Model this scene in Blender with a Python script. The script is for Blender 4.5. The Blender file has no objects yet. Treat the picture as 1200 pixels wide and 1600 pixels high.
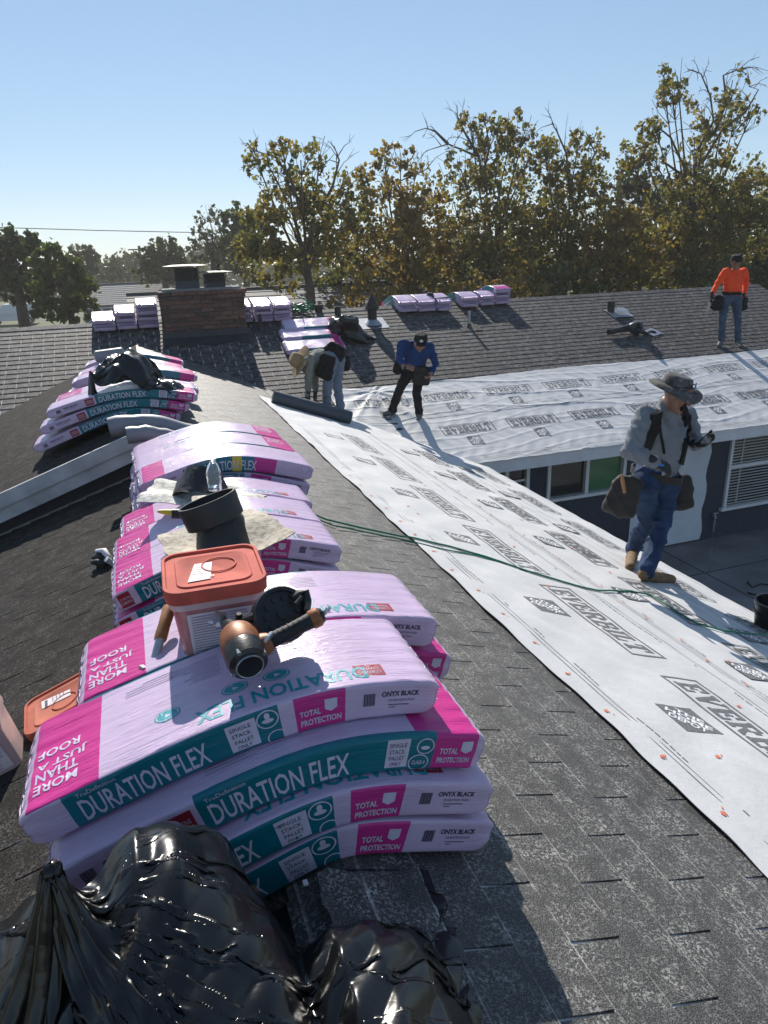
import bpy, bmesh, math, random
import numpy as np
from mathutils import Vector, Matrix, noise as mnoise
rnd = random.Random(7)
D = bpy.data; scene = bpy.context.scene; COL = scene.collection
# ------------------------------------------------------------------ camera
# world axes: X across the near ridge, Y along it (away), Z up; the camera is the origin
RW = np.array([[0.94296111, 0.14263341, -0.30079902], [-0.33115612, 0.30945414, -0.89138867], [-0.03405831, 0.94015629, 0.33903714]])
cam = D.cameras.new('camera'); camo = D.objects.new('camera', cam); COL.objects.link(camo)
cam.sensor_fit = 'VERTICAL'; cam.sensor_height = 24.0; cam.sensor_width = 18.0; cam.lens = 24 * 1109 / 1600
cam.clip_start = 0.05; cam.clip_end = 3000
camo.matrix_world = Matrix([list(RW[0]) + [0], list(RW[1]) + [0], list(RW[2]) + [0], [0, 0, 0, 1]])
scene.camera = camo
# ------------------------------------------------------------------ light
SUN_EL = math.radians(35.0); SUN_AZ = math.radians(4.0)         # azimuth from +Y towards +X
world = D.worlds.new('World'); scene.world = world; world.use_nodes = True
wn = world.node_tree; wn.nodes.clear()
sky = wn.nodes.new('ShaderNodeTexSky'); sky.sky_type = 'NISHITA'; sky.sun_disc = False
sky.sun_elevation = SUN_EL; sky.sun_rotation = SUN_AZ; sky.air_density = 1.0; sky.dust_density = 0.0; sky.ozone_density = 10; sky.altitude = 500
bg = wn.nodes.new('ShaderNodeBackground'); bg.inputs['Strength'].default_value = 0.15
wo = wn.nodes.new('ShaderNodeOutputWorld')
gm = wn.nodes.new('ShaderNodeGamma'); gm.inputs[1].default_value = .58; ml = wn.nodes.new('ShaderNodeVectorMath'); ml.operation = 'MULTIPLY'; ml.inputs[1].default_value = (1.40, 1.33, 1.26)
wn.links.new(sky.outputs[0], gm.inputs[0]); wn.links.new(gm.outputs[0], ml.inputs[0]); wn.links.new(ml.outputs[0], bg.inputs[0]); wn.links.new(bg.outputs[0], wo.inputs[0])
sl = D.lights.new('sun', 'SUN'); sl.energy = 5.0; sl.angle = math.radians(0.53); sl.color = (1.0, 0.94, 0.85)
so = D.objects.new('sun', sl); COL.objects.link(so)
sd = Vector((math.sin(SUN_AZ) * math.cos(SUN_EL), math.cos(SUN_AZ) * math.cos(SUN_EL), math.sin(SUN_EL)))
so.rotation_euler = (-sd).to_track_quat('-Z', 'Y').to_euler(); so.location = (0, 0, 30)
scene.view_settings.view_transform = 'Standard'; scene.view_settings.look = 'None'
scene.view_settings.exposure = 0.42; scene.view_settings.gamma = 1.0; scene.view_settings.use_curve_mapping = False
scene.render.engine = 'CYCLES'
scene.cycles.max_bounces = 6; scene.cycles.transparent_max_bounces = 8

HAZE = 0.0008
# ------------------------------------------------------------------ the site in numbers
GZ = -4.87                                  # patio level
RY = 5.75                                   # the rake board
SR, SL = 0.36, 0.33                         # slopes of the near wing
def zA(x, y=0): return -1.2038 - SR * x     # sunny slope right of the near ridge
def zL(x, y=2.9): return -1.45 - .03 * (y - 2.9) + SL * x       # near left slope
def zL2(x, y): return -1.215 - .004 * (y - RY) + .352 * x   # raised left slope behind the rake board
def zB(x, y): return -2.7251 + 0.36 * (y - 8.5657)              # slope of the cross wing
def rx1(y): return (.2462 + .03 * (y - 2.9)) / .69           # near ridge line
RX, RZ = rx1(2.9), zA(rx1(2.9))
BY = 13.56                                  # ridge of the cross wing
BZ = zB(0, BY)
def ray(x, y):
    r = RW @ np.array([x - 600.0, 800.0 - y, -1109.0]); return r / np.linalg.norm(r)
def aY(x, y, Y): r = ray(x, y); return r * Y / r[1]          # the point at distance Y seen at a photo pixel
def aZ(x, y, Z): r = ray(x, y); return r * Z / r[2]
def onA(x, y, h=0): r = ray(x, y); return r * ((-1.2038 + h) / (r[2] + SR * r[0]))
def onL(x, y, h=0): r = ray(x, y); return r * ((-1.363 + h) / (r[2] - SL * r[0] + .03 * r[1]))
def onB(x, y, h=0): r = ray(x, y); return r * ((-2.7251 - .36 * 8.5657 + h) / (r[2] - .36 * r[1]))

# ------------------------------------------------------------------ helpers
def link(name, me, parent=None):
    o = D.objects.new(name, me); COL.objects.link(o)
    if parent is not None:
        o.parent = parent
        o.matrix_parent_inverse = PM[parent.name].inverted()
    PM[o.name] = Matrix.Identity(4)
    return o
PM = {}
def thing(name, label, cat, loc=(0, 0, 0), group=None):
    o = D.objects.new(name, None); COL.objects.link(o); o.location = loc; o.empty_display_size = .2
    o['label'] = label; o['category'] = cat
    if group: o['group'] = group
    PM[o.name] = Matrix.Translation(Vector(loc))
    return o
def tag(o, label, cat, group=None):
    o['label'] = label; o['category'] = cat
    if group: o['group'] = group
    return o
def structure(o): o['kind'] = 'structure'; return o
def rotm(ax, ang): return np.array(Matrix.Rotation(ang, 3, ax))
class MB:
    def __init__(s): s.v = []; s.f = []; s.m = []; s.n = 0
    def add(s, V, F, m=0):
        V = np.asarray(V, float).reshape(-1, 3); s.v.append(V); b = s.n
        for i, f in enumerate(F):
            s.f.append([b + k for k in f]); s.m.append(m if isinstance(m, int) else m[i])
        s.n += len(V); return s
    def box(s, c, size, rot=None, m=0, taper=1.0):
        x, y, z = np.array(size) / 2
        V = np.array([[-x, -y, -z], [x, -y, -z], [x, y, -z], [-x, y, -z], [-x * taper, -y * taper, z], [x * taper, -y * taper, z], [x * taper, y * taper, z], [-x * taper, y * taper, z]])
        if rot is not None: V = V @ np.asarray(rot).T
        return s.add(V + np.asarray(c), [(0, 3, 2, 1), (4, 5, 6, 7), (0, 1, 5, 4), (1, 2, 6, 5), (2, 3, 7, 6), (3, 0, 4, 7)], m)
    def frame(s, a, d):
        d = d / (np.linalg.norm(d) + 1e-9); u = np.cross(d, [0, 0, 1.0])
        if np.linalg.norm(u) < 1e-3: u = np.array([1.0, 0, 0])
        u /= np.linalg.norm(u); return u, np.cross(u, d)
    def tube(s, pts, rad, n=8, m=0, cap=True, flat=1.0):
        pts = [np.asarray(p, float) for p in pts]; k = len(pts)
        if not hasattr(rad, '__len__'): rad = [rad] * k
        V = []; pu = None
        for i in range(k):
            d = pts[min(i + 1, k - 1)] - pts[max(i - 1, 0)]; d = d / (np.linalg.norm(d) + 1e-9)
            if pu is None: u, w = s.frame(pts[i], d)
            else:
                u = pu - d * pu.dot(d); u /= np.linalg.norm(u) + 1e-9; w = np.cross(u, d)
            pu = u
            for j in range(n):
                a = 2 * math.pi * j / n; V.append(pts[i] + rad[i] * (u * math.cos(a) + w * flat * math.sin(a)))
        F = [(i * n + j, i * n + (j + 1) % n, (i + 1) * n + (j + 1) % n, (i + 1) * n + j) for i in range(k - 1) for j in range(n)]
        if cap: F += [tuple(range(n))[::-1], tuple((k - 1) * n + j for j in range(n))]
        return s.add(V, F, m)
    def lathe(s, o, axis, prof, n=20, m=0):
        o = np.asarray(o, float); axis = np.asarray(axis, float); axis = axis / np.linalg.norm(axis); u, w = s.frame(o, axis)
        V = [o + axis * h + r * (u * math.cos(2 * math.pi * j / n) + w * math.sin(2 * math.pi * j / n)) for r, h in prof for j in range(n)]
        k = len(prof)
        F = [(i * n + j, i * n + (j + 1) % n, (i + 1) * n + (j + 1) % n, (i + 1) * n + j) for i in range(k - 1) for j in range(n)]
        return s.add(V, F, m)
    def rrect(s, levels, n=5, m=0, close=True):
        # stacked rounded rectangles: (centre, half x, half y, radius, rot)
        V = []; per = 4 * (n + 1)
        for c, hx, hy, r, rot in levels:
            ring = []
            for q, (sx, sy) in enumerate(((1, 1), (-1, 1), (-1, -1), (1, -1))):
                for i in range(n + 1):
                    a = math.pi / 2 * (q + i / n); ring.append([sx * (hx - r) + r * math.cos(a), sy * (hy - r) + r * math.sin(a), 0])
            ring = np.array(ring)
            if rot is not None: ring = ring @ np.asarray(rot).T
            V.append(ring + np.asarray(c))
        F = [(i * per + j, i * per + (j + 1) % per, (i + 1) * per + (j + 1) % per, (i + 1) * per + j) for i in range(len(levels) - 1) for j in range(per)]
        if close: F += [tuple(range(per))[::-1], tuple((len(levels) - 1) * per + j for j in range(per))]
        return s.add(np.concatenate(V), F, m)
    def mesh(s, name, mats, smooth=None):
        me = D.meshes.new(name); me.from_pydata(np.concatenate(s.v).tolist() if s.v else [], [], s.f)
        if not isinstance(mats, (list, tuple)): mats = [mats]
        for q in mats: me.materials.append(q)
        if len(mats) > 1: me.polygons.foreach_set('material_index', s.m)
        if smooth is not None:
            me.polygons.foreach_set('use_smooth', [True] * len(me.polygons))
            if smooth < 180: me.set_sharp_from_angle(angle=math.radians(smooth))
        me.update(); return me
    def build(s, name, mats, parent=None, smooth=None):
        return link(name, s.mesh(name, mats, smooth), parent)

# ------------------------------------------------------------------ materials
class NT:
    def __init__(s, name):
        s.mat = D.materials.new(name); s.mat.use_nodes = True; s.t = s.mat.node_tree; s.t.nodes.clear()
        s.out = s.n('OutputMaterial'); s.p = s.n('BsdfPrincipled'); s.l(s.p.outputs[0], s.out.inputs[0])
    def n(s, t, **k):
        o = s.t.nodes.new('ShaderNode' + t)
        for a, b in k.items(): setattr(o, a, b)
        return o
    def l(s, a, b): s.t.links.new(a, b)
    def pos(s, scale=(1, 1, 1), kind='Position', rot=(0, 0, 0)):
        if kind == 'Position': c = s.n('NewGeometry').outputs['Position']
        else: c = s.n('TexCoord').outputs[kind]
        m = s.n('Mapping'); m.inputs['Scale'].default_value = scale; m.inputs['Rotation'].default_value = rot; s.l(c, m.inputs[0]); return m.outputs[0]
    def noise(s, co, scale, detail=3, rough=.55, dist=0):
        q = s.n('TexNoise'); q.inputs['Scale'].default_value = scale; q.inputs['Detail'].default_value = detail; q.inputs['Roughness'].default_value = rough; q.inputs['Distortion'].default_value = dist
        s.l(co, q.inputs['Vector']); return q.outputs[0]
    def ramp(s, f, stops):
        q = s.n('ValToRGB'); e = q.color_ramp.elements
        while len(e) < len(stops): e.new(.5)
        for i, (p, c) in enumerate(stops):
            e[i].position = p; e[i].color = (c, c, c, 1) if not hasattr(c, '__len__') else (*c, 1)
        s.l(f, q.inputs[0]); return q.outputs[0]
    def mix(s, f, a, b, mode='MIX'):
        q = s.n('Mix', data_type='RGBA', blend_type=mode)
        for sock, val in ((q.inputs['Factor'], f), (q.inputs[6], a), (q.inputs[7], b)):
            if hasattr(val, 'is_linked') or hasattr(val, 'links'): s.l(val, sock)
            elif hasattr(val, '__len__'): sock.default_value = (*val, 1)
            else: sock.default_value = val if sock.type == 'VALUE' else (val, val, val, 1)
        return q.outputs[2]
    def math(s, op, a, b=0.0):
        q = s.n('Math', operation=op)
        for sock, val in ((q.inputs[0], a), (q.inputs[1], b)):
            if hasattr(val, 'links'): s.l(val, sock)
            else: sock.default_value = val
        return q.outputs[0]
    def col(s, c): 
        if hasattr(c, 'links'): s.l(c, s.p.inputs['Base Color'])
        else: s.p.inputs['Base Color'].default_value = (*c, 1)
    def set(s, **k):
        for a, b in k.items():
            i = s.p.inputs[a.replace('_', ' ')]
            if hasattr(b, 'links'): s.l(b, i)
            else: i.default_value = b
        return s
    def bump(s, h, strength=.3, dist=.01):
        b = s.n('Bump'); b.inputs['Strength'].default_value = strength; b.inputs['Distance'].default_value = dist
        s.l(h, b.inputs['Height']); s.l(b.outputs[0], s.p.inputs['Normal'])
def plain(name, c, rough=.6, metal=0.0, var=.18, scale=18, bump=.15, bscale=60, bdist=.004, spec=.5, coat=0):
    t = NT(name); co = t.pos(); f = t.noise(co, scale, 4)
    dark = [max(0, q * (1 - var)) for q in c]; lite = [min(1, q * (1 + var)) for q in c]
    t.col(t.ramp(f, [(.3, dark), (.7, lite)])); t.set(Roughness=rough, Metallic=metal)
    t.p.inputs['Specular IOR Level'].default_value = spec; t.p.inputs['Coat Weight'].default_value = coat
    if bump: t.bump(t.noise(co, bscale, 3), bump, bdist)
    return t.mat
def cloth(name, c, rough=.85, var=.2):
    return plain(name, c, rough, 0, var, 9, .5, 28, .012, .25)
M = {}
def shingle_mat(name, base, dust, dusta, course=None, sp=.10, ro=.66):
    t = NT(name); co = t.pos()
    g = t.noise(co, 330, 2, .6); g2 = t.noise(co, 120, 2, .7); big = t.noise(co, 2.2, 4, .6); mid = t.noise(co, 11, 4, .65, .4)
    b = t.ramp(g, [(.36, [q * .3 for q in base]), (.50, base), (.66, [q * 3.4 for q in base])])
    b = t.mix(.40, b, t.ramp(big, [(.3, [q * .75 for q in base]), (.7, [q * 1.35 for q in base])]))
    patch = t.math('MULTIPLY', t.ramp(mid, [(.40, 0.0), (.66, 1.0)]), t.ramp(g2, [(.50, 0.0), (.60, 1.0)]))
    speck = t.ramp(g, [(.62, 0.0), (.70, .55)])
    f = t.math('ADD', t.math('MULTIPLY', patch, dusta), t.math('MULTIPLY', speck, dusta * .7))
    if course is not None:      # dust caught below each butt edge
        sx = t.n('SeparateXYZ'); t.l(t.n('NewGeometry').outputs['Position'], sx.inputs[0])
        fr = t.math('FRACT', t.math('MULTIPLY', t.math('ADD', sx.outputs[course[0]], course[1]), 1 / .1405))
        ln = t.math('MULTIPLY', t.ramp(fr, [(0.0, 1.0), (.035, .8), (.07, 0.0)]), t.ramp(mid, [(.34, 0.0), (.62, 1.0)]))
        f = t.math('ADD', f, t.math('MULTIPLY', ln, course[2]))
    f = t.math('MINIMUM', f, 1.0)
    t.col(t.mix(f, b, dust)); t.set(Roughness=.48 if course else ro); t.p.inputs['Specular IOR Level'].default_value = .28 if course else sp
    t.bump(t.noise(co, 260, 2, .7), .75, .004)
    return t.mat
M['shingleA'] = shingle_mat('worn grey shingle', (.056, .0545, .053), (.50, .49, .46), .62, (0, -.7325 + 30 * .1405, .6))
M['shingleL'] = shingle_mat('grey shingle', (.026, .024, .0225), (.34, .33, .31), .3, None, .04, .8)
M['shingleB'] = shingle_mat('weathered shingle', (.036, .033, .033), (.46, .45, .44), .85)
M['deck'] = plain('pale exposed shingle backing', (.52, .51, .49), .9, 0, .25, 30)
M['butt'] = plain('worn butt edge', (.36, .35, .33), .9, 0, .5, 40)
def felt_mat():
    t = NT('white synthetic underlayment'); co = t.pos()
    f = t.noise(co, 5, 5); d = t.noise(co, 45, 4, .7); s = t.noise(co, 190, 2)
    b = t.ramp(f, [(.3, (.485, .485, .49)), (.7, (.57, .57, .572))])
    b = t.mix(t.ramp(d, [(.60, 0.0), (.72, .22)]), b, (.45, .45, .46)); b = t.mix(t.ramp(s, [(.66, 0.0), (.74, .3)]), b, (.42, .41, .42))
    t.col(b); t.set(Roughness=.62); t.bump(t.math('ADD', t.noise(co, 30, 4, .6), t.math('MULTIPLY', s, .3)), .35, .006); return t.mat
M['felt'] = felt_mat()
M['print'] = plain('grey print', (.135, .135, .14), .6, 0, .35, 90, 0)
M['orange_print'] = plain('orange print', (.62, .16, .07), .6, 0, .3, 60, 0)
M['white_print'] = plain('white print', (.72, .72, .74), .6, 0, .05, 60, 0)
def film(name, c, var=.07, rough=.29):
    t = NT(name); uv = t.n('UVMap').outputs[0]
    mp = t.n('Mapping'); mp.inputs['Rotation'].default_value = (0, 0, .38); mp.inputs['Scale'].default_value = (5, 42, 1); t.l(uv, mp.inputs[0])
    mq = t.n('Mapping'); mq.inputs['Rotation'].default_value = (0, 0, -.22); mq.inputs['Scale'].default_value = (7, 60, 1); t.l(uv, mq.inputs[0])
    a = t.noise(mp.outputs[0], 1.0, 4, .6, .6); b = t.noise(mq.outputs[0], 1.0, 3, .6, .4)
    a2 = t.ramp(a, [(.38, 0.0), (.5, 1.0), (.62, 0.0)]); b2 = t.ramp(b, [(.42, 0.0), (.52, 1.0), (.60, 0.0)])
    h = t.math('ADD', t.math('MULTIPLY', a2, .8), t.math('MULTIPLY', b2, .6))
    co = t.pos(); d = t.noise(co, 7, 4); t.p.inputs['Specular IOR Level'].default_value = .42
    t.col(t.ramp(d, [(.3, [q * (1 - var) for q in c]), (.7, [min(1, q * (1 + var)) for q in c])]))
    t.set(Roughness=rough); t.p.inputs['Specular IOR Level'].default_value = .42
    h = t.math('MULTIPLY', h, t.ramp(t.noise(co, 5.5, 2), [(.38, .05), (.62, 1.0)])); t.bump(h, .27, .006); return t.mat
M['lav'] = film('lavender film', (.54, .415, .575)); M['pink'] = film('magenta film', (.52, .026, .22)); M['teal'] = film('teal film', (.0, .14, .18))
M['teal_ink'] = plain('teal ink', (.0, .26, .32), .45, 0, .1, 40, 0); M['pink_ink'] = plain('pink ink', (.55, .06, .26), .45, 0, .1, 40, 0)
M['lav_ink'] = plain('pale ink', (.56, .50, .62), .42, 0, .06, 40, 0); M['red_ink'] = plain('maroon ink', (.28, .012, .03), .45, 0, .1, 40, 0)
M['dark_ink'] = plain('dark ink', (.03, .025, .05), .5, 0, .2, 60, 0); M['grey_ink'] = plain('grey ink', (.30, .24, .38), .5, 0, .2, 60, 0)
M['yellow_ink'] = plain('yellow ink', (.60, .46, .03), .45, 0, .1, 40, 0)
def bag_mat():
    t = NT('black bin bag film'); co = t.pos()
    t.col((.006, .0063, .007)); t.set(Roughness=.22); t.p.inputs['Specular IOR Level'].default_value = .46
    def crease(sc, dist): return t.math('ABSOLUTE', t.math('SUBTRACT', t.noise(co, sc, 0, .5, dist), .5))
    h = t.math('ADD', t.math('ADD', crease(7, 1.2), t.math('MULTIPLY', crease(15, .8), .5)), t.math('MULTIPLY', crease(34, .5), .18))
    t.bump(h, .10, .03); return t.mat
M['bag'] = bag_mat()
# ------------------------------------------------------------------ ground, street
def sheet(name, pts, z, m, parent=None):
    me = D.meshes.new(name); me.from_pydata([(x, y, z) for x, y in pts], [], [tuple(range(len(pts)))]); me.materials.append(m); return link(name, me, parent)
M['lawn'] = plain('dry lawn', (.075, .085, .035), .95, 0, .45, .6, .5, 30, .03)
M['asphalt'] = plain('street asphalt', (.055, .055, .058), .9, 0, .2, 6, .3, 80)
M['walk'] = plain('pale concrete', (.36, .35, .33), .85, 0, .15, 3)
M['patio'] = plain('dark concrete patio', (.16, .155, .16), .7, 0, .35, 1.6, .2, 30)
structure(sheet('ground', [(-240, -40), (260, -40), (260, 300), (-240, 300)], GZ - .12, M['lawn']))
structure(sheet('patio', [(4.0, -4), (22, -4), (22, 9.2), (4.0, 9.2)], GZ, M['patio']))
structure(sheet('street', [(-90, 48), (-90, 56), (120, 56), (120, 48)], GZ - .11, M['asphalt']))
structure(sheet('driveway', [(-16.5, 38), (-20, 38), (-20, 48), (-16.5, 48)], GZ - .105, M['walk']))
jt = MB()
for i in range(5): jt.box((8 + 2.4 * i, 2.6, GZ + .002), (.02, 13, .004)); jt.box((13, 8.0 - 2.4 * i, GZ + .0035), (18, .02, .004))
M['joint'] = plain('damp joint', (.06, .058, .06), .9); structure(jt.build('patio_joints', M['joint']))
kb = MB(); kb.box((0, 47.4, GZ - .05), (180, 1.2, .14)); structure(kb.build('pavement', M['walk']))

# ------------------------------------------------------------------ the house: roof
house = thing('ranch_house', 'low grey stucco house with worn grey shingle roof being re-covered in white sheet', 'house', (5, 6, GZ))
def xr2(y): return (.0112 + .004 * (y - RY)) / .712
def xval(y): return (zB(0, y) + 1.215 + .004 * (y - RY)) / .352
PA = [(rx1(-3), -3), (4.30, -3), (4.30, 8.49), (xr2(12.74), 12.74), (xr2(RY), RY), (rx1(RY), RY)]
PL = [(rx1(-3), -3), (rx1(RY + .2), RY + .2), (-6.5, RY + .2), (-6.5, -3)]
PL2 = [(xr2(RY), RY), (xr2(12.74), 12.74), (xval(7.0), 7.0), (-6.5, RY)]
XE = 14.0
PB = [(4.23, 8.566), (XE, 8.566), (XE, BY), (-12, BY), (-12, 7.0), (xval(7.0), 7.0), (.06, 12.74)]
dk = MB()
for P, z in ((PA, zA), (PL, zL), (PL2, zL2)):
    dk.add([(x, y, z(x, y)) for x, y in P], [tuple(range(len(P)))])
dk.add([(x, y, zB(x, y)) for x, y in PB], [(0, 1, 2, 3, 4, 5, 6)])
dk.add([(-12, BY, BZ), (XE, BY, BZ), (XE, 19, BZ - .36 * 5.44), (-12, 19, BZ - .36 * 5.44)], [(0, 1, 2, 3)])
dk.add([(XE, 8.566, zB(0, 8.566)), (XE, BY, BZ), (XE, 19, BZ - 1.96)], [(0, 1, 2)])
roof = dk.build('roof', M['deck'], house)
def clip(poly, reg):
    # convex or mildly concave region, edges counter-clockwise
    out = poly
    for i in range(len(reg)):
        a, b = reg[i], reg[(i + 1) % len(reg)]
        ex, ey = b[0] - a[0], b[1] - a[1]
        src = out; out = []
        for k in range(len(src)):
            p, q = src[k], src[(k + 1) % len(src)]
            dp = ex * (p[1] - a[1]) - ey * (p[0] - a[0]); dq = ex * (q[1] - a[1]) - ey * (q[0] - a[0])
            if dp >= 0: out.append(p)
            if (dp >= 0) != (dq >= 0):
                s = dp / (dp - dq); out.append((p[0] + s * (q[0] - p[0]), p[1] + s * (q[1] - p[1])))
        if len(out) < 3: return []
    return out
EXP = .1405; TAB = .336
field = MB(); near = []
def lay(plane, zf, up, along, reg, r0, r1, s0, s1, gap, mi, off=0.0, keepnear=None, th=.0075):
    # courses: 'up' is the plan unit vector uphill, 'along' the course direction (both in plan)
    ux, uy = up; ax, ay = along; k0 = int(round((r1 - r0) / EXP))
    for k in range(k0):
        lo = r0 + k * EXP; hi = lo + EXP
        j0 = int((s1 - s0) / TAB) + 1
        for j in range(j0):
            g = gap((s0 + j * TAB)) if callable(gap) else gap
            a = s0 + j * TAB + (off + k * TAB * .5) % TAB + g / 2; b = a + TAB - g
            q = [(ax * a + ux * lo, ay * a + uy * lo), (ax * b + ux * lo, ay * b + uy * lo), (ax * b + ux * hi, ay * b + uy * hi), (ax * a + ux * hi, ay * a + uy * hi)]
            cr = (q[1][0] - q[0][0]) * (q[2][1] - q[1][1]) - (q[1][1] - q[0][1]) * (q[2][0] - q[1][0])
            if cr < 0: q = [q[1], q[0], q[3], q[2]]
            c = clip(q, reg)
            if len(c) < 3: continue
            whole = len(c) == 4 and all(any(abs(p[0] - s[0]) + abs(p[1] - s[1]) < 1e-9 for s in c) for p in q)
            cx = sum(p[0] for p in c) / len(c); cy = sum(p[1] for p in c) / len(c)
            lift = rnd.uniform(0, .0018)
            if whole and keepnear and keepnear(cx, cy): near.append((cx, cy, zf, up, along, g, mi, lift)); continue
            V = []; F = [tuple(range(len(c)))]
            for x, y in c:
                f = ((x * ux + y * uy) - lo) / EXP
                V.append((x, y, zf(x, y) + th * (1 - f) + .0012 + lift * (1 - f)))
            n = len(c)
            for x, y in c: V.append((x, y, zf(x, y) - .001))
            ms = [mi]
            for i in range(n):
                i2 = (i + 1) % n
                F.append((i, n + i, n + i2, i2))
                fi = ((c[i][0] + c[i2][0]) / 2 * ux + (c[i][1] + c[i2][1]) / 2 * uy - lo) / EXP
                ms.append(3 if fi < .1 and mi != 2 else mi)
            field.add(V, F, ms)
RA1 = [(RX, -3), (1.75, -3), (1.75, 11.04), (xr2(12.74), 12.74), (xr2(RY), RY), (.48, RY)]
RA_near = [(rx1(-3), -3), (1.75, -3), (1.75, RY), (rx1(RY), RY)]
RA_mid = [(.46, RY), (1.75, RY), (1.75, 11.04), (.46, 12.33)]
RA_far = [(xr2(RY), RY), (.46, RY), (.46, 12.33), (xr2(12.74), 12.74)]
RA_low = [(1.75, 8.3), (4.3, 8.3), (4.3, 8.49), (1.75, 11.04)]
x0 = .7325 + 8 * EXP
kn = lambda x, y: math.hypot(x - .2, y) < 4.35 and y > .55
lay('A', zA, (-1, 0), (0, 1), RA_near, -x0, -.02 + EXP, -3, 6, .007, 0, .12, kn)
lay('A', zA, (-1, 0), (0, 1), RA_mid, -x0, -.40 + EXP, 5, 13, .007, 0, .12)
lay('A', zA, (-1, 0), (0, 1), RA_far, -x0, .3, 5, 13, .007, 0, .12)
lay('A', zA, (-1, 0), (0, 1), RA_low, -4.3, -1.6, 8.2, 11.2, .007, 0, .12)
RL = [(-3.6, -3), (rx1(-3), -3), (rx1(RY), RY), (-3.6, RY)]
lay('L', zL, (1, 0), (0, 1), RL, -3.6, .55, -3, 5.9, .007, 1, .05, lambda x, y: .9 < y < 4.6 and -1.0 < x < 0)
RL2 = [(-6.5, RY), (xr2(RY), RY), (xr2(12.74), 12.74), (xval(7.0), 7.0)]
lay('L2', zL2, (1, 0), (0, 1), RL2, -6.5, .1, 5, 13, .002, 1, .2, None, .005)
gB = lambda s: .013 if s < 3.2 else .008
RB_r = [(3.2, 9.6), (4.23, 8.566), (XE, 8.566), (XE, BY), (.06, BY), (.06, 12.74)]
RB_l = [(xval(7.0), 7.0), (.06, 12.74), (.06, BY), (-7, BY), (-7, 7.0)]
b0 = BY - 36 * EXP
lay('B', zB, (0, 1), (1, 0), RB_r, b0, BY, -.4, XE, gB, 2, .1)
lay('B', zB, (0, 1), (1, 0), RB_l, b0 - 9 * EXP, BY, -7, .4, .013, 2, .1)
# ridge caps of the cross wing and of the near ridge
for k in range(100):
    x = -7 + k * .21
    if x > XE - .2: break
    zz = BZ + .012
    field.add([(x, BY - .13, zz - .047), (x + .215, BY - .13, zz - .043), (x + .215, BY, zz + .006), (x, BY, zz), (x, BY + .13, zz - .047), (x + .215, BY + .13, zz - .043), (x, BY - .13, zz - .06), (x + .215, BY - .13, zz - .06)],
              [(0, 1, 2, 3), (3, 2, 5, 4), (6, 7, 1, 0)], [2, 2, 3])
for k in range(42):
    y = -2.6 + k * .19
    if y > 5.5: break
    RX_ = rx1(y); zz = zA(RX_) + .012
    field.add([(RX_ - .13, y, zz - .046), (RX_ - .13, y + .195, zz - .05), (RX_, y + .195, zz - .004), (RX_, y, zz + .003), (RX_ + .13, y, zz - .046), (RX_ + .13, y + .195, zz - .05)], [(0, 3, 2, 1), (3, 4, 5, 2)], 0)
fo = field.build('shingle_field', [M['shingleA'], M['shingleL'], M['shingleB'], M['butt']], house); fo['kind'] = 'stuff'
# the nearest tabs one by one
near.sort(key=lambda t: t[0] ** 2 + t[1] ** 2)
tabme = {}
def tab_mesh(g, mi):
    w = (TAB - g) / 2; h = EXP / 2; nx = 6; V = []; F = []
    rr = random.Random(len(tabme))
    for i in range(nx + 1):
        x = -w + 2 * w * i / nx; e = rr.uniform(-.0012, .0012)
        V += [(x, -h + e, -.001), (x, -h + e, .0085 + rr.uniform(-.0008, .0012)), (x, h + .002, .0012)]
    for i in range(nx):
        a = 3 * i; F += [(a, a + 3, a + 4, a + 1), (a + 1, a + 4, a + 5, a + 2)]
    F += [(0, 1, 2), (3 * nx, 3 * nx + 2, 3 * nx + 1)]
    me = D.meshes.new('shingle'); me.from_pydata(V, [], F)
    for q in (M['shingleA'] if mi == 0 else M['shingleL'], M['butt']): me.materials.append(q)
    me.polygons.foreach_set('material_index', [1, 0] * nx + [0, 0]); me.update(); return me
def basis(zf, up, along):
    ux, uy = up; s = (zf(ux, uy) - zf(0, 0))
    u = Vector((ux, uy, s)).normalized(); a = Vector((along[0], along[1], zf(along[0], along[1]) - zf(0, 0))).normalized(); n = a.cross(u)
    if n.z < 0: a = -a; n = a.cross(u)
    return Matrix((a, u, n)).transposed(), math.sqrt(1 + s * s)
tabs = {0: [tab_mesh(.007, 0) for _ in range(4)], 1: [tab_mesh(.007, 1) for _ in range(4)]}
extra = MB()
for i, (cx, cy, zf, up, along, g, mi, lift) in enumerate(near):
    R, sc = basis(zf, up, along); me = tabs[mi][rnd.randrange(4)]
    mw = Matrix.Translation((cx, cy, zf(cx, cy) + .0012)) @ R.to_4x4() @ Matrix.Rotation(rnd.gauss(0, .004), 4, 'Z') @ Matrix.Rotation(-lift * 3, 4, 'X') @ Matrix.Diagonal((1, sc, 1, 1))
    if i < 300:
        o = D.objects.new('shingle', me); COL.objects.link(o); o.parent = roof; o.matrix_parent_inverse = Matrix.Translation(house.location) @ Matrix.Identity(4)
        o.matrix_parent_inverse = Matrix.Identity(4); o.matrix_basis = mw
    else:
        extra.add([tuple(mw @ v.co) for v in me.vertices], [tuple(p.vertices) for p in me.polygons], [2 * 0 + (3 if p.material_index else mi) for p in me.polygons])
if extra.n:
    e = extra.mesh('shingle_field_near', [M['shingleA'], M['shingleL'], M['shingleB'], M['butt']])
    bm = bmesh.new(); bm.from_mesh(fo.data); bm.from_mesh(e); bm.to_mesh(fo.data); bm.free()

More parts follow.
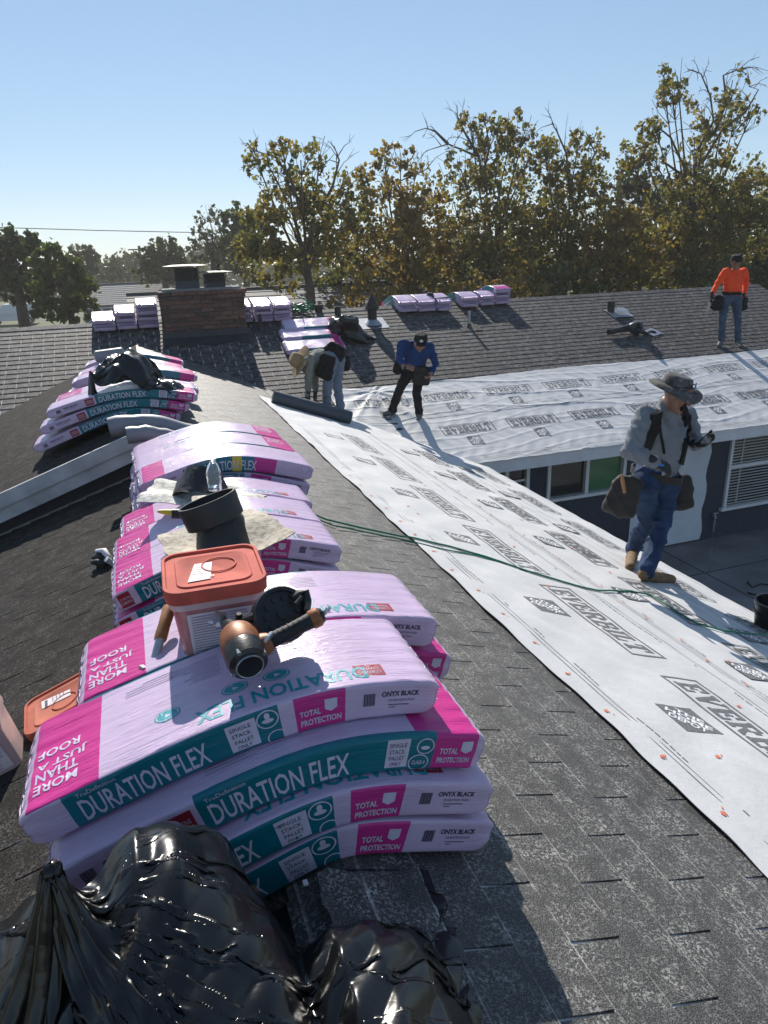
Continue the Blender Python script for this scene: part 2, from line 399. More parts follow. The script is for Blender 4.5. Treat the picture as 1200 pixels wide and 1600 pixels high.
# rake board of the raised left roof, with the dark gable strip under it
M['fascia'] = plain('white painted board', (.62, .62, .64), .55, 0, .08, 6, .15, 40)
M['rake'] = plain('weathered white board', (.50, .50, .52), .65, 0, .25, 5, .3, 30)
M['gable'] = plain('dark gable boards', (.03, .032, .04), .8)
rk = MB(); xa = xr2(RY); xb = -5.5
def rz(x): return zL2(x, RY)
for (ya, yb, zt, zb, mi) in ((RY - .04, RY, .022, -.185, 0), (RY - .065, RY - .042, .035, -.075, 0)):
    rk.add([(xb, ya, rz(xb) + zt), (xa, ya, rz(xa) + zt), (xa, ya, rz(xa) + zb), (xb, ya, rz(xb) + zb), (xb, yb, rz(xb) + zt), (xa, yb, rz(xa) + zt), (xa, yb, rz(xa) + zb), (xb, yb, rz(xb) + zb)],
           [(0, 3, 2, 1), (0, 1, 5, 4), (3, 7, 6, 2), (1, 2, 6, 5), (4, 5, 6, 7)], mi)
# short return on the right of the apex
xc = .50
rk.add([(xa, RY - .04, rz(xa) + .02), (xc, RY - .04, zA(xc) + .02), (xc, RY - .04, zA(xc) - .11), (xa, RY - .04, rz(xa) - .15), (xa, RY, rz(xa) + .02), (xc, RY, zA(xc) + .02), (xc, RY, zA(xc) - .11), (xa, RY, rz(xa) - .15)], [(0, 3, 2, 1), (0, 1, 5, 4), (3, 7, 6, 2)])
rk.build('rake_board', M['rake'], house)
gb = MB(); gb.add([(xb, RY + .1, rz(xb)), (xa, RY + .1, rz(xa)), (xc, RY + .1, zA(xc)), (xc, RY + .1, -1.9), (xb, RY + .1, -3.9)], [(0, 4, 3, 2, 1)])
gb.build('gable_panel', M['gable'], house)

# ------------------------------------------------------------------ walls and windows of the cross wing
WY = 9.1
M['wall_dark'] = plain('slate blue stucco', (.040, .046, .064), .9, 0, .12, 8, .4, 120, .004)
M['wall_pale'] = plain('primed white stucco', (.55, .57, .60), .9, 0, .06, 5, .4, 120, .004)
M['frame'] = plain('white vinyl', (.66, .66, .66), .45, 0, .04, 5, 0)
def glass(name, c, rough=.06):
    t = NT(name); t.col(c); t.set(Roughness=rough); t.p.inputs['Specular IOR Level'].default_value = .8; return t.mat
M['glass_dark'] = glass('dark window glass', (.012, .016, .014)); M['glass_green_reflect'] = glass('window glass with painted green reflection', (.045, .16, .065), .10)  # second pane: a green reflection painted into the base colour
wins = []
def win(x1, x2, z1, z2): wins.append((x1, x2, z1, z2))
def rng(px1, px2, pyt, pyb):
    a = aY(px1, pyt, WY); b = aY(px2, pyt, WY); c = aY(px1, pyb, WY); return a[0], b[0], a[2], c[2]
W1 = (aY(752, 735, WY)[0], aY(826, 735, WY)[0], -4.25, aY(790, 716, WY)[2] )
W2 = (aY(854, 740, WY)[0], aY(977, 720, WY)[0], aY(915, 771, WY)[2], aY(915, 706, WY)[2])
W3 = (aY(1140, 700, WY)[0], aY(1140, 700, WY)[0] + 1.5, aY(1132, 793, WY)[2], aY(1145, 668, WY)[2])
top = zB(0, 8.566) - .1
xs = [3.2, W1[0], W1[1], W2[0], W2[1], W3[0], W3[1], XE]
zt = [None, W1, None, W2, None, W3, None]
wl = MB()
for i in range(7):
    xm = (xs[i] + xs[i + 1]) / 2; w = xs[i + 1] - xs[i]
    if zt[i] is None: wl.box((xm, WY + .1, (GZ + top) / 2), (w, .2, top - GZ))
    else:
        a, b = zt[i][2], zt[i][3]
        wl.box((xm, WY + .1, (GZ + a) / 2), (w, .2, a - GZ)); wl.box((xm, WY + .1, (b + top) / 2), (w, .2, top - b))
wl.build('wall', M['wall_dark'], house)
wb = MB(); wb.box((W1[0] + 3, WY + 1.6, -3.8), (14, .1, 2.4)); wb.build('inner_wall', plain('room wall', (.1, .1, .1), .9), house)
px0, px1 = aY(985, 800, WY)[0], aY(1102, 760, WY)[0]
pw = MB(); n = 14
V = []
for i in range(n + 1):
    z = GZ + .03 + (top - GZ - .04) * i / n; V += [(px0, WY - .012, z), (px1 + .03 * math.sin(i * 1.3) + .012 * math.sin(i * 3.1), WY - .012, z)]
pw.add(V, [(2 * i, 2 * i + 1, 2 * i + 3, 2 * i + 2) for i in range(n)]); pw.build('primed_wall_patch', M['wall_pale'], house)
sf = MB(); sf.box(((XE + 4.2) / 2, 8.85, top + .02), (XE - 4.2, .55, .03)); sf.build('soffit', M['fascia'], house)
fs = MB(); fs.box(((XE + 4.235) / 2, 8.555, zB(0, 8.566) - .105), (XE - 4.235, .035, .19)); fs.build('fascia_board', M['fascia'], house)
fs = MB(); fs.box((4.31, 2.75, zA(4.31) - .10), (.035, 11.4, .18)); fs.build('fascia_board', M['fascia'], house)
def window(x1, x2, z1, z2, mull, mats, sub=None):
    f = MB(); t = .055; y = WY - .02; d = .09
    f.box(((x1 + x2) / 2, y + .02, z1 - .012), (x2 - x1 + .12, d + .05, .05)); f.box(((x1 + x2) / 2, y + .02, z2 - t / 2), (x2 - x1, d, t))
    for x in (x1 + t / 2, x2 - t / 2): f.box((x, y + .021, (z1 + z2) / 2), (t, d, z2 - z1))
    for x in mull: f.box((x, y + .022, (z1 + z2) / 2), (.06, d * .9, z2 - z1))
    wo_ = f.build('window', M['frame'], house, 30)
    ed = [x1] + list(mull) + [x2]
    for i in range(len(ed) - 1):
        g = MB(); g.box(((ed[i] + ed[i + 1]) / 2, y + .055, (z1 + z2) / 2), (ed[i + 1] - ed[i] - .05, .008, z2 - z1 - .05)); g.build('pane', mats[i], wo_)
    return wo_
w1 = window(*W1, [W1[0] + .52 * (W1[1] - W1[0])], [M['glass_dark']] * 2)
b = MB(); b.box(((W1[0] + W1[1]) / 2, WY, W1[3] - .38), (W1[1] - W1[0] - .1, .03, .03)); b.build('glazing_bar', M['frame'], w1)
w2 = window(*W2, [(W2[0] + W2[1]) / 2 + .0], [M['glass_dark'], M['glass_green_reflect']])
w3 = window(*W3, [], [M['glass_dark']])
b = MB(); b.box(((W3[0] + W3[1]) / 2, WY - .005, (W3[2] + W3[3]) / 2 + .02), (W3[1] - W3[0] - .1, .05, .055)); b.build('sash_rail', M['frame'], w3)
b = MB(); k = 26
M['blind'] = plain('pale blind slats', (.42, .42, .40), .6, 0, .05, 5, 0)
for i in range(k):
    z = W3[2] + .05 + (W3[3] - W3[2] - .12) * i / (k - 1); b.box(((W3[0] + W3[1]) / 2, WY + .022, z), (W3[1] - W3[0] - .13, .004, .024), rotm('X', .3))
for x in (.32, 1.1): b.box((W3[0] + x, WY + .018, (W3[2] + W3[3]) / 2), (.022, .003, W3[3] - W3[2] - .1))
o = b.build('blind_slats', M['blind'], w3); o['kind'] = 'stuff'
# ------------------------------------------------------------------ lettering helpers (flat print as thin mesh)
_txt = {}
def text2d(s, bold=0.0, res=3):
    key = (s, bold, res)
    if key in _txt: return _txt[key]
    cu = D.curves.new('lettering', 'FONT'); cu.body = s; cu.size = 1; cu.offset = bold; cu.resolution_u = res; cu.fill_mode = 'FRONT'
    cu.space_line = .85
    o = D.objects.new('lettering', cu); COL.objects.link(o); bpy.context.view_layer.update()
    me = D.meshes.new_from_object(o.evaluated_get(bpy.context.evaluated_depsgraph_get()))
    V = np.array([v.co[:2] for v in me.vertices]); F = [tuple(p.vertices) for p in me.polygons]
    D.objects.remove(o); D.curves.remove(cu); D.meshes.remove(me)
    V -= V.min(0); V /= V.max(0)
    _txt[key] = (V, F); return V, F
def sub2d(V, F, L):
    # split long edges so that print follows a curved surface
    bm = bmesh.new(); vs = [bm.verts.new((x, y, 0)) for x, y in V]
    for f in F:
        try: bm.faces.new([vs[i] for i in f])
        except ValueError: pass
    bmesh.ops.triangulate(bm, faces=bm.faces[:])
    for _ in range(4):
        es = [e for e in bm.edges if e.calc_length() > L]
        if not es: break
        bmesh.ops.subdivide_edges(bm, edges=es, cuts=1); bmesh.ops.triangulate(bm, faces=[f for f in bm.faces if len(f.verts) > 3])
    bm.verts.index_update(); V2 = np.array([v.co[:2] for v in bm.verts]); F2 = [tuple(v.index for v in f.verts) for f in bm.faces]; bm.free()
    return V2, F2
def rect2d(x0, y0, x1, y1): return np.array([(x0, y0), (x1, y0), (x1, y1), (x0, y1)], float), [(0, 1, 2, 3)]
def disc2d(cx, cy, rx, ry, n=20): return np.array([(cx + rx * math.cos(2 * math.pi * i / n), cy + ry * math.sin(2 * math.pi * i / n)) for i in range(n)]), [tuple(range(n))]
def ring2d(cx, cy, rx, ry, t, n=24):
    V = [(cx + (rx - k * t) * math.cos(2 * math.pi * i / n), cy + (ry - k * t) * math.sin(2 * math.pi * i / n)) for k in (0, 1) for i in range(n)]
    return np.array(V), [(i, (i + 1) % n, n + (i + 1) % n, n + i) for i in range(n)]
def place2d(VF, x0, y0, w, h, rot=0, flip=1):
    V, F = VF; V = np.array(V) * [w, h]
    if rot == 180: V = [w, h] - V
    elif rot: a = math.radians(rot); V = V @ np.array([[math.cos(a), math.sin(a)], [-math.sin(a), math.cos(a)]])
    return V + [x0, y0], F
# slab letters of the sheet print
G_ = {}
def R_(*r): return [(a, b, c, b, c, d, a, d) for a, b, c, d in r]
stem = (.08, 0, .34, 1)
G_['E'] = (.92, R_(stem, (.0, .0, .08, .15), (.0, .85, .08, 1), (.34, .83, .84, 1), (.70, .62, .84, .83), (.34, .42, .58, .58), (.52, .34, .62, .42), (.52, .58, .62, .66), (.34, 0, .88, .17), (.74, .17, .88, .40)))
G_['V'] = (1.0, [(.08, .86, .38, .86, .62, 0, .40, 0), (.78, .86, .92, .86, .62, 0, .50, .32)] + R_((.0, .86, .46, 1), (.68, .86, 1.0, 1)))
G_['R'] = (1.02, R_(stem, (.0, 0, .08, .15), (.34, 0, .44, .15), (.0, .85, .08, 1), (.34, .84, .74, 1), (.34, .44, .74, .58), (.66, .58, .92, .84)) + [(.44, .44, .68, .44, .94, .12, .70, .0), (.70, 0, .94, .12, 1.02, .12, 1.02, 0)])
G_['B'] = (.95, R_(stem, (.0, 0, .08, .15), (.0, .85, .08, 1), (.34, .84, .72, 1), (.34, .44, .72, .58), (.34, 0, .74, .15), (.64, .58, .88, .86), (.66, .14, .93, .46)))
G_['I'] = (.5, R_((.12, 0, .38, 1), (.0, 0, .12, .15), (.38, 0, .5, .15), (.0, .85, .12, 1), (.38, .85, .5, 1)))
G_['L'] = (.88, R_(stem, (.0, 0, .08, .15), (.0, .85, .08, 1), (.34, .85, .46, 1), (.34, 0, .84, .17), (.70, .17, .84, .44)))
G_['T'] = (.92, R_((.33, 0, .59, 1), (.0, .83, .33, 1), (.59, .83, .92, 1), (.0, .60, .14, .83), (.78, .60, .92, .83), (.22, 0, .33, .15), (.59, 0, .70, .15)))
def slab(word):
    V = []; F = []; x = 0
    for ch in word:
        w, quads = G_[ch]
        for q in quads:
            F.append(tuple(range(len(V), len(V) + 4))); V += [(x + q[i], q[i + 1]) for i in (0, 2, 4, 6)]
        x += w + .09
    V = np.array(V); V[:, 0] /= (x - .09); return V, F
SLAB = slab('EVERBILT')
def print_mesh(name, items, surf, mat, parent, off=.0016, L=.05, fine=.00003):
    # items: 2-D (V, F) already in strip coordinates; surf(a, b, off) -> xyz arrays
    mb = MB(); k = 0
    for V, F in items:
        if L: V, F = sub2d(V, F, L)
        P = surf(V[:, 0], V[:, 1], off + (k % 7) * fine); k += 1
        mb.add(P, F)
    me = mb.mesh(name, mat)
    bm = bmesh.new(); bm.from_mesh(me); bmesh.ops.recalc_face_normals(bm, faces=bm.faces); bm.to_mesh(me); bm.free()
    o = link(name, me, parent)
    if len(items) > 1: o['kind'] = 'stuff'          # flat print, joined
    return o
# ------------------------------------------------------------------ underlayment sheets
def fold(x, y, s): return np.sin(x * 2.1 + 1.7 * np.sin(y * 1.3 + s) + s)
def hA(x, y):
    x = np.asarray(x, float); y = np.asarray(y, float)
    w = .003 * np.sin(y * 5.1 + 2 * np.sin(x * 2.2)) * np.sin(x * 4 + .8) + .0022 * np.sin(y * 13 + 3 * np.sin(x * 5)) + .002 * np.sin(x * 17 + 2 * np.sin(y * 3.1)) + .0012 * np.sin(x * 31 + y * 23)
    edge = np.clip((1.62 - x) / .09, 0, 1); w = w + edge * .0025 * (1 + np.sin(y * 3.9 + 1.2) + .6 * np.sin(y * 9.7))
    w = w + .010 * np.exp(-((x - 3.36 - .05 * np.sin(y)) / .03) ** 2) * np.clip((y - 4.4) / 2, 0, 1)
    return -1.2038 - SR * x + .017 + w
def hB(x, y):
    x = np.asarray(x, float); y = np.asarray(y, float)
    n1 = 1 - np.abs(np.sin(y * 8.5 + .55 * x + 1.9 * np.sin(x * .9) + .7 * np.sin(x * 2.3 + 1)))
    n2 = 1 - np.abs(np.sin(y * 14 - .8 * x + 1.5 * np.sin(x * 1.7 + .4)))
    amp = .5 + .5 * np.sin(x * 1.1 + 2 * y)
    w = .013 * n1 ** 6 * amp + .008 * n2 ** 6 * (1 - amp * .6) + .003 * np.sin(x * 11 + y * 7) + .002 * np.sin(x * 27 + 3 * np.sin(y * 9))
    # crumpled corner by the valley
    c = np.exp(-((x - 3.55) / .75) ** 2) * np.exp(-((y - 10.0) / .65) ** 2)
    an = np.arctan2(y - 10.55, x - 3.45)
    w = w + c * (.045 * (1 - np.abs(np.sin(an * 3.1 + .5))) ** 3 + .015 * np.sin(an * 9))
    return -2.7251 + .36 * (y - 8.5657) + .018 + w
gU = 'roofing membrane strips'
def strip(name, label, hf, x0, x1, y0, y1, nx, ny, shape=None, lift=0):
    X = np.linspace(x0, x1, nx); Yv = np.linspace(y0, y1, ny); XX, YY = np.meshgrid(X, Yv)
    if shape: XX, YY = shape(XX, YY)
    Z = hf(XX, YY) + lift
    V = np.stack([XX, YY, Z], -1).reshape(-1, 3)
    F = [(j * nx + i, j * nx + i + 1, (j + 1) * nx + i + 1, (j + 1) * nx + i) for j in range(ny - 1) for i in range(nx - 1)]
    # a thin underside and rim
    n = len(V); U = V - [0, 0, .003]
    rim = [j * nx for j in range(ny)]
    F2 = [(a + n, b + n, c + n, d + n)[::-1] for a, b, c, d in F]
    per = [i for i in range(nx)] + [j * nx + nx - 1 for j in range(1, ny)] + [(ny - 1) * nx + i for i in range(nx - 2, -1, -1)] + [j * nx for j in range(ny - 2, 0, -1)]
    F3 = [(per[k], per[k] + n, per[(k + 1) % len(per)] + n, per[(k + 1) % len(per)]) for k in range(len(per))]
    mb = MB(); mb.add(np.concatenate([V, U]), F + F2 + F3)
    o = mb.build(name, M['felt'], None, 60); return tag(o, label, 'roofing membrane', gU)
def edgeA(XX, YY):
    XX = XX.copy(); t = np.clip((1.72 - XX) / .19, 0, 1)
    XX += t * (.007 * np.sin(YY * 3.9) + .004 * np.sin(YY * 9.7 + 1) + .003 * np.sin(YY * 21))
    # upper end is cut along the valley
    lim = 12.70 - XX; YY = np.where(YY > lim - .02, lim - .02, YY); return XX, YY
uA1 = strip('roofing_membrane', 'printed white membrane strip edging the bare shingles beside the bundle stacks', hA, 1.53, 2.72, -1.5, 9.8, 44, 340, lambda X, Y: (edgeA(X, Y)[0], np.minimum(Y, 9.76 - .35 * (X - 1.53))), .004)
uA2 = strip('roofing_membrane', 'printed white membrane strip crossed by the green hose, in the middle of the near slope', hA, 2.66, 3.64, -1.5, 9.9, 30, 300, edgeA, 0)
uA3 = strip('roofing_membrane', 'narrow printed white membrane strip along the near eave under the man in jeans', hA, 3.58, 4.335, -1.5, 9.2, 24, 280, edgeA, -.004)
def edgeB(XX, YY):
    lim = 12.76 - YY; XX = np.where(XX < lim + .0, np.maximum(XX, lim - .35 * np.clip((YY - 9.4), 0, 1)), XX)
    return XX, YY
uB1 = strip('roofing_membrane', 'wrinkled printed white membrane strip below the workers on the far slope, upper of two', hB, 2.75, 14.0, 9.68, 10.70, 380, 60, lambda X, Y: edgeB(X, Y + .03 * np.sin(X * 1.1) * (Y > 10.4)), .004)
uB2 = strip('roofing_membrane', 'wrinkled printed white membrane strip over the windows, at the far eave', hB, 3.0, 14.0, 8.50, 9.74, 370, 66, edgeB, 0)
# flap of loose sheet by the valley, curled at its end
def tri(word, surf): pass
def mA(a, b, off):  # a runs towards the viewer (-Y), b runs down the slope (+X)
    x = b; y = -a; return np.stack([x, y, hA(x, y) + off + .004], -1)
def mB(a, b, off): return np.stack([a, b, hB(a, b) + off + .004], -1)
def brand_block(a0, b0, L, h, rows=2):
    it = []
    w = .018 if L > .6 else .014
    x0, x1, y0, y1 = a0, a0 + L, b0, b0 + h; t = .014
    sk = .0
    it += [rect2d(x0, y0, x1, y0 + t), rect2d(x0, y1 - t, x1, y1), rect2d(x0, y0 + t, x0 + t, y1 - t), rect2d(x1 - t, y0 + t, x1, y1 - t)]
    it.append(place2d(SLAB, x0 + .05, y0 + .038, L - .10, h - .076))
    return it
def logo_sq(a0, b0, s): return rect2d(a0, b0, a0 + s, b0 + s)
def logo_txt(a0, b0, s):
    it = []
    for word, k in (('THE', .22), ('HOME', 0.0), ('DEPOT', -.22)):
        V, F = text2d(word, .03, 2); L = s * (.62 if word == 'THE' else .98 if word == 'HOME' else .8)
        V = (V - .5) * [L, s * .2]; V = V + [0, k * s]
        c, q = math.cos(math.radians(45)), math.sin(math.radians(45)); V = np.stack([V[:, 0] * c - V[:, 1] * q, V[:, 0] * q + V[:, 1] * c], -1)
        it.append((V + [a0 + s / 2, b0 + s / 2], F))
    return it
def small_marks(a0, a1, b, r):
    it = []; a = a0
    while a < a1:
        w = r.uniform(.01, .05); it.append(rect2d(a, b, a + w, b + .007)); a += w + r.uniform(.006, .014)
        if r.random() < .12: a += .25
    return it
def dress(sheet_, surf, rows, a0, a1, step, L, h, lines, sgn=-1, fine_rows=()):
    g = []; wq = []; r = random.Random(3)
    for b0, start, stp in rows:
        a = start
        while a < a1:
            if a > a0:
                g += brand_block(a, b0, L, h); g.append(logo_sq(a + .30, b0 - .285, .20)); wq += logo_txt(a + .30, b0 - .285, .20)
            a += stp
    for b, t in lines: g.append(rect2d(a0, b, a1, b + t))
    for b, q0, q1 in fine_rows: g += small_marks(q0, q1, b, r)
    print_mesh('brand_print', g, surf, M['print'], sheet_, .0016, .07)
    if wq: print_mesh('brand_lettering', wq, surf, M['white_print'], sheet_, .0024, .03)
# near slope: text runs towards the viewer
dress(uA1, mA, [(2.20, -8.05, 1.13)], -8.3, .4, 1, .92, .23, [(1.66, .004), (1.69, .004), (2.62, .004)], fine_rows=((1.715, -4.5, 0), (2.585, -5, -.5)))
dress(uA2, mA, [(3.20, -8.25, 1.05)], -9.0, .4, 1, .80, .22, [(2.75, .004), (2.78, .004), (3.56, .004)], fine_rows=((2.81, -5, -1),))
dress(uA3, mA, [(3.83, -8.0, 1.10)], -8.6, .4, 1, .82, .21, [(3.70, .004), (4.27, .004)])
dress(uB1, mB, [(10.09, 3.05, 1.09)], 3.0, 13.9, 1, .84, .24, [(9.80, .004), (10.64, .004)], fine_rows=((9.775, 3.5, 13.5),))
dress(uB2, mB, [(9.20, 4.08, 1.09)], 4.0, 13.9, 1, .84, .24, [(8.56, .004), (8.60, .004), (9.70, .004)], fine_rows=((8.625, 4.4, 13.5), (9.66, 4.4, 13.5)))
# orange fastener marks along the laps
r5 = random.Random(5)
def dots(sheet_, surf, lst):
    it = []
    for a, b in lst:
        it.append(disc2d(a, b, .011, .008, 12)); it.append(rect2d(a - .016, b + .010, a + .010, b + .014)); it.append(disc2d(a + r5.uniform(-.03, .03), b + r5.uniform(.016, .03), .005, .004, 8))
    print_mesh('fastener_mark', it, surf, M['orange_print'], sheet_, .0030, 0)
dots(uA1, mA, [(-a, 1.60 + r5.uniform(-.015, .015)) for a in np.arange(.2, 6.2, .30)] + [(-r5.uniform(.6, 6), r5.uniform(1.75, 2.5)) for _ in range(10)])
dots(uA2, mA, [(-a, 2.80 + r5.uniform(-.03, .03)) for a in np.arange(.6, 7, .26)] + [(-r5.uniform(1, 6), r5.uniform(2.9, 3.5)) for _ in range(10)])

# ------------------------------------------------------------------ shingle bundles
def draped(xr, zr, sl, sr, h, a, tilt=0):
    m = (sl + sr) / 2; d = (sl - sr) / 2
    return lambda x: zr + h + d * (x - xr) - m * (np.sqrt((x - xr) ** 2 + a * a) - a) + tilt * (x - xr)
class Shape:
    """A limp bundle: its long axis follows f(x), its width runs along Y (or the two swapped)."""
    def __init__(s, f, x0, y0, L=1.0, W=.337, T=.09, seed=0, swap=False, yaw=0.0, amp=1.0, vs=0.0):
        s.vs = vs; s.L, s.W, s.T, s.seed, s.swap, s.y0, s.yaw, s.amp = L, W, T, seed, swap, y0, yaw, amp
        xs = np.linspace(x0, x0 + 1.5, 900); zs = f(xs); ds = np.hypot(np.diff(xs), np.diff(zs)); ar = np.concatenate([[0], np.cumsum(ds)])
        s.ss = np.linspace(0, L, 200); s.px = np.interp(s.ss, ar, xs); s.pz = np.interp(s.ss, ar, zs)
        tx = np.gradient(s.px, s.ss); tz = np.gradient(s.pz, s.ss); s.nx, s.nz = -tz, tx
        r = random.Random(seed); s.ph = [r.uniform(0, 6.28) for _ in range(12)]; s.r = .010
        s.xm = float(s.px[100]); s.logo = False
    def wr(s, u, w):
        p = s.ph
        a = 1 - np.abs(np.sin((u * 15 + w * 62) + p[0] + 1.3 * np.sin(u * 6 + p[1]) + .8 * np.sin(w * 17 + p[2])))
        b = 1 - np.abs(np.sin((-u * 12 + w * 75) + p[3] + 1.5 * np.sin(u * 5 + p[4])))
        e = np.exp(-np.minimum(u, s.L - u) / .10)
        c = np.sin(w * 110 + p[5] + 2 * np.sin(u * 9)) * e
        lump = np.sin(u * 8 + p[6]) * np.sin(w * 13 + p[7])
        m = .45 + .55 * np.sin(u * 3.1 + p[8]) * np.sin(w * 4.7 + p[9])
        return .62 * s.amp * (.0032 * a ** 4 * m * .8 + .0022 * b ** 5 * (1 - m) + .0028 * c + .0012 * lump)
    def sec(s, w):
        # ring outline: front face, top, back face, bottom; returns (v across, h up, nv, nh)
        W, T, r = s.W, s.T, s.r; P = 2 * (W + T); w = np.mod(w, P)
        # corner-rounded box through a superellipse-like blend
        v = np.where(w < T, 0, np.where(w < T + W, w - T, np.where(w < 2 * T + W, W, P - w)))
        h = np.where(w < T, w, np.where(w < T + W, T, np.where(w < 2 * T + W, 2 * T + W - w, 0)))
        cv = np.clip(v, r, W - r); ch = np.clip(h, r, T - r); dv, dh = v - cv, h - ch; d = np.hypot(dv, dh) + 1e-9
        corner = (np.abs(dv) > 1e-9) & (np.abs(dh) > 1e-9)
        fv = np.where(corner, cv + dv / d * r, v); fh = np.where(corner, ch + dh / d * r, h)
        nv = np.where(d > 1e-6, dv / d, 0); nh = np.where(d > 1e-6, dh / d, 0)
        return fv, fh, nv, nh
    def pt(s, u, w, off=0.0):
        u = np.asarray(u, float); w = np.asarray(w, float)
        v, h, nv, nh = s.sec(w); d = s.wr(u, w) + off
        # ends pinch in
        q = np.clip(np.minimum(u, s.L - u) / .035, 0, 1); pin = 1 - .35 * (1 - q) ** 2
        v = s.W / 2 + (v - s.W / 2) * (1 - .04 * (1 - q) ** 2); h = s.T / 2 + (h - s.T / 2) * pin
        v = v + nv * d; h = h + nh * d
        h = h - .006 * np.sin(np.clip(v / s.W, 0, 1) * math.pi) * 0
        X = np.interp(u, s.ss, s.px) + np.interp(u, s.ss, s.nx) * h; Z = np.interp(u, s.ss, s.pz) + np.interp(u, s.ss, s.nz) * h + s.vs * v
        Yv = s.y0 + v + s.yaw * (X - s.xm)
        return np.stack([Yv, X, Z], -1) if s.swap else np.stack([X, Yv, Z], -1)
def regions(kind, W, T):
    # colour of the wrap by u (fraction of the length) and w; 0 lavender, 1 magenta, 2 teal, 3 yellow
    if kind == 1:   # magenta end on the low-u side of the top; front: teal, magenta, lavender
        front = [(0, .10, 0), (.10, .60, 2), (.60, .635, 0), (.635, .755, 1), (.755, 1, 0)]; top = [(0, .022, 0), (.022, .19, 1), (.19, 1, 0)]
        back = [(0, .02, 0), (.02, .14, 1), (.14, .68, 2), (.68, 1, 0)]; wrap = (0, .012)
    elif kind == 2: # magenta end on the high-u side; front: lavender, teal, magenta
        front = [(0, .325, 0), (.325, .86, 2), (.86, .975, 1), (.975, 1, 0)]; top = [(0, .81, 0), (.81, .978, 1), (.978, 1, 0)]
        back = [(0, .245, 0), (.245, .365, 1), (.365, .40, 0), (.40, .9, 2), (.9, 1, 0)]; wrap = (.02, 0)
    else:           # old label: yellow block
        front = [(0, .30, 0), (.30, .52, 2), (.52, .57, 3), (.57, .64, 2), (.64, .77, 1), (.77, 1, 0)]; top = [(0, .03, 0), (.03, .16, 1), (.16, 1, 0)]
        back = [(0, .3, 0), (.3, .9, 2), (.9, 1, 0)]; wrap = (0, 0)
    def f(u, w):
        if w < T + wrap[0]: L = front
        elif w < T + W - wrap[1]: L = top
        elif w < 2 * T + W: L = back
        else: return 0
        for a, b, c in L:
            if u < b: return c
        return 0
    cuts = sorted({round(q, 4) for L in (front, top, back) for a, b, c in L for q in (a, b)})
    return f, cuts, wrap
bun_count = [0]
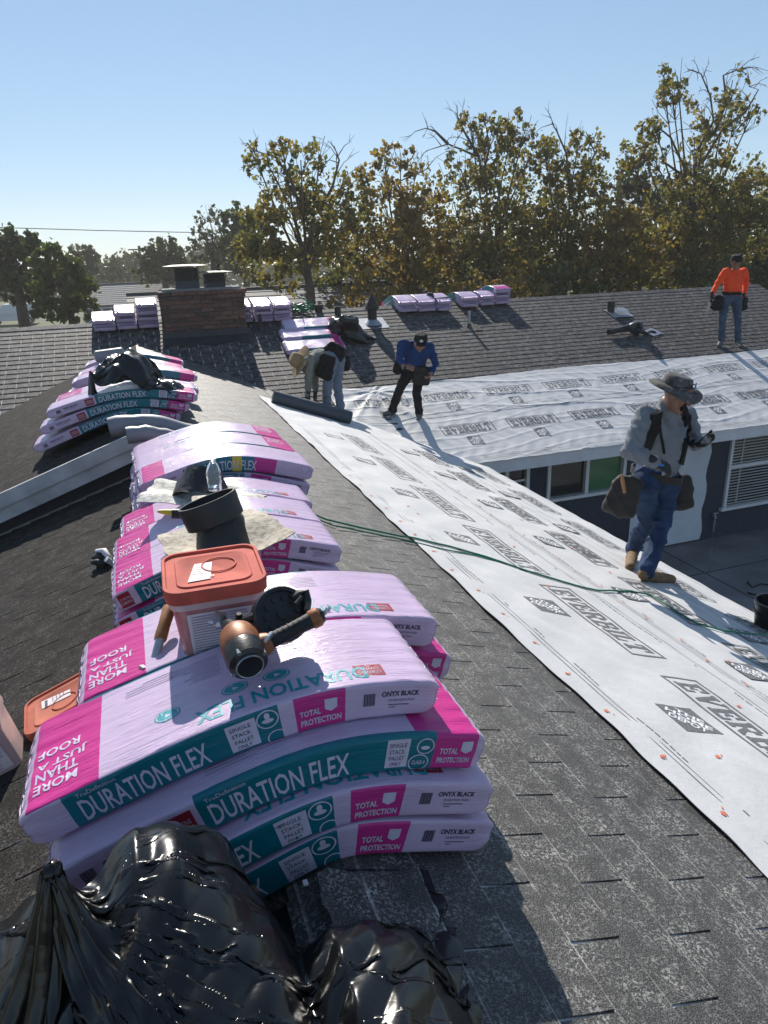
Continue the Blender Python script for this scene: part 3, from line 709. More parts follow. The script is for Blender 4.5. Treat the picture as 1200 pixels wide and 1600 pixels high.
def bundle(sh, kind, label, group, detail=2, parent_loc=None):
    """One wrapped bundle of shingles; detail 3 near, 2 middle, 1 far."""
    L, W, T = sh.L, sh.W, sh.T; f, cuts, wrap = regions(kind, W, T)
    nu = {3: 110, 2: 64, 1: 22}[detail]
    us = sorted({round(q, 4) for q in list(np.linspace(0, 1, nu)) + cuts}); us = [u for i, u in enumerate(us) if i == 0 or u in cuts or min(abs(u - c) for c in cuts) > .25 / nu]
    r = sh.r
    def seg(a, b, n): return list(np.linspace(a, b, n, endpoint=False))
    nf, nt = {3: (9, 40), 2: (7, 22), 1: (4, 7)}[detail]
    ws = seg(0, r, 2) + seg(r, T - r, nf) + seg(T - r, T, 3) + seg(T, T + r, 3) + seg(T + r, T + W - r, nt) + seg(T + W - r, T + W, 3) + seg(T + W, T + W + r, 3) + seg(T + W + r, 2 * T + W - r, nf) + seg(2 * T + W - r, 2 * T + W, 2) + seg(2 * T + W, 2 * (T + W), 4)
    if wrap[0]: ws = sorted(set(ws + [T + wrap[0]]))
    if wrap[1]: ws = sorted(set(ws + [T + W - wrap[1]]))
    nw = len(ws); U, Wv = np.meshgrid(np.array(us) * L, np.array(ws), indexing='ij')
    P = sh.pt(U.ravel(), Wv.ravel()); V = list(P)
    F = []; mi = []; uvf = []
    for i in range(len(us) - 1):
        uc = (us[i] + us[i + 1]) / 2
        for j in range(nw):
            j2 = (j + 1) % nw; w2 = ws[j2] if j2 else 2 * (W + T)
            fa = (i * nw + j, (i + 1) * nw + j, (i + 1) * nw + j2, i * nw + j2)
            F.append(fa if not sh.swap else fa[::-1]); mi.append(f(uc, (ws[j] + w2) / 2))
    # puckered ends
    V = np.array(V)
    for e, i in ((0, 0), (1, len(us) - 1)):
        base = [i * nw + j for j in range(nw)]; ring = V[base]; c = ring.mean(0)
        out = (V[base] - V[[(i + (1 if e == 0 else -1)) * nw + j for j in range(nw)]]).mean(0); out = out / (np.linalg.norm(out) + 1e-9)
        ph = np.array([.004 * math.sin(j * 2.4 + sh.seed) for j in range(nw)])[:, None]
        r1 = c + (ring - c) * .72 + out * (.010 + ph); b1 = len(V); V = np.concatenate([V, r1, [c + out * .012]])
        for j in range(nw):
            j2 = (j + 1) % nw; q = (base[j], b1 + j, b1 + j2, base[j2]); t3 = (b1 + j, b1 + nw, b1 + j2)
            if (e == 1) != sh.swap: q = q[::-1]; t3 = t3[::-1]
            F.append(q); F.append(t3); mi += [0, 0]
    c0 = V.mean(0); loc = (float(c0[0]), float(c0[1]), float(V[:, 2].min()))
    t = thing('shingle_bundle', label, 'shingle bundle', loc, group)
    mb = MB(); mb.add(V, F, mi); mats = [M['lav'], M['pink'], M['teal'], M['yellow_ink']]
    me = mb.mesh('wrapper', mats, 180)
    uv = me.uv_layers.new(name='UVMap'); uvs = np.zeros((len(me.loops), 2)); vi = np.zeros(len(me.loops), int); me.loops.foreach_get('vertex_index', vi)
    tab = np.zeros((len(V), 2)); n0 = len(us) * nw; tab[:n0, 0] = U.ravel(); tab[:n0, 1] = Wv.ravel(); tab[:, 0] += sh.seed * 1.7
    uv.data.foreach_set('uv', tab[vi].ravel())
    link('wrapper', me, t)
    def pr(name, items, mat, off=.0009, LL=.012 if detail == 3 else .03):
        S = lambda a, b, o: sh.pt(np.clip(a, 0, L), b, o)
        return print_mesh(name, items, S, M[mat], t, off, LL, .00001)
    def TX(s, u0, w0, w, h, rot=0, bold=.02): return place2d(text2d(s, bold, 2), u0 * L, w0, w * L, h, rot)
    if detail >= 2:
        white = []; dark = []; tealp = []; badge = []; red = []; lab = []; pinkp = []; onlab = []; grey = []; onred = []
        fh = T
        if kind == 1:
            white += [TX('DURATION FLEX', .125, .012, .30, T * .60, 0, .012), TX('TruDefinition', .13, T * .80, .09, .010, 0, 0), TX('TOTAL', .645, T * .42, .05, .016, 0, .03), TX('PROTECTION', .645, T * .16, .10, .016, 0, .03)]
            white += [(np.array([(.705, .52), (.72, .44), (.735, .52), (.735, .78), (.705, .78)]) * [L, T], [(0, 1, 2, 3, 4)])]
            white += [ring2d(.572 * L, T * .68, .024, .024, .003), ring2d(.585 * L, T * .12, .022, .02, .003), disc2d(.572 * L, T * .64, .013, .006, 12), disc2d(.572 * L, T * .77, .006, .009, 10)]
            if sh.logo: red.append(rect2d(.018 * L, T * .14, .072 * L, T * .86)); onred += [TX('OWENS', .023, T * .5, .042, .013, 0, 0), TX('CORNING', .021, T * .3, .046, .013, 0, 0)]
            lab.append(rect2d(.475 * L, T * .12, .545 * L, T * .86)); onlab += [TX('SINGLE', .483, T * .66, .05, .010, 0, 0), TX('STACK', .485, T * .48, .045, .010, 0, 0), TX('PALLET', .487, T * .30, .045, .010, 0, 0), TX('ONLY', .490, T * .15, .035, .009, 0, 0)]
            dark += [TX('ONYX BLACK', .845, T * .60, .10, .014, 0, .03), TX('DURATION FLEX', .865, T * .46, .07, .006, 0, 0)]
            bar = [rect2d((.80 + .0025 * i) * L, T * .38, (.80 + .0025 * i + (.0012 if i % 3 else .0019)) * L, T * .72) for i in range(12)]; dark += bar
            dark += [rect2d(.865 * L, T * .36, .92 * L, T * .38), rect2d(.868 * L, T * .29, .885 * L, T * .31)]
            # top, printed the other way up
            tealp += [TX('DURATION FLEX', .42, T + .028, .40, .05, 180, .022)]
            for uu in (.335, .50, .60): badge.append(disc2d(uu * L + .02, T + .115, .030, .022, 24))
            white += [ring2d(uu * L + .02, T + .115, .026, .019, .002) for uu in (.335, .50, .60)]; white += [disc2d(uu * L + .02, T + .113, .009, .008, 3) for uu in (.335, .50, .60)]
            red.append(rect2d(.795 * L, T + .035, .865 * L, T + .085)); onred += [TX('OWENS', .803, T + .060, .052, .012, 180, 0), TX('CORNING', .801, T + .044, .056, .012, 180, 0)]
            for i, sx in enumerate(('MORE', 'THAN', 'JUST A', 'ROOF')): white.append(TX(sx, .035, T + .045 + i * .040, .035 + .012 * len(sx) * .8 + .03, .031, 180, .02))
            r9 = random.Random(sh.seed)
            for blk in ((.36, .20, 9), (.55, .21, 7), (.24, .26, 4)):
                for i in range(blk[2]):
                    wdt = r9.uniform(.06, .13); grey.append(rect2d(blk[0] * L + (.13 - wdt), T + blk[1] + i * .0105, blk[0] * L + .13, T + blk[1] + i * .0105 + .0025))
        else:
            white += [TX('DURATION FLEX', .345, .012, .31, T * .62, 0, .012), TX('TruDefinition', .345, T * .82, .09, .010, 0, 0), TX('TOTAL', .875, T * .46, .05, .016, 0, .03), TX('PROTECTION', .873, T * .20, .09, .016, 0, .03)]
            white += [(np.array([(.932, .56), (.947, .48), (.962, .56), (.962, .82), (.932, .82)]) * [L, T], [(0, 1, 2, 3, 4)])]
            white += [ring2d(.835 * L, T * .70, .022, .021, .003), ring2d(.825 * L, T * .24, .026, .022, .003), disc2d(.835 * L, T * .66, .011, .005, 12), TX('CLASS 4', .808, T * .19, .034, .010, 0, .02)]
            lab.append(rect2d(.74 * L, T * .14, .795 * L, T * .92)); onlab += [TX('SINGLE', .745, T * .70, .042, .011, 0, 0), TX('STACK', .747, T * .52, .038, .011, 0, 0), TX('PALLET', .748, T * .34, .038, .011, 0, 0), TX('ONLY', .752, T * .18, .028, .010, 0, 0)]
            red.append(rect2d(.255 * L, T * .14, .312 * L, T * .86)); onred += [TX('OWENS', .262, T * .5, .042, .013, 0, 0), TX('CORNING', .260, T * .3, .046, .013, 0, 0)]
            dark += [TX('ONYX BLACK', .11, T * .52, .10, .014, 0, .03), TX('DURATION FLEX', .12, T * .38, .07, .006, 0, 0)]; dark += [rect2d((.06 + .0025 * i) * L, T * .30, (.06 + .0025 * i + (.0012 if i % 3 else .0019)) * L, T * .66) for i in range(12)]
            r9 = random.Random(sh.seed)
            for blk in ((.50, .07, 12), (.36, .06, 10)):
                for i in range(blk[2]):
                    wdt = r9.uniform(.06, .12); grey.append(rect2d(blk[0] * L, T + blk[1] + i * .0105, blk[0] * L + wdt, T + blk[1] + i * .0105 + .0025))
            tealp += [TX('DURATION FLEX', .20, T + W - .09, .40, .05, 0, .022)]
            for i, sx in enumerate(('MORE', 'THAN', 'JUST A', 'ROOF')): white.append(TX(sx, .825, T + W - .075 - i * .040, .035 + .0096 * len(sx) + .03, .031, 0, .02))
        if kind == 3: tealp = []; pinkp = []; lab = lab[:0]; onlab = []
        if detail == 2: grey = []; 
        if pinkp: pr('pink_print', pinkp, 'pink_ink', .0006)
        pr('lettering', white, 'lav_ink', .0010)
        if tealp: pr('teal_lettering', tealp + badge[:0], 'teal_ink', .0009)
        if badge: pr('badge', badge, 'teal_ink', .0006, .02)
        if red: pr('maker_logo', red, 'red_ink', .0006, .02); pr('logo_lettering', onred, 'lav_ink', .0012)
        if lab: pr('stack_notice', lab, 'lav_ink', .0006, .02); pr('notice_lettering', onlab, 'dark_ink', .0013)
        pr('colour_stamp', dark, 'dark_ink', .0010)
        if grey: pr('fine_print', grey, 'grey_ink', .0008, .03)
    return t
gN = 'shingle bundles draped over the near ridge'; gF = 'shingle bundles draped over the far ridge'
def nearb(layer, x0, y0, kind, label, detail, h=None, L=1.0, a=None, xr=None, zr=None, sl=SL, sr=SR, T=.094, tilt=0, yaw=0, amp=1.0, logo=False):
    bun_count[0] += 1
    if xr is None: xr = rx1(y0 + .17); zr = zA(xr)
    f = draped(xr, zr, sl, sr, (.008 + layer * (T + .003)) if h is None else h, (.06 + .07 * layer) if a is None else a, tilt)
    sh = Shape(f, x0, y0, L, .337, T, bun_count[0], False, yaw, amp); sh.logo = logo
    return bundle(sh, kind, label, gN, detail)
# stack beside the camera
S = .97
nearb(0, -.275, 1.235, 1, 'bottom bundle of the nearest stack, lavender end resting on the shingles', 3, L=S)
nearb(1, -.285, 1.235, 1, 'second bundle from the bottom in the front row of the nearest stack', 3, L=S)
nearb(2, -.295, 1.272, 2, 'bundle with upright teal lettering and a magenta right end, under the topmost front bundle', 3, L=S)
nearb(3, -.338, 1.345, 1, 'topmost front bundle of the nearest stack, carrying the nail gun', 3, L=.92, amp=1.1)
nearb(0, -.240, 1.690, 1, 'bottom bundle in the rear row of the nearest stack', 2, L=S)
nearb(1, -.235, 1.690, 2, 'second bundle from the bottom in the rear row of the nearest stack', 2, L=S)
nearb(2, -.195, 1.690, 2, 'rear bundle with a magenta right end sticking out behind the nail gun bundle', 3, L=S)
nearb(3, -.240, 1.700, 1, 'rear bundle under the red-lidded bucket and the wooden-handled tool', 3, L=S)
# second stack
for k, (y0, x0, n) in enumerate(((2.90, -.215, 2), (3.255, -.205, 2), (3.61, -.195, 2))):
    for j in range(n):
        d = ('front', 'middle', 'rear')[k]; lv = ('lower', 'upper')[j]
        nearb(j, x0 + .008 * ((k * 3 + j * 5) % 4), y0, 1, f'{lv} {d} bundle in the stack carrying the dirty flashing plate and collar', 3 if k == 0 and j == 1 else 2, L=S + .02, logo=True, amp=1.5)
# third stack, by the rake board
for k, (y0, x0) in enumerate(((4.05, -.105), (4.41, -.12), (4.78, -.13))):
    for j in range(3):
        d = ('front', 'middle', 'rear')[k]; lv = ('bottom', 'second', 'top')[j]
        kd = 3 if (k == 0 and j == 2) else (1, 2, 2)[k] if j == 2 else 1 if k != 1 else 2
        nearb(j, x0 + .012 * ((k * 5 + j * 7) % 5), y0, kd, f'{lv} {d} bundle of the stack by the rake board' + (', with a yellow label' if kd == 3 else ''), 2, L=S + .02, amp=1.3)
# long row beyond the rake board
zr2 = zL2(-.12, 6) + .0
rows4 = ((6.28, -.86, 3), (6.63, -.83, 3), (6.98, -.80, 2), (7.62, -.74, 3), (7.97, -.72, 2), (8.60, -.70, 2), (8.95, -.70, 2), (9.7, -.66, 2), (10.4, -.64, 1))
nm = ('first', 'second', 'third', 'fourth', 'fifth', 'sixth', 'seventh', 'eighth', 'ninth'); lvn = ('bottom', 'second', 'third', 'top')
for k, (y0, x0, n) in enumerate(rows4):
    xr_ = xr2(y0); zr_ = zA(xr_)
    for j in range(n):
        nearb(j, x0 + .07 * j + .01 * (k % 3), y0, 2 if k == 0 or (k + j) % 3 else 1, f'{"only" if n == 1 else lvn[j] if j < n - 1 else "top"} bundle of the {nm[k]} pile behind the white rake board', 2 if k < 3 else 1, L=1.19, xr=xr_ - .1, zr=zr_, sl=.36, sr=.36, T=.076, a=.16 + .16 * j, h=.006 + .078 * j)
# bundles over the far ridge
def farb(px0, px1, py, n, what, kinds=(2, 2, 2, 2), dy=0.0):
    a = onB(px0, py); b = onB(px1, py); W = b[0] - a[0]
    for j in range(n):
        bun_count[0] += 1
        sh = Shape(draped(BY, BZ, .36, .36, .014 + j * .094, .10 + .06 * j), a[1] + .02 * (j % 2) + dy, a[0] + rnd.uniform(-.012, .012), 1.02, min(W, .36), .09, bun_count[0], True, 0, 1.6)
        lv = 'only' if n == 1 else ('bottom', 'second', 'third', 'fourth')[j] if j < n - 1 else 'top'
        bundle(sh, kinds[j % len(kinds)], f'{lv} bundle of {what}', gF, 1)
farb(147.5, 182, 524, 2, 'the low pile farthest from the chimney on its shaded left side')
farb(184, 216, 521, 3, 'the middle pile left of the brick chimney')
farb(217.5, 250, 518.5, 4, 'the tall pile touching the left side of the brick chimney')
farb(372, 397, 510, 3, 'the pile against the right side of the brick chimney')
farb(399, 429, 509, 3, 'the second pile right of the brick chimney')
farb(430, 459, 507, 3, 'the third pile right of the brick chimney, beside the green hose coil')
farb(625, 654, 493, 2, 'the left pile in the trio under the flat dark plate')
farb(655, 683, 492, 2, 'the middle pile in the trio under the flat dark plate')
farb(684, 706, 491, 2, 'the right pile in the trio under the flat dark plate')
farb(723, 750, 485, 2, 'the left pile behind the slim vent pipe')
farb(751, 773, 482, 2, 'the middle pile behind the slim vent pipe')
farb(774, 799, 480, 3, 'the right pile behind the slim vent pipe', (2, 2, 1))
# three bundles lying along the far slope
for j, (px, py, hh, lab_) in enumerate(((449, 557, 0, 'bundle lying flat along the far slope, nearest of three behind the straw-hatted man'), (443, 540, .03, 'bundle lying flat along the far slope, middle of three behind the straw-hatted man'), (447, 528, .06, 'bundle lying flat along the far slope, uppermost of three behind the straw-hatted man'))):
    a = onB(px, py); bun_count[0] += 1
    zc = zB(0, a[1]) + .012 + hh
    bundle(Shape(lambda x, zc=zc: zc + 0 * x, a[0], a[1], 1.02, .337, .09, bun_count[0], False, 0, 1.4, .36), 2, lab_, 'shingle bundles lying along the far slope', 1)

# ------------------------------------------------------------------ chimney
C0 = onB(383, 519); CX0, CX1, CY = .56, 1.93, 12.80
CT = aY(383, 450, CY)[2]
chim = thing('chimney', 'square red brick chimney with two metal caps on the far roof', 'chimney', ((CX0 + CX1) / 2, CY + .35, zB(0, CY)))
M['mortar'] = plain('sooty mortar', (.25, .235, .225), .95, 0, .2, 20, .4, 90)
def brick_mat(i):
    c = [(.14, .070, .052), (.10, .054, .044), (.18, .095, .070), (.085, .060, .052)][i]; return plain('clay brick', c, .9, 0, .4, 26, .6, 70, .006)
BM = [brick_mat(i) for i in range(4)]
CD = .75; zb0 = -1.75
co = MB(); co.box(((CX0 + CX1) / 2, CY + CD / 2, (zb0 + CT - .02) / 2), (CX1 - CX0 - .02, CD - .02, CT - .02 - zb0)); core = co.build('chimney_core', M['mortar'], chim)
cap = MB(); cap.box(((CX0 + CX1) / 2, CY + CD / 2, CT + .005), (CX1 - CX0 - .08, CD - .1, .05)); cap.build('mortar_crown', plain('grey crown', (.22, .22, .22), .9), chim)
bme = {}
def brickme(w, k):
    if (w, k) not in bme:
        bb = MB(); r = random.Random(k * 7 + int(w * 1000)); bb.box((0, 0, 0), (w, .09, .058))
        bb.v[0] = bb.v[0] + np.array([[r.uniform(-.004, .004) for _ in range(3)] for _ in range(8)]); bme[(w, k)] = bb.mesh('brick', BM[k])
    return bme[(w, k)]
ch_ = .0705; nrow = int((CT - zb0) / ch_)
def put_brick(w, loc, rot):
    o = D.objects.new('brick', brickme(w, rnd.randrange(4))); COL.objects.link(o); o.parent = core; o.matrix_parent_inverse = Matrix.Identity(4)
    o.location = Vector(loc); o.rotation_euler = (0, 0, rot)
for k in range(nrow):
    z = CT - ch_ * (k + .5); flare = .035 if k < 1 else .018 if k < 2 else 0.0
    if z < -1.42: break
    x = CX0 - flare; first = True
    while x < CX1 + flare - .03:
        w = (.098 if (k % 2 and first) else .198); first = False; w = min(w, CX1 + flare - x); w = round(w, 3)
        if w < .04: break
        put_brick(w, (x + w / 2, CY + .012 - flare + rnd.uniform(-.005, .005), z), 0); x += w + .011
    for sx, ex in ((CX0 - flare, 1), (CX1 + flare, -1)):
        y = CY + .06; first = True
        while y < CY + CD - .05:
            w = round(min(.098 if (k % 2 == 0 and first) else .198, CY + CD - y), 3); first = False
            put_brick(w, (sx + ex * .034 + rnd.uniform(-.004, .004), y + w / 2, z), math.pi / 2); y += w + .011
M['lead'] = plain('tarred flashing', (.028, .03, .036), .55, 0, .4, 12, .5, 20, .02)
fl = MB(); n = 24
V = []
for i in range(n + 1):
    x = CX0 - .06 + (CX1 - CX0 + .12) * i / n; zr = max(zB(0, CY - .05), zA(x)); wv = .02 * math.sin(i * 1.9) + .012 * math.sin(i * 4.3)
    yv = CY - .30 + .04 * math.sin(i * .8); zl = max(zB(0, yv), zA(x)) + .02
    V += [(x, CY - .045, zr + .13 + wv), (x, CY - .06, zr + .035), (x, yv, zl)]
fl.add(V, [(3 * i + j, 3 * i + 3 + j, 3 * i + 4 + j, 3 * i + 1 + j) for i in range(n) for j in range(2)])
fl.build('base_flashing', M['lead'], chim, 50)
M['capmetal'] = plain('rusty dark metal', (.05, .045, .042), .6, .6, .4, 20); M['captop'] = plain('pale metal cap', (.15, .145, .13), .6, .3, .2, 10); M['flue'] = plain('blue grey flue', (.055, .06, .072), .7, 0, .2, 12); M['galv'] = plain('galvanised sheet', (.33, .35, .38), .45, .6, .15, 8)
def spark(px0, px1, pt, pb, lidp, nme):
    a = aY(px0, pb, CY + .35); b = aY(px1, pb, CY + .35); t = aY(px0, pt, CY + .35); cx_ = (a[0] + b[0]) / 2; w = b[0] - a[0]; h = t[2] - CT
    e = MB(); e.box((cx_, CY + .35, CT + h * .22), (w * .80, .38, h * .44)); e.build('flue_tile', M['flue'], chim)
    g = MB(); g.box((cx_, CY + .35, CT + h * .62), (w * .8, .4, h * .5))
    for i in range(9): g.box((cx_ - w * .43 + w * .86 * i / 8, CY + .138, CT + h * .66), (.008, .008, h * .5))
    for i in range(4): g.box((cx_, CY + .136, CT + h * (.48 + .13 * i)), (w * .86, .006, .008))
    g.build('spark_screen', M['capmetal'], chim)
    l = MB(); W_ = lidp; l.rrect([((cx_, CY + .35, CT + h * .93), W_ / 2, .32, .05, None), ((cx_, CY + .35, CT + h * .95), W_ / 2, .32, .05, None), ((cx_, CY + .35, CT + h * 1.0), W_ / 2 * .55, .17, .05, None)], 4); l.build('cap_lid', M['captop'], chim, 30)
spark(270, 315, 414, 449, .72, 'a'); spark(317, 354, 424, 449, .60, 'b')
b = MB(); b.tube([aY(342, 424, CY + .3), aY(342, 412, CY + .3)], .012, 6); b.box(aY(341, 421, CY + .3), (.07, .05, .03)); b.build('cap_bolt', M['capmetal'], chim)
b = MB(); b.lathe(aY(320, 446, CY + .1), (0, -1, .1), [(.0, .0), (.03, .0), (.032, .02), (.015, .03), (0, .03)], 12); b.build('cleanout_knob', M['captop'], chim, 40)

# ------------------------------------------------------------------ vents and flashings on the far roof
M['abs'] = plain('black pipe', (.012, .012, .014), .45, 0, .3, 20, .1); M['steel'] = plain('bare steel', (.45, .46, .48), .35, .9, .2, 20, .1); M['dirty'] = None
nB = Vector((0, -.36, 1)).normalized(); RB = np.array(basis(zB, (0, 1), (1, 0))[0])
def plateB(mb, c, w, d, m, h=.012, th=.006, rot=0):
    R = RB @ rotm('Z', rot); mb.box(np.array(c) + np.array(nB) * h, (w, d, th), R, m)
def vent(px, py, top, r, label, plate, cap=None, mat='capmetal', pm='galv'):
    c = onB(px, py); t = aY(px, top, c[1]); h = t[2] - c[2]
    v = thing('roof_vent', label, 'roof vent', tuple(c), 'vents on the far roof')
    p = MB(); p.lathe(c - [0, 0, .05], (0, 0, 1), [(r, 0), (r, h + .05), (r * .8, h + .05), (r * .8, h - .02), (0, h - .02)], 14); p.build('pipe', M[mat], v, 40)
    if plate:
        q = MB(); plateB(q, c, plate[0], plate[1], 0, .012); q.lathe(c - [0, 0, .02], (0, 0, 1), [(r * 2.2, 0), (r * 1.15, .09), (r * 1.05, .10)], 14); q.build('flashing', M[pm], v, 40)
    if cap:
        q = MB(); q.lathe(c + [0, 0, h - .02], (0, 0, 1), [(r * 1.3, -.02), (cap[0], 0), (cap[0] * .9, .03), (.01, cap[1]), (0, cap[1])], 14); q.build('rain_cap', M[mat], v, 40)
    return v
vent(733, 512, 486, .028, 'slim upright steel vent pipe in the middle of the far slope', (.42, .34), None, 'galv', 'shingleB')
vent(408, 517, 490, .032, 'slim dark vent pipe just right of the brick chimney', (.40, .30), None, 'capmetal', 'lead')
vent(582, 506, 480, .085, 'stout dark vent with pointed rain cap and pale flashing plate', (.52, .46), (.14, .26), 'capmetal', 'galv')
vent(498, 488, 476, .07, 'short dark vent stub at the far ridge beside the green hose coil', None, None, 'abs')
vent(528, 492, 479, .06, 'short dark vent stub behind the black bag on the far slope', None, None, 'abs')
vent(954, 489, 471, .075, 'short dark vent stub on a pale plate, near the far ridge', None, None, 'capmetal')
o = MB(); a = onB(966, 491); plateB(o, a, .46, .40, 0, .03); plateB(o, a + [.05, -.02, .06], .24, .2, 0, .03); tag(o.build('flashing_plate', M['galv']), 'pale bent flashing plate leaning at the foot of the short vent stub', 'flashing')
o = MB(); a = onB(1019, 521); R = RB @ rotm('Z', .35)
ring = []; nn = 16
V = []
for i in range(nn):
    an = 2 * math.pi * i / nn; k = 1 / max(abs(math.cos(an)), abs(math.sin(an))); V.append((.15 * k * math.cos(an), .13 * k * math.sin(an), .03)); V.append((.075 * math.cos(an), .075 * math.sin(an), .034))
V = np.array(V) @ R.T + a; V = np.concatenate([V, V - np.array(nB) * .006])
F = [(2 * i, 2 * ((i + 1) % nn), 2 * ((i + 1) % nn) + 1, 2 * i + 1) for i in range(nn)]; F += [(q[3] + 2 * nn, q[2] + 2 * nn, q[1] + 2 * nn, q[0] + 2 * nn) for q in F]
o.add(V, F); tag(o.build('flashing_plate', M['galv']), 'small square pipe flashing with a round hole, beside the leaf blower', 'flashing')
bl = thing('leaf_blower', 'dark blue leaf blower lying on the far slope', 'leaf blower', tuple(onB(985, 518)))
a, b = onB(951, 519, .10), onB(984, 512, .12); M['bluecase'] = plain('dark teal casing', (.012, .035, .05), .4)
q = MB(); q.tube([a, a + (b - a) * .5, b], [.055, .052, .075], 12); q.build('nozzle', M['abs'], bl, 40)
q = MB(); q.tube([b, onB(990, 512, .14), onB(999, 513, .14), onB(1003, 514, .13)], [.08, .125, .13, .06], 14); q.build('motor_housing', M['bluecase'], bl, 50)
q = MB(); q.tube([onB(994, 512, .2), onB(996, 508, .30), onB(997, 506, .34), onB(1001, 512, .2)], [.03, .028, .03, .03], 8); q.build('handle', M['abs'], bl, 50)
q = MB(); q.tube([onB(1000, 517, .08), onB(1010, 521, .03), onB(1018, 518, .02)], [.05, .03, .02], 8); q.build('intake_grille', M['abs'], bl, 50)
o = MB(); a = onB(672, 470, 0); a = aY(672, 466, BY - .15); o.box(a, (.62, .40, .02), rotm('Y', -.05)); o.lathe(a + [.0, 0, .01], (0, 0, 1), [(.09, 0), (.07, .07), (.05, .10), (0, .10)], 12)
tag(o.build('flashing_plate', M['lead'], None, 40), 'dark flashing plate with a stub collar lying on the bundle trio', 'flashing')
# coiled green hose
M['hose'] = plain('green hose', (.014, .19, .105), .4, 0, .1, 30, 0)
q = MB(); c = aY(472, 488, BY - .1); pts = []
for i in range(90):
    an = i * .35; r = .17 + .02 * math.sin(i * .9); pts.append(c + [r * math.cos(an) * 1.2, r * math.sin(an) * .6, .02 + .0016 * i + .02 * math.sin(i * 1.7)])
pts.append(pts[-1] + np.array([-.25, .02, .12])); pts.append(pts[-1] + np.array([-.02, .02, .12]))
q.tube(pts, .012, 6); tag(q.build('hose_coil', M['hose'], None, 60), 'loose coil of green hose on the far ridge', 'hose')
# hose across the near slope
q = MB()
pp = [(472, 800), (510, 817), (560, 829), (640, 846), (700, 859), (760, 876), (820, 897), (880, 917), (935, 929), (985, 929), (1015, 936), (1048, 956), (1085, 978), (1130, 992), (1210, 999)]
pts = []
for i in range(len(pp) - 1):
    for k in range(6):
        t = k / 6; p_ = onA(pp[i][0] * (1 - t) + pp[i + 1][0] * t, pp[i][1] * (1 - t) + pp[i + 1][1] * t); p_[2] = (float(hA(p_[0], p_[1])) if p_[0] > 1.5 else zA(p_[0]) + .012) + .012; pts.append(p_)
q.tube(pts, .0062, 7)
pts2 = []
for i, (x, y) in enumerate(((478, 808), (520, 826), (580, 838), (640, 850), (690, 864), (740, 872), (790, 886))):
    p_ = onA(x, y); p_[2] = (float(hA(p_[0], p_[1])) if p_[0] > 1.5 else zA(p_[0]) + .012) + .010; pts2.append(p_)
q.tube(pts2, .0045, 7)
tag(q.build('air_hose', M['hose'], None, 60), 'long green air hose running from the bundles across the white sheets', 'hose')
# rolls of membrane
M['roll'] = plain('dark grey membrane', (.045, .058, .075), .5, 0, .1, 10, .1, 40)
M['roll_pale'] = plain('grey membrane', (.20, .21, .235), .45, 0, .1, 6, .15, 30)
q = MB(); a = onA(427, 632) + [0, 0, .105]; b = onA(549, 665) + [0, 0, .105]
d = (b - a) / np.linalg.norm(b - a)
q.lathe(a, b - a, [(.035, 0), (.075, 0), (.088, .004), (.088, float(np.linalg.norm(b - a)) - .004), (.075, float(np.linalg.norm(b - a))), (.035, float(np.linalg.norm(b - a))), (.035, .3)], 28)
tag(q.build('membrane_roll', M['roll'], None, 40), 'dark grey roll of membrane being unrolled by the straw-hatted man', 'membrane roll')
rl = thing('membrane_roll', 'limp grey roll of membrane draped over the ridge at the rake board', 'membrane roll', (.2, 5.33, -1.3))
f = lambda x: np.interp(x, (-.5, -.19, .0, .2, .38, 1.07, 1.5), (-1.12, -1.085, -1.085, -1.15, -1.225, -1.53, -1.7)); xs_ = np.linspace(-.24, 1.07, 24)
q = MB(); q.tube([(x, 5.40 + .012 * math.sin(x * 9), f(x)) for x in xs_], [.07 + .006 * math.sin(i * 1.3) for i in range(24)], 16); q.build('outer_roll', M['roll_pale'], rl, 50)
q = MB(); xs_ = np.linspace(-.13, .42, 14); q.tube([(x, 5.27 + .01 * math.sin(x * 7), f(x) - .05) for x in xs_], [.06 + .004 * math.sin(i * 2.3) for i in range(14)], 16); q.build('inner_roll', M['roll_pale'], rl, 50)
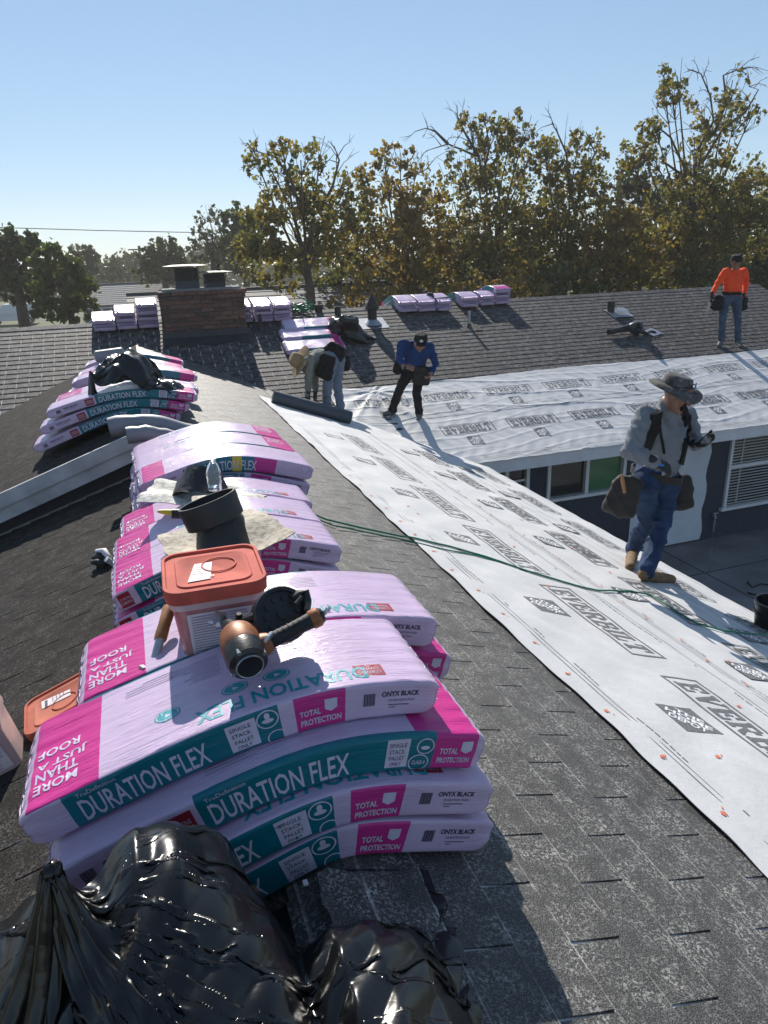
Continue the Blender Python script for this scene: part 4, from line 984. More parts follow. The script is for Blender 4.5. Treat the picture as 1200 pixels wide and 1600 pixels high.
# ------------------------------------------------------------------ buckets and lids
M['redlid'] = plain('dusty red plastic', (.48, .080, .052), .8, 0, .22, 14, .15, 60); M['orangelid'] = plain('orange red plastic', (.40, .10, .055), .75, 0, .18, 14, .15, 60)
def tub_mat():
    t = NT('cloudy tub full of red nails coils'); co = t.pos()
    f = t.noise(co, 14, 4); t.col(t.ramp(f, [(.3, (.33, .085, .08)), (.55, (.45, .19, .18)), (.75, (.54, .33, .32))])); t.set(Roughness=.3); t.p.inputs['Coat Weight'].default_value = .4; return t.mat
M['tub'] = tub_mat(); M['tubrim'] = plain('cloudy plastic', (.55, .42, .40), .3, 0, .1, 10, .1); M['paper'] = plain('paper label', (.66, .60, .62), .7, 0, .06, 20, .1)
def tub(c, yaw, label, hx=.118, hy=.118, h=.225, lid=True, tilt=None, tm='tub'):
    t = thing('nail_bucket', label, 'bucket', tuple(c)); R = rotm('Z', yaw)
    if tilt is not None: R = tilt @ R
    P = lambda x, y, z: np.array(c) + R @ np.array([x, y, z])
    q = MB(); q.rrect([(P(0, 0, 0), hx * .80, hy * .80, .03, R), (P(0, 0, h * .78), hx * .93, hy * .93, .034, R), (P(0, 0, h * .95), hx * .95, hy * .95, .034, R)], 5); q.build('tub', M[tm], t, 50)
    q = MB(); q.rrect([(P(0, 0, h * .76), hx * .97, hy * .97, .036, R), (P(0, 0, h * .80), hx * .985, hy * .985, .036, R), (P(0, 0, h * .985), hx * .985, hy * .985, .036, R)], 5, 0, False); q.build('tub_collar', M['tubrim'], t, 50)
    q = MB(); k = .83
    q.add([P(-hx * .62, -hy * .845, h * .10), P(hx * .66, -hy * .845, h * .10), P(hx * .70, -hy * .935, h * .70), P(-hx * .66, -hy * .935, h * .70)], [(0, 1, 2, 3)]); lb = q.build('paper_label', M['paper'], t)
    q = MB(); r = random.Random(4)
    for i in range(17):
        z = h * (.13 + .033 * i); yy = -hy * (.845 + .09 * (z / h - .1) / .6) - .0012; a = -hx * .58; b = a + hx * r.uniform(.9, 1.18)
        q.add([P(a, yy, z), P(b, yy, z), P(b, yy - .0004, z + .0028), P(a, yy - .0004, z + .0028)], [(0, 1, 2, 3)])
    q.build('fine_print', M['grey_ink'], lb)
    if lid:
        o = lidmesh(lambda x, y, z: P(x, y, z + h * .985), R, hx * 1.06, hy * 1.06, t, M['redlid'])
        q = MB(); q.tube([P(hx * 1.0, -.02, h * .80), P(hx * 1.08, -.02, h * .74), P(hx * 1.09, .0, h * .66), P(hx * 1.06, .02, h * .62)], .004, 6); q.build('handle_wire', M['steel'], t, 50)
        q = MB(); q.lathe(P(hx * .98, 0, h * .80), R @ np.array([1, 0, 0]), [(0, 0), (.013, 0), (.013, .012), (0, .014)], 10); q.build('handle_boss', M['tubrim'], t, 40)
    return t
def lidmesh(P, R, hx, hy, parent, mat, name='lid'):
    q = MB(); c = lambda z: P(0, 0, z)
    q.rrect([(c(-.032), hx * .985, hy * .985, .045, R), (c(0), hx, hy, .046, R), (c(.004), hx * .985, hy * .985, .044, R), (c(.004), hx * .93, hy * .93, .040, R), (c(-.003), hx * .915, hy * .915, .038, R), (c(-.003), hx * .74, hy * .74, .03, R), (c(.001), hx * .72, hy * .72, .03, R), (c(.001), hx * .68, hy * .68, .03, R), (c(-.001), hx * .66, hy * .66, .03, R)], 6)
    o = q.build(name, mat, parent, 35)
    q = MB(); n = 28
    V = [P(hx * .36 * k * math.cos(2 * math.pi * i / n) + hx * .14, hy * .36 * k * math.sin(2 * math.pi * i / n) + hy * .12, .0012 + (.0022 if 0 < j < 3 else 0)) for j, k in enumerate((1.0, .98, .92, .90)) for i in range(n)]
    q.add(V, [(j * n + i, j * n + (i + 1) % n, (j + 1) * n + (i + 1) % n, (j + 1) * n + i) for j in range(3) for i in range(n)]); q.build('embossed_ring', mat, o, 60)
    q = MB(); q.add([P(-hx * .52, -hy * .52, .0014), P(-hx * .08, -hy * .50, .0014), P(hx * .02, hy * .30, .0014), P(-hx * .34, hy * .30, .0014)], [(0, 1, 2, 3)]); lb = q.build('sticker', M['paper'], o)
    q = MB()
    for i in range(14): q.add([P(-hx * .44 + i * .0042, -hy * .42, .0022), P(-hx * .44 + i * .0042 + .0022, -hy * .42, .0022), P(-hx * .43 + i * .0042 + .0022, -hy * .34, .0022), P(-hx * .43 + i * .0042, -hy * .34, .0022)], [(0, 1, 2, 3)])
    for i in range(4): q.add([P(-hx * .40, -hy * (.2 - .1 * i), .0022), P(-hx * (.16 + .05 * (i % 2)), -hy * (.2 - .1 * i), .0022), P(-hx * (.16 + .05 * (i % 2)), -hy * (.18 - .1 * i), .0022), P(-hx * .40, -hy * (.18 - .1 * i), .0022)], [(0, 1, 2, 3)])
    q.build('fine_print', M['dark_ink'], lb)
    return o
bk = aY(347, 1006, 1.80)
tub(bk, -.03, 'square bucket of roofing nails with a dusty red lid, standing on the nearest stack', .124, .13, .235)
# loose lid on the left slope
nL = Vector((-SL, 0, 1)).normalized(); RL_ = np.array(basis(zL, (1, 0), (0, 1))[0])
lc = onL(97, 1108) + np.array([0, 0, .038]); R = RL_ @ rotm('Z', .12)
lt = thing('square_lid', 'orange-red square bucket lid lying on the left slope, partly under a bundle', 'lid', tuple(lc))
lidmesh(lambda x, y, z: lc + R @ np.array([x, y, z]), R, .14, .14, lt, M['orangelid'])
tc = onL(33, 1182) + np.array([-.085, .02, -.025])
tub(tc, .1, 'open square nail bucket at the left edge of the picture', .118, .118, .225, False, rotm('Y', -.32), 'tubrim')
# black bucket at the right edge
M['blackp'] = plain('black plastic', (.010, .010, .012), .4, 0, .2, 20, .08)
bb = onA(1203, 985); t = thing('bucket', 'black bucket standing on the white sheet at the right edge', 'bucket', tuple(bb))
q = MB(); q.lathe(bb + [0, 0, -.03], (0, 0, 1), [(0, .0), (.105, 0), (.125, .24), (.135, .245), (.135, .27), (.12, .27), (.10, .03), (0, .03)], 26); q.build('body', M['blackp'], t, 40)
q = MB(); q.lathe(bb + [0, 0, -.03], (0, 0, 1), [(.119, .17), (.132, .175), (.132, .19), (.121, .195)], 26); q.build('rim_band', M['blackp'], t, 40)

# ------------------------------------------------------------------ coil nail gun on the top bundle
M['gunblack'] = plain('worn black magnesium', (.013, .013, .014), .38, 0, .5, 30, .2, 60, .004); M['gunorange'] = plain('worn orange casing', (.30, .105, .035), .5, .15, .45, 26, .15); M['rubber'] = plain('black rubber', (.011, .011, .012), .62, 0, .2, 30, .25, 140, .002)
gun = thing('nail_gun', 'black and orange coil roofing nail gun lying on the topmost front bundle', 'nail gun', tuple(aY(420, 1010, 1.5)))
cap0 = aY(391, 1042, 1.395); body1 = aY(372, 996, 1.50); nose = aY(350, 972, 1.62)
ax = body1 - cap0; ax = ax / np.linalg.norm(ax)
q = MB(); q.lathe(cap0, ax, [(0, 0), (.030, 0), (.034, .003), (.034, .006), (.044, .012), (.047, .03), (.047, .055), (.0465, .06)], 28); q.build('end_cap', M['gunblack'], gun, 35)
q = MB(); q.lathe(cap0 - ax * .001, ax, [(.0285, 0), (.0295, -.0012), (.0315, -.0012), (.032, .001)], 28); q.build('cap_ring', M['steel'], gun, 40)
for k in range(4):
    q = MB(); u, w = q.frame(cap0, ax); an = .5 + k * math.pi / 2; q.lathe(cap0 + ax * .014 + (u * math.cos(an) + w * math.sin(an)) * .041, ax, [(0, -.006), (.005, -.006), (.005, .05), (0, .05)], 8); q.build('bolt', M['steel'], gun, 30)
q = MB(); q.lathe(cap0 + ax * .058, ax, [(.0465, 0), (.048, .006), (.046, .04), (.040, .062), (.03, .075), (.02, .085), (0, .085)], 28); q.build('motor_casing', M['gunorange'], gun, 50)
n0 = cap0 + ax * .13; nd = nose - n0
q = MB(); q.tube([n0 - nd * .1, n0 + nd * .4, n0 + nd * .75, nose], [.024, .020, .015, .012], 10); q.build('nose', M['gunblack'], gun, 40)
q = MB(); q.box(nose + [-.01, .0, .012], (.026, .016, .03), rotm('Y', .4)); q.lathe(nose + [-.005, 0, -.004], (-1, .3, .3), [(0, 0), (.014, 0), (.014, .012), (.007, .02), (.007, .034), (0, .034)], 10); q.build('nose_tip', M['steel'], gun, 40)
h0 = aY(410, 1008, 1.46); h1 = aY(500, 962, 1.475)
hd = h1 - h0
q = MB(); q.tube([h0 - hd * .10, h0 + hd * .05, h0 + hd * .14], [.026, .027, .021], 12); q.build('handle_root', M['gunorange'], gun, 50)
q = MB(); q.tube([h0 + hd * .12, h0 + hd * .2, h0 + hd * .45, h0 + hd * .7, h0 + hd * .84], [.0175, .0185, .0175, .0185, .020], 14, 0, True); q.build('grip', M['rubber'], gun, 50)
q = MB(); q.tube([h0 + hd * .83, h0 + hd * .86, h0 + hd * .97, h0 + hd * 1.0], [.021, .0235, .024, .020], 14); q.build('handle_end', M['gunorange'], gun, 40)
q = MB(); q.tube([h0 + hd * .98, h0 + hd * 1.05], [.022, .017], 14); q.build('end_plug', M['gunblack'], gun, 40)
pl = aY(516, 949, 1.47); q = MB(); p0 = h0 + hd * 1.04; pd = pl - p0
q.tube([p0, p0 + pd * .35, p0 + pd * .36, p0 + pd * .6, p0 + pd * .61, p0 + pd * .78, p0 + pd * .8, pl], [.007, .007, .005, .005, .0068, .0068, .0045, .004], 10); q.build('air_plug', M['steel'], gun, 30)
dc = aY(438, 962, 1.56); dax = aY(445, 990, 1.44) - aY(438, 955, 1.56); dax = np.array([.10, -.80, .55]); dax /= np.linalg.norm(dax)
q = MB(); q.lathe(dc - dax * .03, dax, [(0, 0), (.066, 0), (.070, .004), (.070, .052), (.067, .058), (.058, .058), (.057, .050), (.012, .050), (.012, .056), (0, .056)], 30); q.build('coil_magazine', M['gunblack'], gun, 35)
q = MB()
for k in range(26):
    an = .25 + k * .085; u, w = q.frame(dc, dax)
    q.box(dc + (u * math.cos(an + 1.2) + w * math.sin(an + 1.2)) * .071, (.008, .04, .005), None)
q.build('magazine_hinge', M['gunblack'], gun)
q = MB(); q.tube([aY(352, 984, 1.60), aY(372, 974, 1.58), aY(392, 966, 1.56), aY(412, 958, 1.56)], [.012, .011, .012, .014], 8); q.tube([aY(372, 990, 1.50), aY(385, 980, 1.50), aY(398, 983, 1.49)], [.006, .007, .005], 8); q.build('feed_arm', M['gunblack'], gun, 40)
q = MB(); q.lathe(aY(374, 968, 1.585), (0, -.3, 1), [(0, -.01), (.009, -.01), (.009, .012), (.006, .02), (0, .02)], 10); q.build('depth_knob', M['gunblack'], gun, 40)
q = MB(); q.tube([aY(455, 935, 1.56), aY(466, 927, 1.57), aY(478, 926, 1.57), aY(481, 940, 1.55), aY(480, 955, 1.52)], [.010, .009, .011, .010, .008], 8); q.tube([aY(462, 944, 1.53), aY(472, 932, 1.54)], .006, 6); q.build('belt_hook', M['gunblack'], gun, 40)
q = MB(); q.tube([aY(425, 990, 1.45), aY(418, 997, 1.43), aY(414, 1003, 1.43)], [.006, .007, .005], 8); q.build('trigger', M['steel'], gun, 40)

# ------------------------------------------------------------------ wooden-handled tool
M['wood'] = plain('worn beech handle', (.30, .135, .045), .5, 0, .35, 20, .2, 60, .003)
a = aY(264, 952, 1.88); b = aY(250, 1000, 1.80); c = aY(239, 1040, 1.755); d = aY(226, 1052, 1.73)
for k in range(7):
    q = MB(); t0 = .20 + .09 * k; q.tube([h0 + hd * t0, h0 + hd * (t0 + .012)], [.0196, .0196], 14); q.build('grip_rib', M['rubber'], gun, 40)
for k in range(10):
    q = MB(); u_, w_ = q.frame(dc, dax); an = k * .628; c_ = dc + (u_ * math.cos(an) + w_ * math.sin(an)) * .040 + dax * .023; q.lathe(c_, dax, [(0, 0), (.006, 0), (.006, .004), (0, .004)], 8); q.build('nail_head', M['gunblack'], gun, 30)
tl = thing('roofing_hammer', 'roofing hammer with wooden grip and steel shank, leaning on the magenta end of a bundle', 'hammer', tuple(b))
q = MB(); q.tube([a + (a - b) * .08, a + (a - b) * .06, a, a * .5 + b * .5, b * .9 + a * .1, b], [.010, .0165, .0185, .0165, .0175, .016], 12); q.build('wooden_grip', M['wood'], tl, 50)
q = MB(); q.tube([b + (a - b) * .05, b, c], [.0165, .0135, .0115], 10, 0, True, .7); q.build('steel_shank', M['steel'], tl, 40)
q = MB(); q.box((c + d) / 2, (.05, .02, .022), np.array(Matrix.Rotation(.5, 3, 'Z')) @ rotm('Y', .35)); q.build('head', M['steel'], tl, 40)

# ------------------------------------------------------------------ two used pipe flashings on the stacks
def plate_mat(name, a, b):
    t = NT(name); co = t.pos(); f = t.noise(co, 9, 5, .65, .6); g = t.noise(co, 34, 4, .7)
    t.col(t.mix(t.ramp(g, [(.48, 0.0), (.62, .75)]), t.ramp(f, [(.35, a), (.65, b)]), [q * .4 for q in a])); t.set(Roughness=.75); t.bump(g, .5, .01); return t.mat
M['dirty'] = plate_mat('mastic-smeared lead sheet', (.34, .29, .21), (.52, .47, .38)); M['whiteplate'] = plate_mat('scratched white sheet', (.52, .50, .44), (.66, .65, .60)); M['tar'] = plain('tarred rubber', (.010, .010, .013), .5, 0, .6, 9, .35, 14, .02)
def bentplate(name, pts, m, par, n=16, curl=None):
    # four corners, bilinear, with a slow buckle
    P = [np.array(p) for p in pts]; V = []
    for j in range(n + 1):
        for i in range(n + 1):
            s, t = i / n, j / n; p = P[0] * (1 - s) * (1 - t) + P[1] * s * (1 - t) + P[2] * s * t + P[3] * (1 - s) * t
            p = p + [0, 0, .012 * math.sin(s * 7 + t * 3) + .008 * math.sin(t * 9 - s * 4)]
            e = 1 + .03 * math.sin(s * 14 + t * 11); V.append(p + (np.mean(P, 0) - p) * .02 * math.sin(i * 2.1 + j * 1.3))
    V = np.array(V); k = len(V); F = [(j * (n + 1) + i, j * (n + 1) + i + 1, (j + 1) * (n + 1) + i + 1, (j + 1) * (n + 1) + i) for j in range(n) for i in range(n)]
    per = [i for i in range(n + 1)] + [j * (n + 1) + n for j in range(1, n + 1)] + [n * (n + 1) + i for i in range(n - 1, -1, -1)] + [j * (n + 1) for j in range(n - 1, 0, -1)]
    mb = MB(); mb.add(np.concatenate([V, V - [0, 0, .004]]), F + [tuple(q + k for q in f)[::-1] for f in F] + [(per[i], per[i] + k, per[(i + 1) % len(per)] + k, per[(i + 1) % len(per)]) for i in range(len(per))])
    return mb.build(name, m, par, 50)
z2 = -1.02
fl1 = thing('pipe_flashing', 'used pipe flashing with a dirty buckled plate and black boot, on the middle stack', 'flashing', (.15, 3.2, z2))
bentplate('plate', (aY(268, 900, 2.78), aY(440, 862, 2.86), aY(452, 822, 3.10), aY(392, 790, 3.42)) if 0 else (aY(274, 893, 2.70), aY(464, 836, 2.82), aY(392, 790, 3.22), aY(244, 838, 3.04)), M['dirty'], fl1)
bc = aY(350, 868, 2.82); bt = aY(345, 808, 2.87)
q = MB(); q.lathe(bc - (bt - bc) * .1, bt - bc, [(.125, 0), (.115, .02), (.108, .06), (.100, .12), (.096, .17), (.085, .19), (.085, .05)], 30)
q.v[0] = q.v[0] + .004 * np.sin(q.v[0][:, [1, 2, 0]] * 90); q.build('rubber_boot', M['tar'], fl1, 60)
cl = aY(337, 812, 2.80); ca = aY(328, 779, 2.85) - cl
cl_t = thing('pipe_collar', 'black pipe collar ring tipped on top of the rubber boot', 'pipe collar', tuple(cl))
q = MB(); q.lathe(cl - ca * .1, ca + [-.012, -.035, 0], [(.098, 0), (.112, .0), (.119, .004), (.122, .095), (.121, .10), (.112, .10), (.108, .006), (.098, 0)], 34); q.build('ring', M['abs'], cl_t, 40)
fl2 = thing('pipe_flashing', 'used pipe flashing with a whitish sheet plate and a conical black boot, beside the bottle', 'flashing', (.1, 3.9, -.9))
bentplate('plate', (aY(212, 784, 3.55), aY(408, 796, 3.38), aY(419, 769, 3.66), aY(250, 748, 3.86)), M['whiteplate'], fl2)
bc = aY(315, 778, 3.62); bt = aY(318, 735, 3.69)
q = MB(); q.lathe(bc - (bt - bc) * .02, bt - bc, [(.155, 0), (.15, .012), (.125, .07), (.10, .135), (.095, .15), (.082, .15), (.085, .05)], 26); q.v[0] = q.v[0] + .005 * np.sin(q.v[0][:, [1, 2, 0]] * 70); q.build('rubber_boot', M['tar'], fl2, 60)
def clear():
    t = NT('clear bottle plastic'); t.col((.8, .86, .88)); t.set(Roughness=.05); t.p.inputs['Transmission Weight'].default_value = .9; t.p.inputs['IOR'].default_value = 1.25; return t.mat
bo = aY(334, 756, 3.47); bt_ = thing('water_bottle', 'empty clear water bottle standing behind the conical black boot', 'bottle', tuple(bo))
q = MB(); h = .155; q.lathe(bo + [0, 0, -.03], (0.05, 0, 1), [(0, 0), (.034, 0), (.037, .008), (.035, .03), (.038, .04), (.035, .055), (.038, .07), (.037, .095), (.026, .125), (.015, .14), (.0145, .155), (.012, .155), (.012, .14), (.02, .125), (.034, .09), (.034, .01), (0, .004)], 20); q.build('bottle_body', clear(), bt_, 60)
cau = thing('caulk_tube', 'black and yellow tube tucked under the whitish flashing plate', 'tube', tuple(aY(285, 803, 3.25)))
q = MB(); q.tube([aY(268, 803, 3.25), aY(304, 803, 3.25)], .024, 12); q.build('tube_body', M['blackp'], cau, 40)
q = MB(); q.tube([aY(246, 799, 3.25), aY(257, 800, 3.25), aY(268, 801, 3.25)], [.006, .012, .014], 10); q.build('tube_nozzle', M['yellow_ink'], cau, 40)
# black and white glove by the second stack
gl = thing('work_glove', 'crumpled black and white glove beside the left end of the second stack', 'glove', tuple(onL(166, 884)))
c = onL(166, 886)
q = MB(); q.tube([c + [.03, .0, .03], c + [-.0, .03, .05], c + [-.03, .06, .045], c + [-.06, .10, .03]], [.03, .04, .038, .02], 10, 0, True, .7); q.tube([c + [.0, -.02, .03], c + [-.04, -.01, .04], c + [-.07, .03, .03]], [.018, .02, .012], 8); q.build('palm', M['rubber'], gl, 60)
q = MB(); q.tube([c + [.02, .0, .06], c + [-.0, .03, .09], c + [-.04, .07, .08]], [.016, .022, .014], 8, 0, True, .6); q.tube([c + [.04, -.02, .02], c + [.01, -.03, .06]], [.014, .018], 8); q.build('cuff', M['fascia'], gl, 60)

# ------------------------------------------------------------------ rubbish bags
def ridged(p, o=4):
    return mnoise.ridged_multi_fractal(p, 1.0, 2.1, o, .9, 2.0, noise_basis='PERLIN_ORIGINAL')
def crumple(q, seed, n, amp, win=.9):
    # sum of sharp creases along random planes: flat panels meeting in folds
    r = np.random.RandomState(seed); out = np.zeros(len(q))
    span = q.max(0) - q.min(0); lo = q.min(0)
    for i in range(n):
        d = r.normal(size=3); d /= np.linalg.norm(d); c = lo + span * r.uniform(0, 1, 3); s = (q - c) @ d
        w = np.exp(-np.sum((q - c) ** 2, 1) / (2 * (win * r.uniform(.5, 1.5)) ** 2)); out += r.uniform(.4, 1.0) * (-1 if r.random() < .68 else 1) * np.abs(s) * w
    return amp * np.clip((out - out.mean()) / (out.std() * 2.6 + 1e-9), -1.3, 1.3)
def bag(label, c, ax, radii, knot, seed, nu=150, nv=100, floor=None, fold=.10, lump=.18, rot=0.0, tail=None, sq=.8):
    """Slack plastic bag: a lumpy blob whose folds radiate from the knot."""
    c = np.array(c); R = rotm('Z', rot); kd = np.array(knot, float); kd /= np.linalg.norm(kd)
    mb = MB(); u0, w0 = mb.frame(c, kd); V = []
    QQ = np.array([[math.sin(math.pi * i / nv) * math.cos(2 * math.pi * j / nu), math.sin(math.pi * i / nv) * math.sin(2 * math.pi * j / nu), math.cos(math.pi * i / nv)] for i in range(nv + 1) for j in range(nu)])
    CR = crumple(QQ, int(seed * 10) + 1, 60, .30, .55) + crumple(QQ, int(seed * 10) + 2, 120, .10, .25)
    for i in range(nv + 1):
        th = math.pi * i / nv
        for j in range(nu):
            ph = 2 * math.pi * j / nu
            d = kd * math.cos(th) + (u0 * math.cos(ph) + w0 * math.sin(ph)) * math.sin(th)
            q = Vector(d * 1.6 + seed * 3.1)
            fp = Vector((math.cos(ph) * 2.4 + seed, math.sin(ph) * 2.4, th * .55))
            f1 = .5 - abs(mnoise.noise(fp)) * 2.4; f2 = .4 - abs(mnoise.noise(Vector((math.cos(ph) * 5.5, math.sin(ph) * 5.5 + seed, th * 1.3 + .3 * math.sin(3 * ph))))) * 2.2
            f3 = .4 - abs(mnoise.noise(Vector(d * 3.2 + seed))) * 2.2
            lp = mnoise.noise(q) + .5 * mnoise.noise(q * 2.1)
            env = math.sin(th) ** .6
            r = 1 + lump * lp + fold * env * (.25 * f1 + .15 * f2) + CR[i * nu + j]
            # neck: draws in towards the knot, then flares out as a tuft
            nk = math.exp(-(th / .30) ** 2); r = r * (1 - .30 * nk)
            dd = np.sign(d) * np.abs(d) ** sq
            V.append(c + R @ (dd * r * np.array(radii)))
    V = np.array(V)
    if tail is not None:
        tv = np.array(tail, float); L = np.linalg.norm(tv); tdir = tv / L; proj = (V - c) @ tdir
        k = np.clip((proj - .35 * np.max(proj)) / (.65 * np.max(proj)), 0, 1) ** 2; V = V + k[:, None] * tv[None]
    if floor is not None:
        fz = np.array([floor(x, y) for x, y, z in V]) + .006; V[:, 2] = np.where(V[:, 2] < fz, fz - (fz - V[:, 2]) * .02, V[:, 2])
    F = [(i * nu + j, (i + 1) * nu + j, (i + 1) * nu + (j + 1) % nu, i * nu + (j + 1) % nu) for i in range(nv) for j in range(nu)]
    mb.add(V, F)
    t = thing('rubbish_bag', label, 'rubbish bag', (float(c[0]), float(c[1]), float(V[:, 2].min())))
    o = mb.build('bag_body', M['bag'], t, 180)
    bm = bmesh.new(); bm.from_mesh(o.data); bmesh.ops.remove_doubles(bm, verts=bm.verts, dist=1e-5); bmesh.ops.recalc_face_normals(bm, faces=bm.faces); bm.to_mesh(o.data); bm.free()
    return t
roofz = lambda x, y: min(zA(x), zL(x, y))
def drape(P, du, dv, height, pin, steps=260, its=4, ymax=None, seed=0, bend=.12, mesh_name='bag_body', parent=None, grav=.0011):
    """Let a slack sheet of film fall and buckle over its contents (position based, grid nx x ny)."""
    r = np.random.RandomState(seed); P = P + r.normal(size=P.shape) * .004; Q = P.copy(); w = np.ones(P.shape[:2]); w[pin] = 0; PP = P[pin].copy()
    dg = math.hypot(du, dv)
    def con(A, B, wa, wb, L, k):
        d = B - A; l = np.sqrt((d * d).sum(-1)) + 1e-9; s = wa + wb + 1e-9; c = (k * (l - L) / l / s)[..., None] * d
        return c * wa[..., None], c * wb[..., None]
    def run(i0, j0, i1, j1, L, k):
        A, B = P[i0, j0], P[i1, j1]; ca, cb = con(A, B, w[i0, j0], w[i1, j1], L, k); P[i0, j0] += ca; P[i1, j1] -= cb
    al = slice(None)
    for t in range(steps):
        V = (P - Q) * .94; Q = P.copy(); P = P + V * w[..., None]; P[..., 2] -= grav * w
        for _ in range(its):
            for o in (0, 1):
                n_ = (P.shape[0] - o) // 2; run(slice(o, o + 2 * n_, 2), al, slice(o + 1, o + 2 * n_, 2), al, du, .9)
                n_ = (P.shape[1] - o) // 2; run(al, slice(o, o + 2 * n_, 2), al, slice(o + 1, o + 2 * n_, 2), dv, .9)
            run(slice(0, -1), slice(0, -1), slice(1, None), slice(1, None), dg, .22); run(slice(0, -1), slice(1, None), slice(1, None), slice(0, -1), dg, .22)
            run(slice(0, -2), al, slice(2, None), al, 2 * du, bend); run(al, slice(0, -2), al, slice(2, None), 2 * dv, bend)
            if t % 2: run(slice(0, -4), al, slice(4, None), al, 4 * du, bend * .5); run(al, slice(0, -4), al, slice(4, None), 4 * dv, bend * .5)
            h = height(P[..., 0], P[..., 1]); m = P[..., 2] < h
            P[..., 2] = np.where(m, h, P[..., 2]); Q[m, :2] = Q[m, :2] * .3 + P[m, :2] * .7
            if ymax is not None: P[..., 1] = np.minimum(P[..., 1], ymax)
            P[pin] = PP
    nx, ny = P.shape[:2]; V = P.reshape(-1, 3); F = [(i * ny + j, (i + 1) * ny + j, (i + 1) * ny + j + 1, i * ny + j + 1) for i in range(nx - 1) for j in range(ny - 1)]
    mb = MB(); mb.add(np.concatenate([V, V - [0, 0, .0012]]), F + [tuple(q + len(V) for q in f)[::-1] for f in F]); me = mb.mesh(mesh_name, M['bag'], 180)
    return link(mesh_name, me, parent)
def lump(x, y, cx, cy, rx, ry): return np.clip(1 - ((x - cx) / rx) ** 2 - ((y - cy) / ry) ** 2, 0, 1) ** .5
def hbag(x, y):
    rz = np.minimum(-1.2038 - .36 * x, -1.45 - .03 * (y - 2.9) + .33 * x) + .006
    top = np.interp(x, (-.52, -.40, -.30, -.22, -.12, -.05, .03, .085, .125, .19, .26, .34, .43), (-1.45, -1.12, -1.05, -1.02, -.965, -.985, -1.05, -1.12, -1.19, -1.13, -1.15, -1.21, -1.38))
    yc = np.interp(x, (-.1, .03, .13), (1.08, 1.06, .87))
    f = np.where(y < yc, np.clip(1 - ((yc - y) / np.interp(x, (-.3, 0, .2), (.55, .6, .45))) ** 2, 0, 1) ** .8, np.clip(1 - ((y - yc) / np.interp(x, (0, .15), (.3, .17))) ** 2, 0, 1) ** .7)
    b = .008 * np.sin(x * 23 + 3 * y) * np.sin(y * 19 + 1) + .012 * np.abs(np.sin(x * 37 - y * 13 + 2 * np.sin(y * 11)))
    return np.maximum(rz, rz + np.maximum(top - rz, 0) * f + b * f)
K_ = np.array([-.235, .985, -.885])
bg1 = thing('rubbish_bag', 'big glossy black rubbish bag in front of the nearest stack, gathered at its left', 'rubbish bag', (.05, .95, -1.45))
def fan(name, K, ang, ln, width, slackl, slackw, nx, ny, height, ymax, seed, parent, bow=(0, 0), steps=190, flare=.3):
    """A sheet gathered to a point at K, fanning out in the plan direction ang."""
    u = np.linspace(0, 1, nx)[:, None]; v = np.linspace(0, 1, ny)[None, :]; r = np.random.RandomState(seed)
    sp = .03 / width + (1 - .03 / width) * np.clip(u / flare, 0, 1) ** .8; d = np.array([math.cos(ang), math.sin(ang)]); n = np.array([-d[1], d[0]])
    al = u * ln + 0 * v; ac = (v - .5) * width * sp; X_ = K[0] + d[0] * al + n[0] * ac + bow[0] * np.clip(u / .3, 0, 1); Y_ = K[1] + d[1] * al + n[1] * ac + bow[1] * np.clip(u / .3, 0, 1)
    wv = sum(r.uniform(.004, .012) * np.sin(v * r.uniform(12, 70) + u * r.uniform(-14, 14) + r.uniform(0, 6)) for _ in range(9))
    Z_ = np.maximum(height(X_, Y_) + .025, K[2] - .5 * al) + wv * (.4 + .6 * np.exp(-u * 2))
    P = np.stack([X_, Y_, Z_], -1); an = v[0] * 18; P[0] = np.array(K) + np.stack([.012 * np.cos(an) * n[0], .012 * np.cos(an) * n[1], .013 * np.sin(an)], -1)
    pin = np.zeros((nx, ny), bool); pin[0] = True
    return drape(P, slackl * ln / (nx - 1), slackw * width / (ny - 1), height, pin, steps, 4, ymax, seed, .07, name, parent)
fan('bag_body', K_, 0.0, .70, .62, 1.30, 1.50, 180, 150, hbag, 1.228, 3, bg1, (0, -.115))
fan('gathered_neck', K_, math.pi * .98, .30, .48, 1.35, 1.5, 75, 80, hbag, 1.228, 5, bg1, (0, -.08))
fan('left_pouch', K_, -math.pi * .56, .50, .50, 1.25, 1.5, 100, 90, hbag, 1.228, 11, bg1, (-.02, 0))
q = MB(); q.lathe(K_ + [-.012, 0, 0], (1, 0, 0), [(.010, 0), (.017, .003), (.018, .012), (.016, .022), (.010, .026)], 14); q.build('knot', M['bag'], bg1, 60)
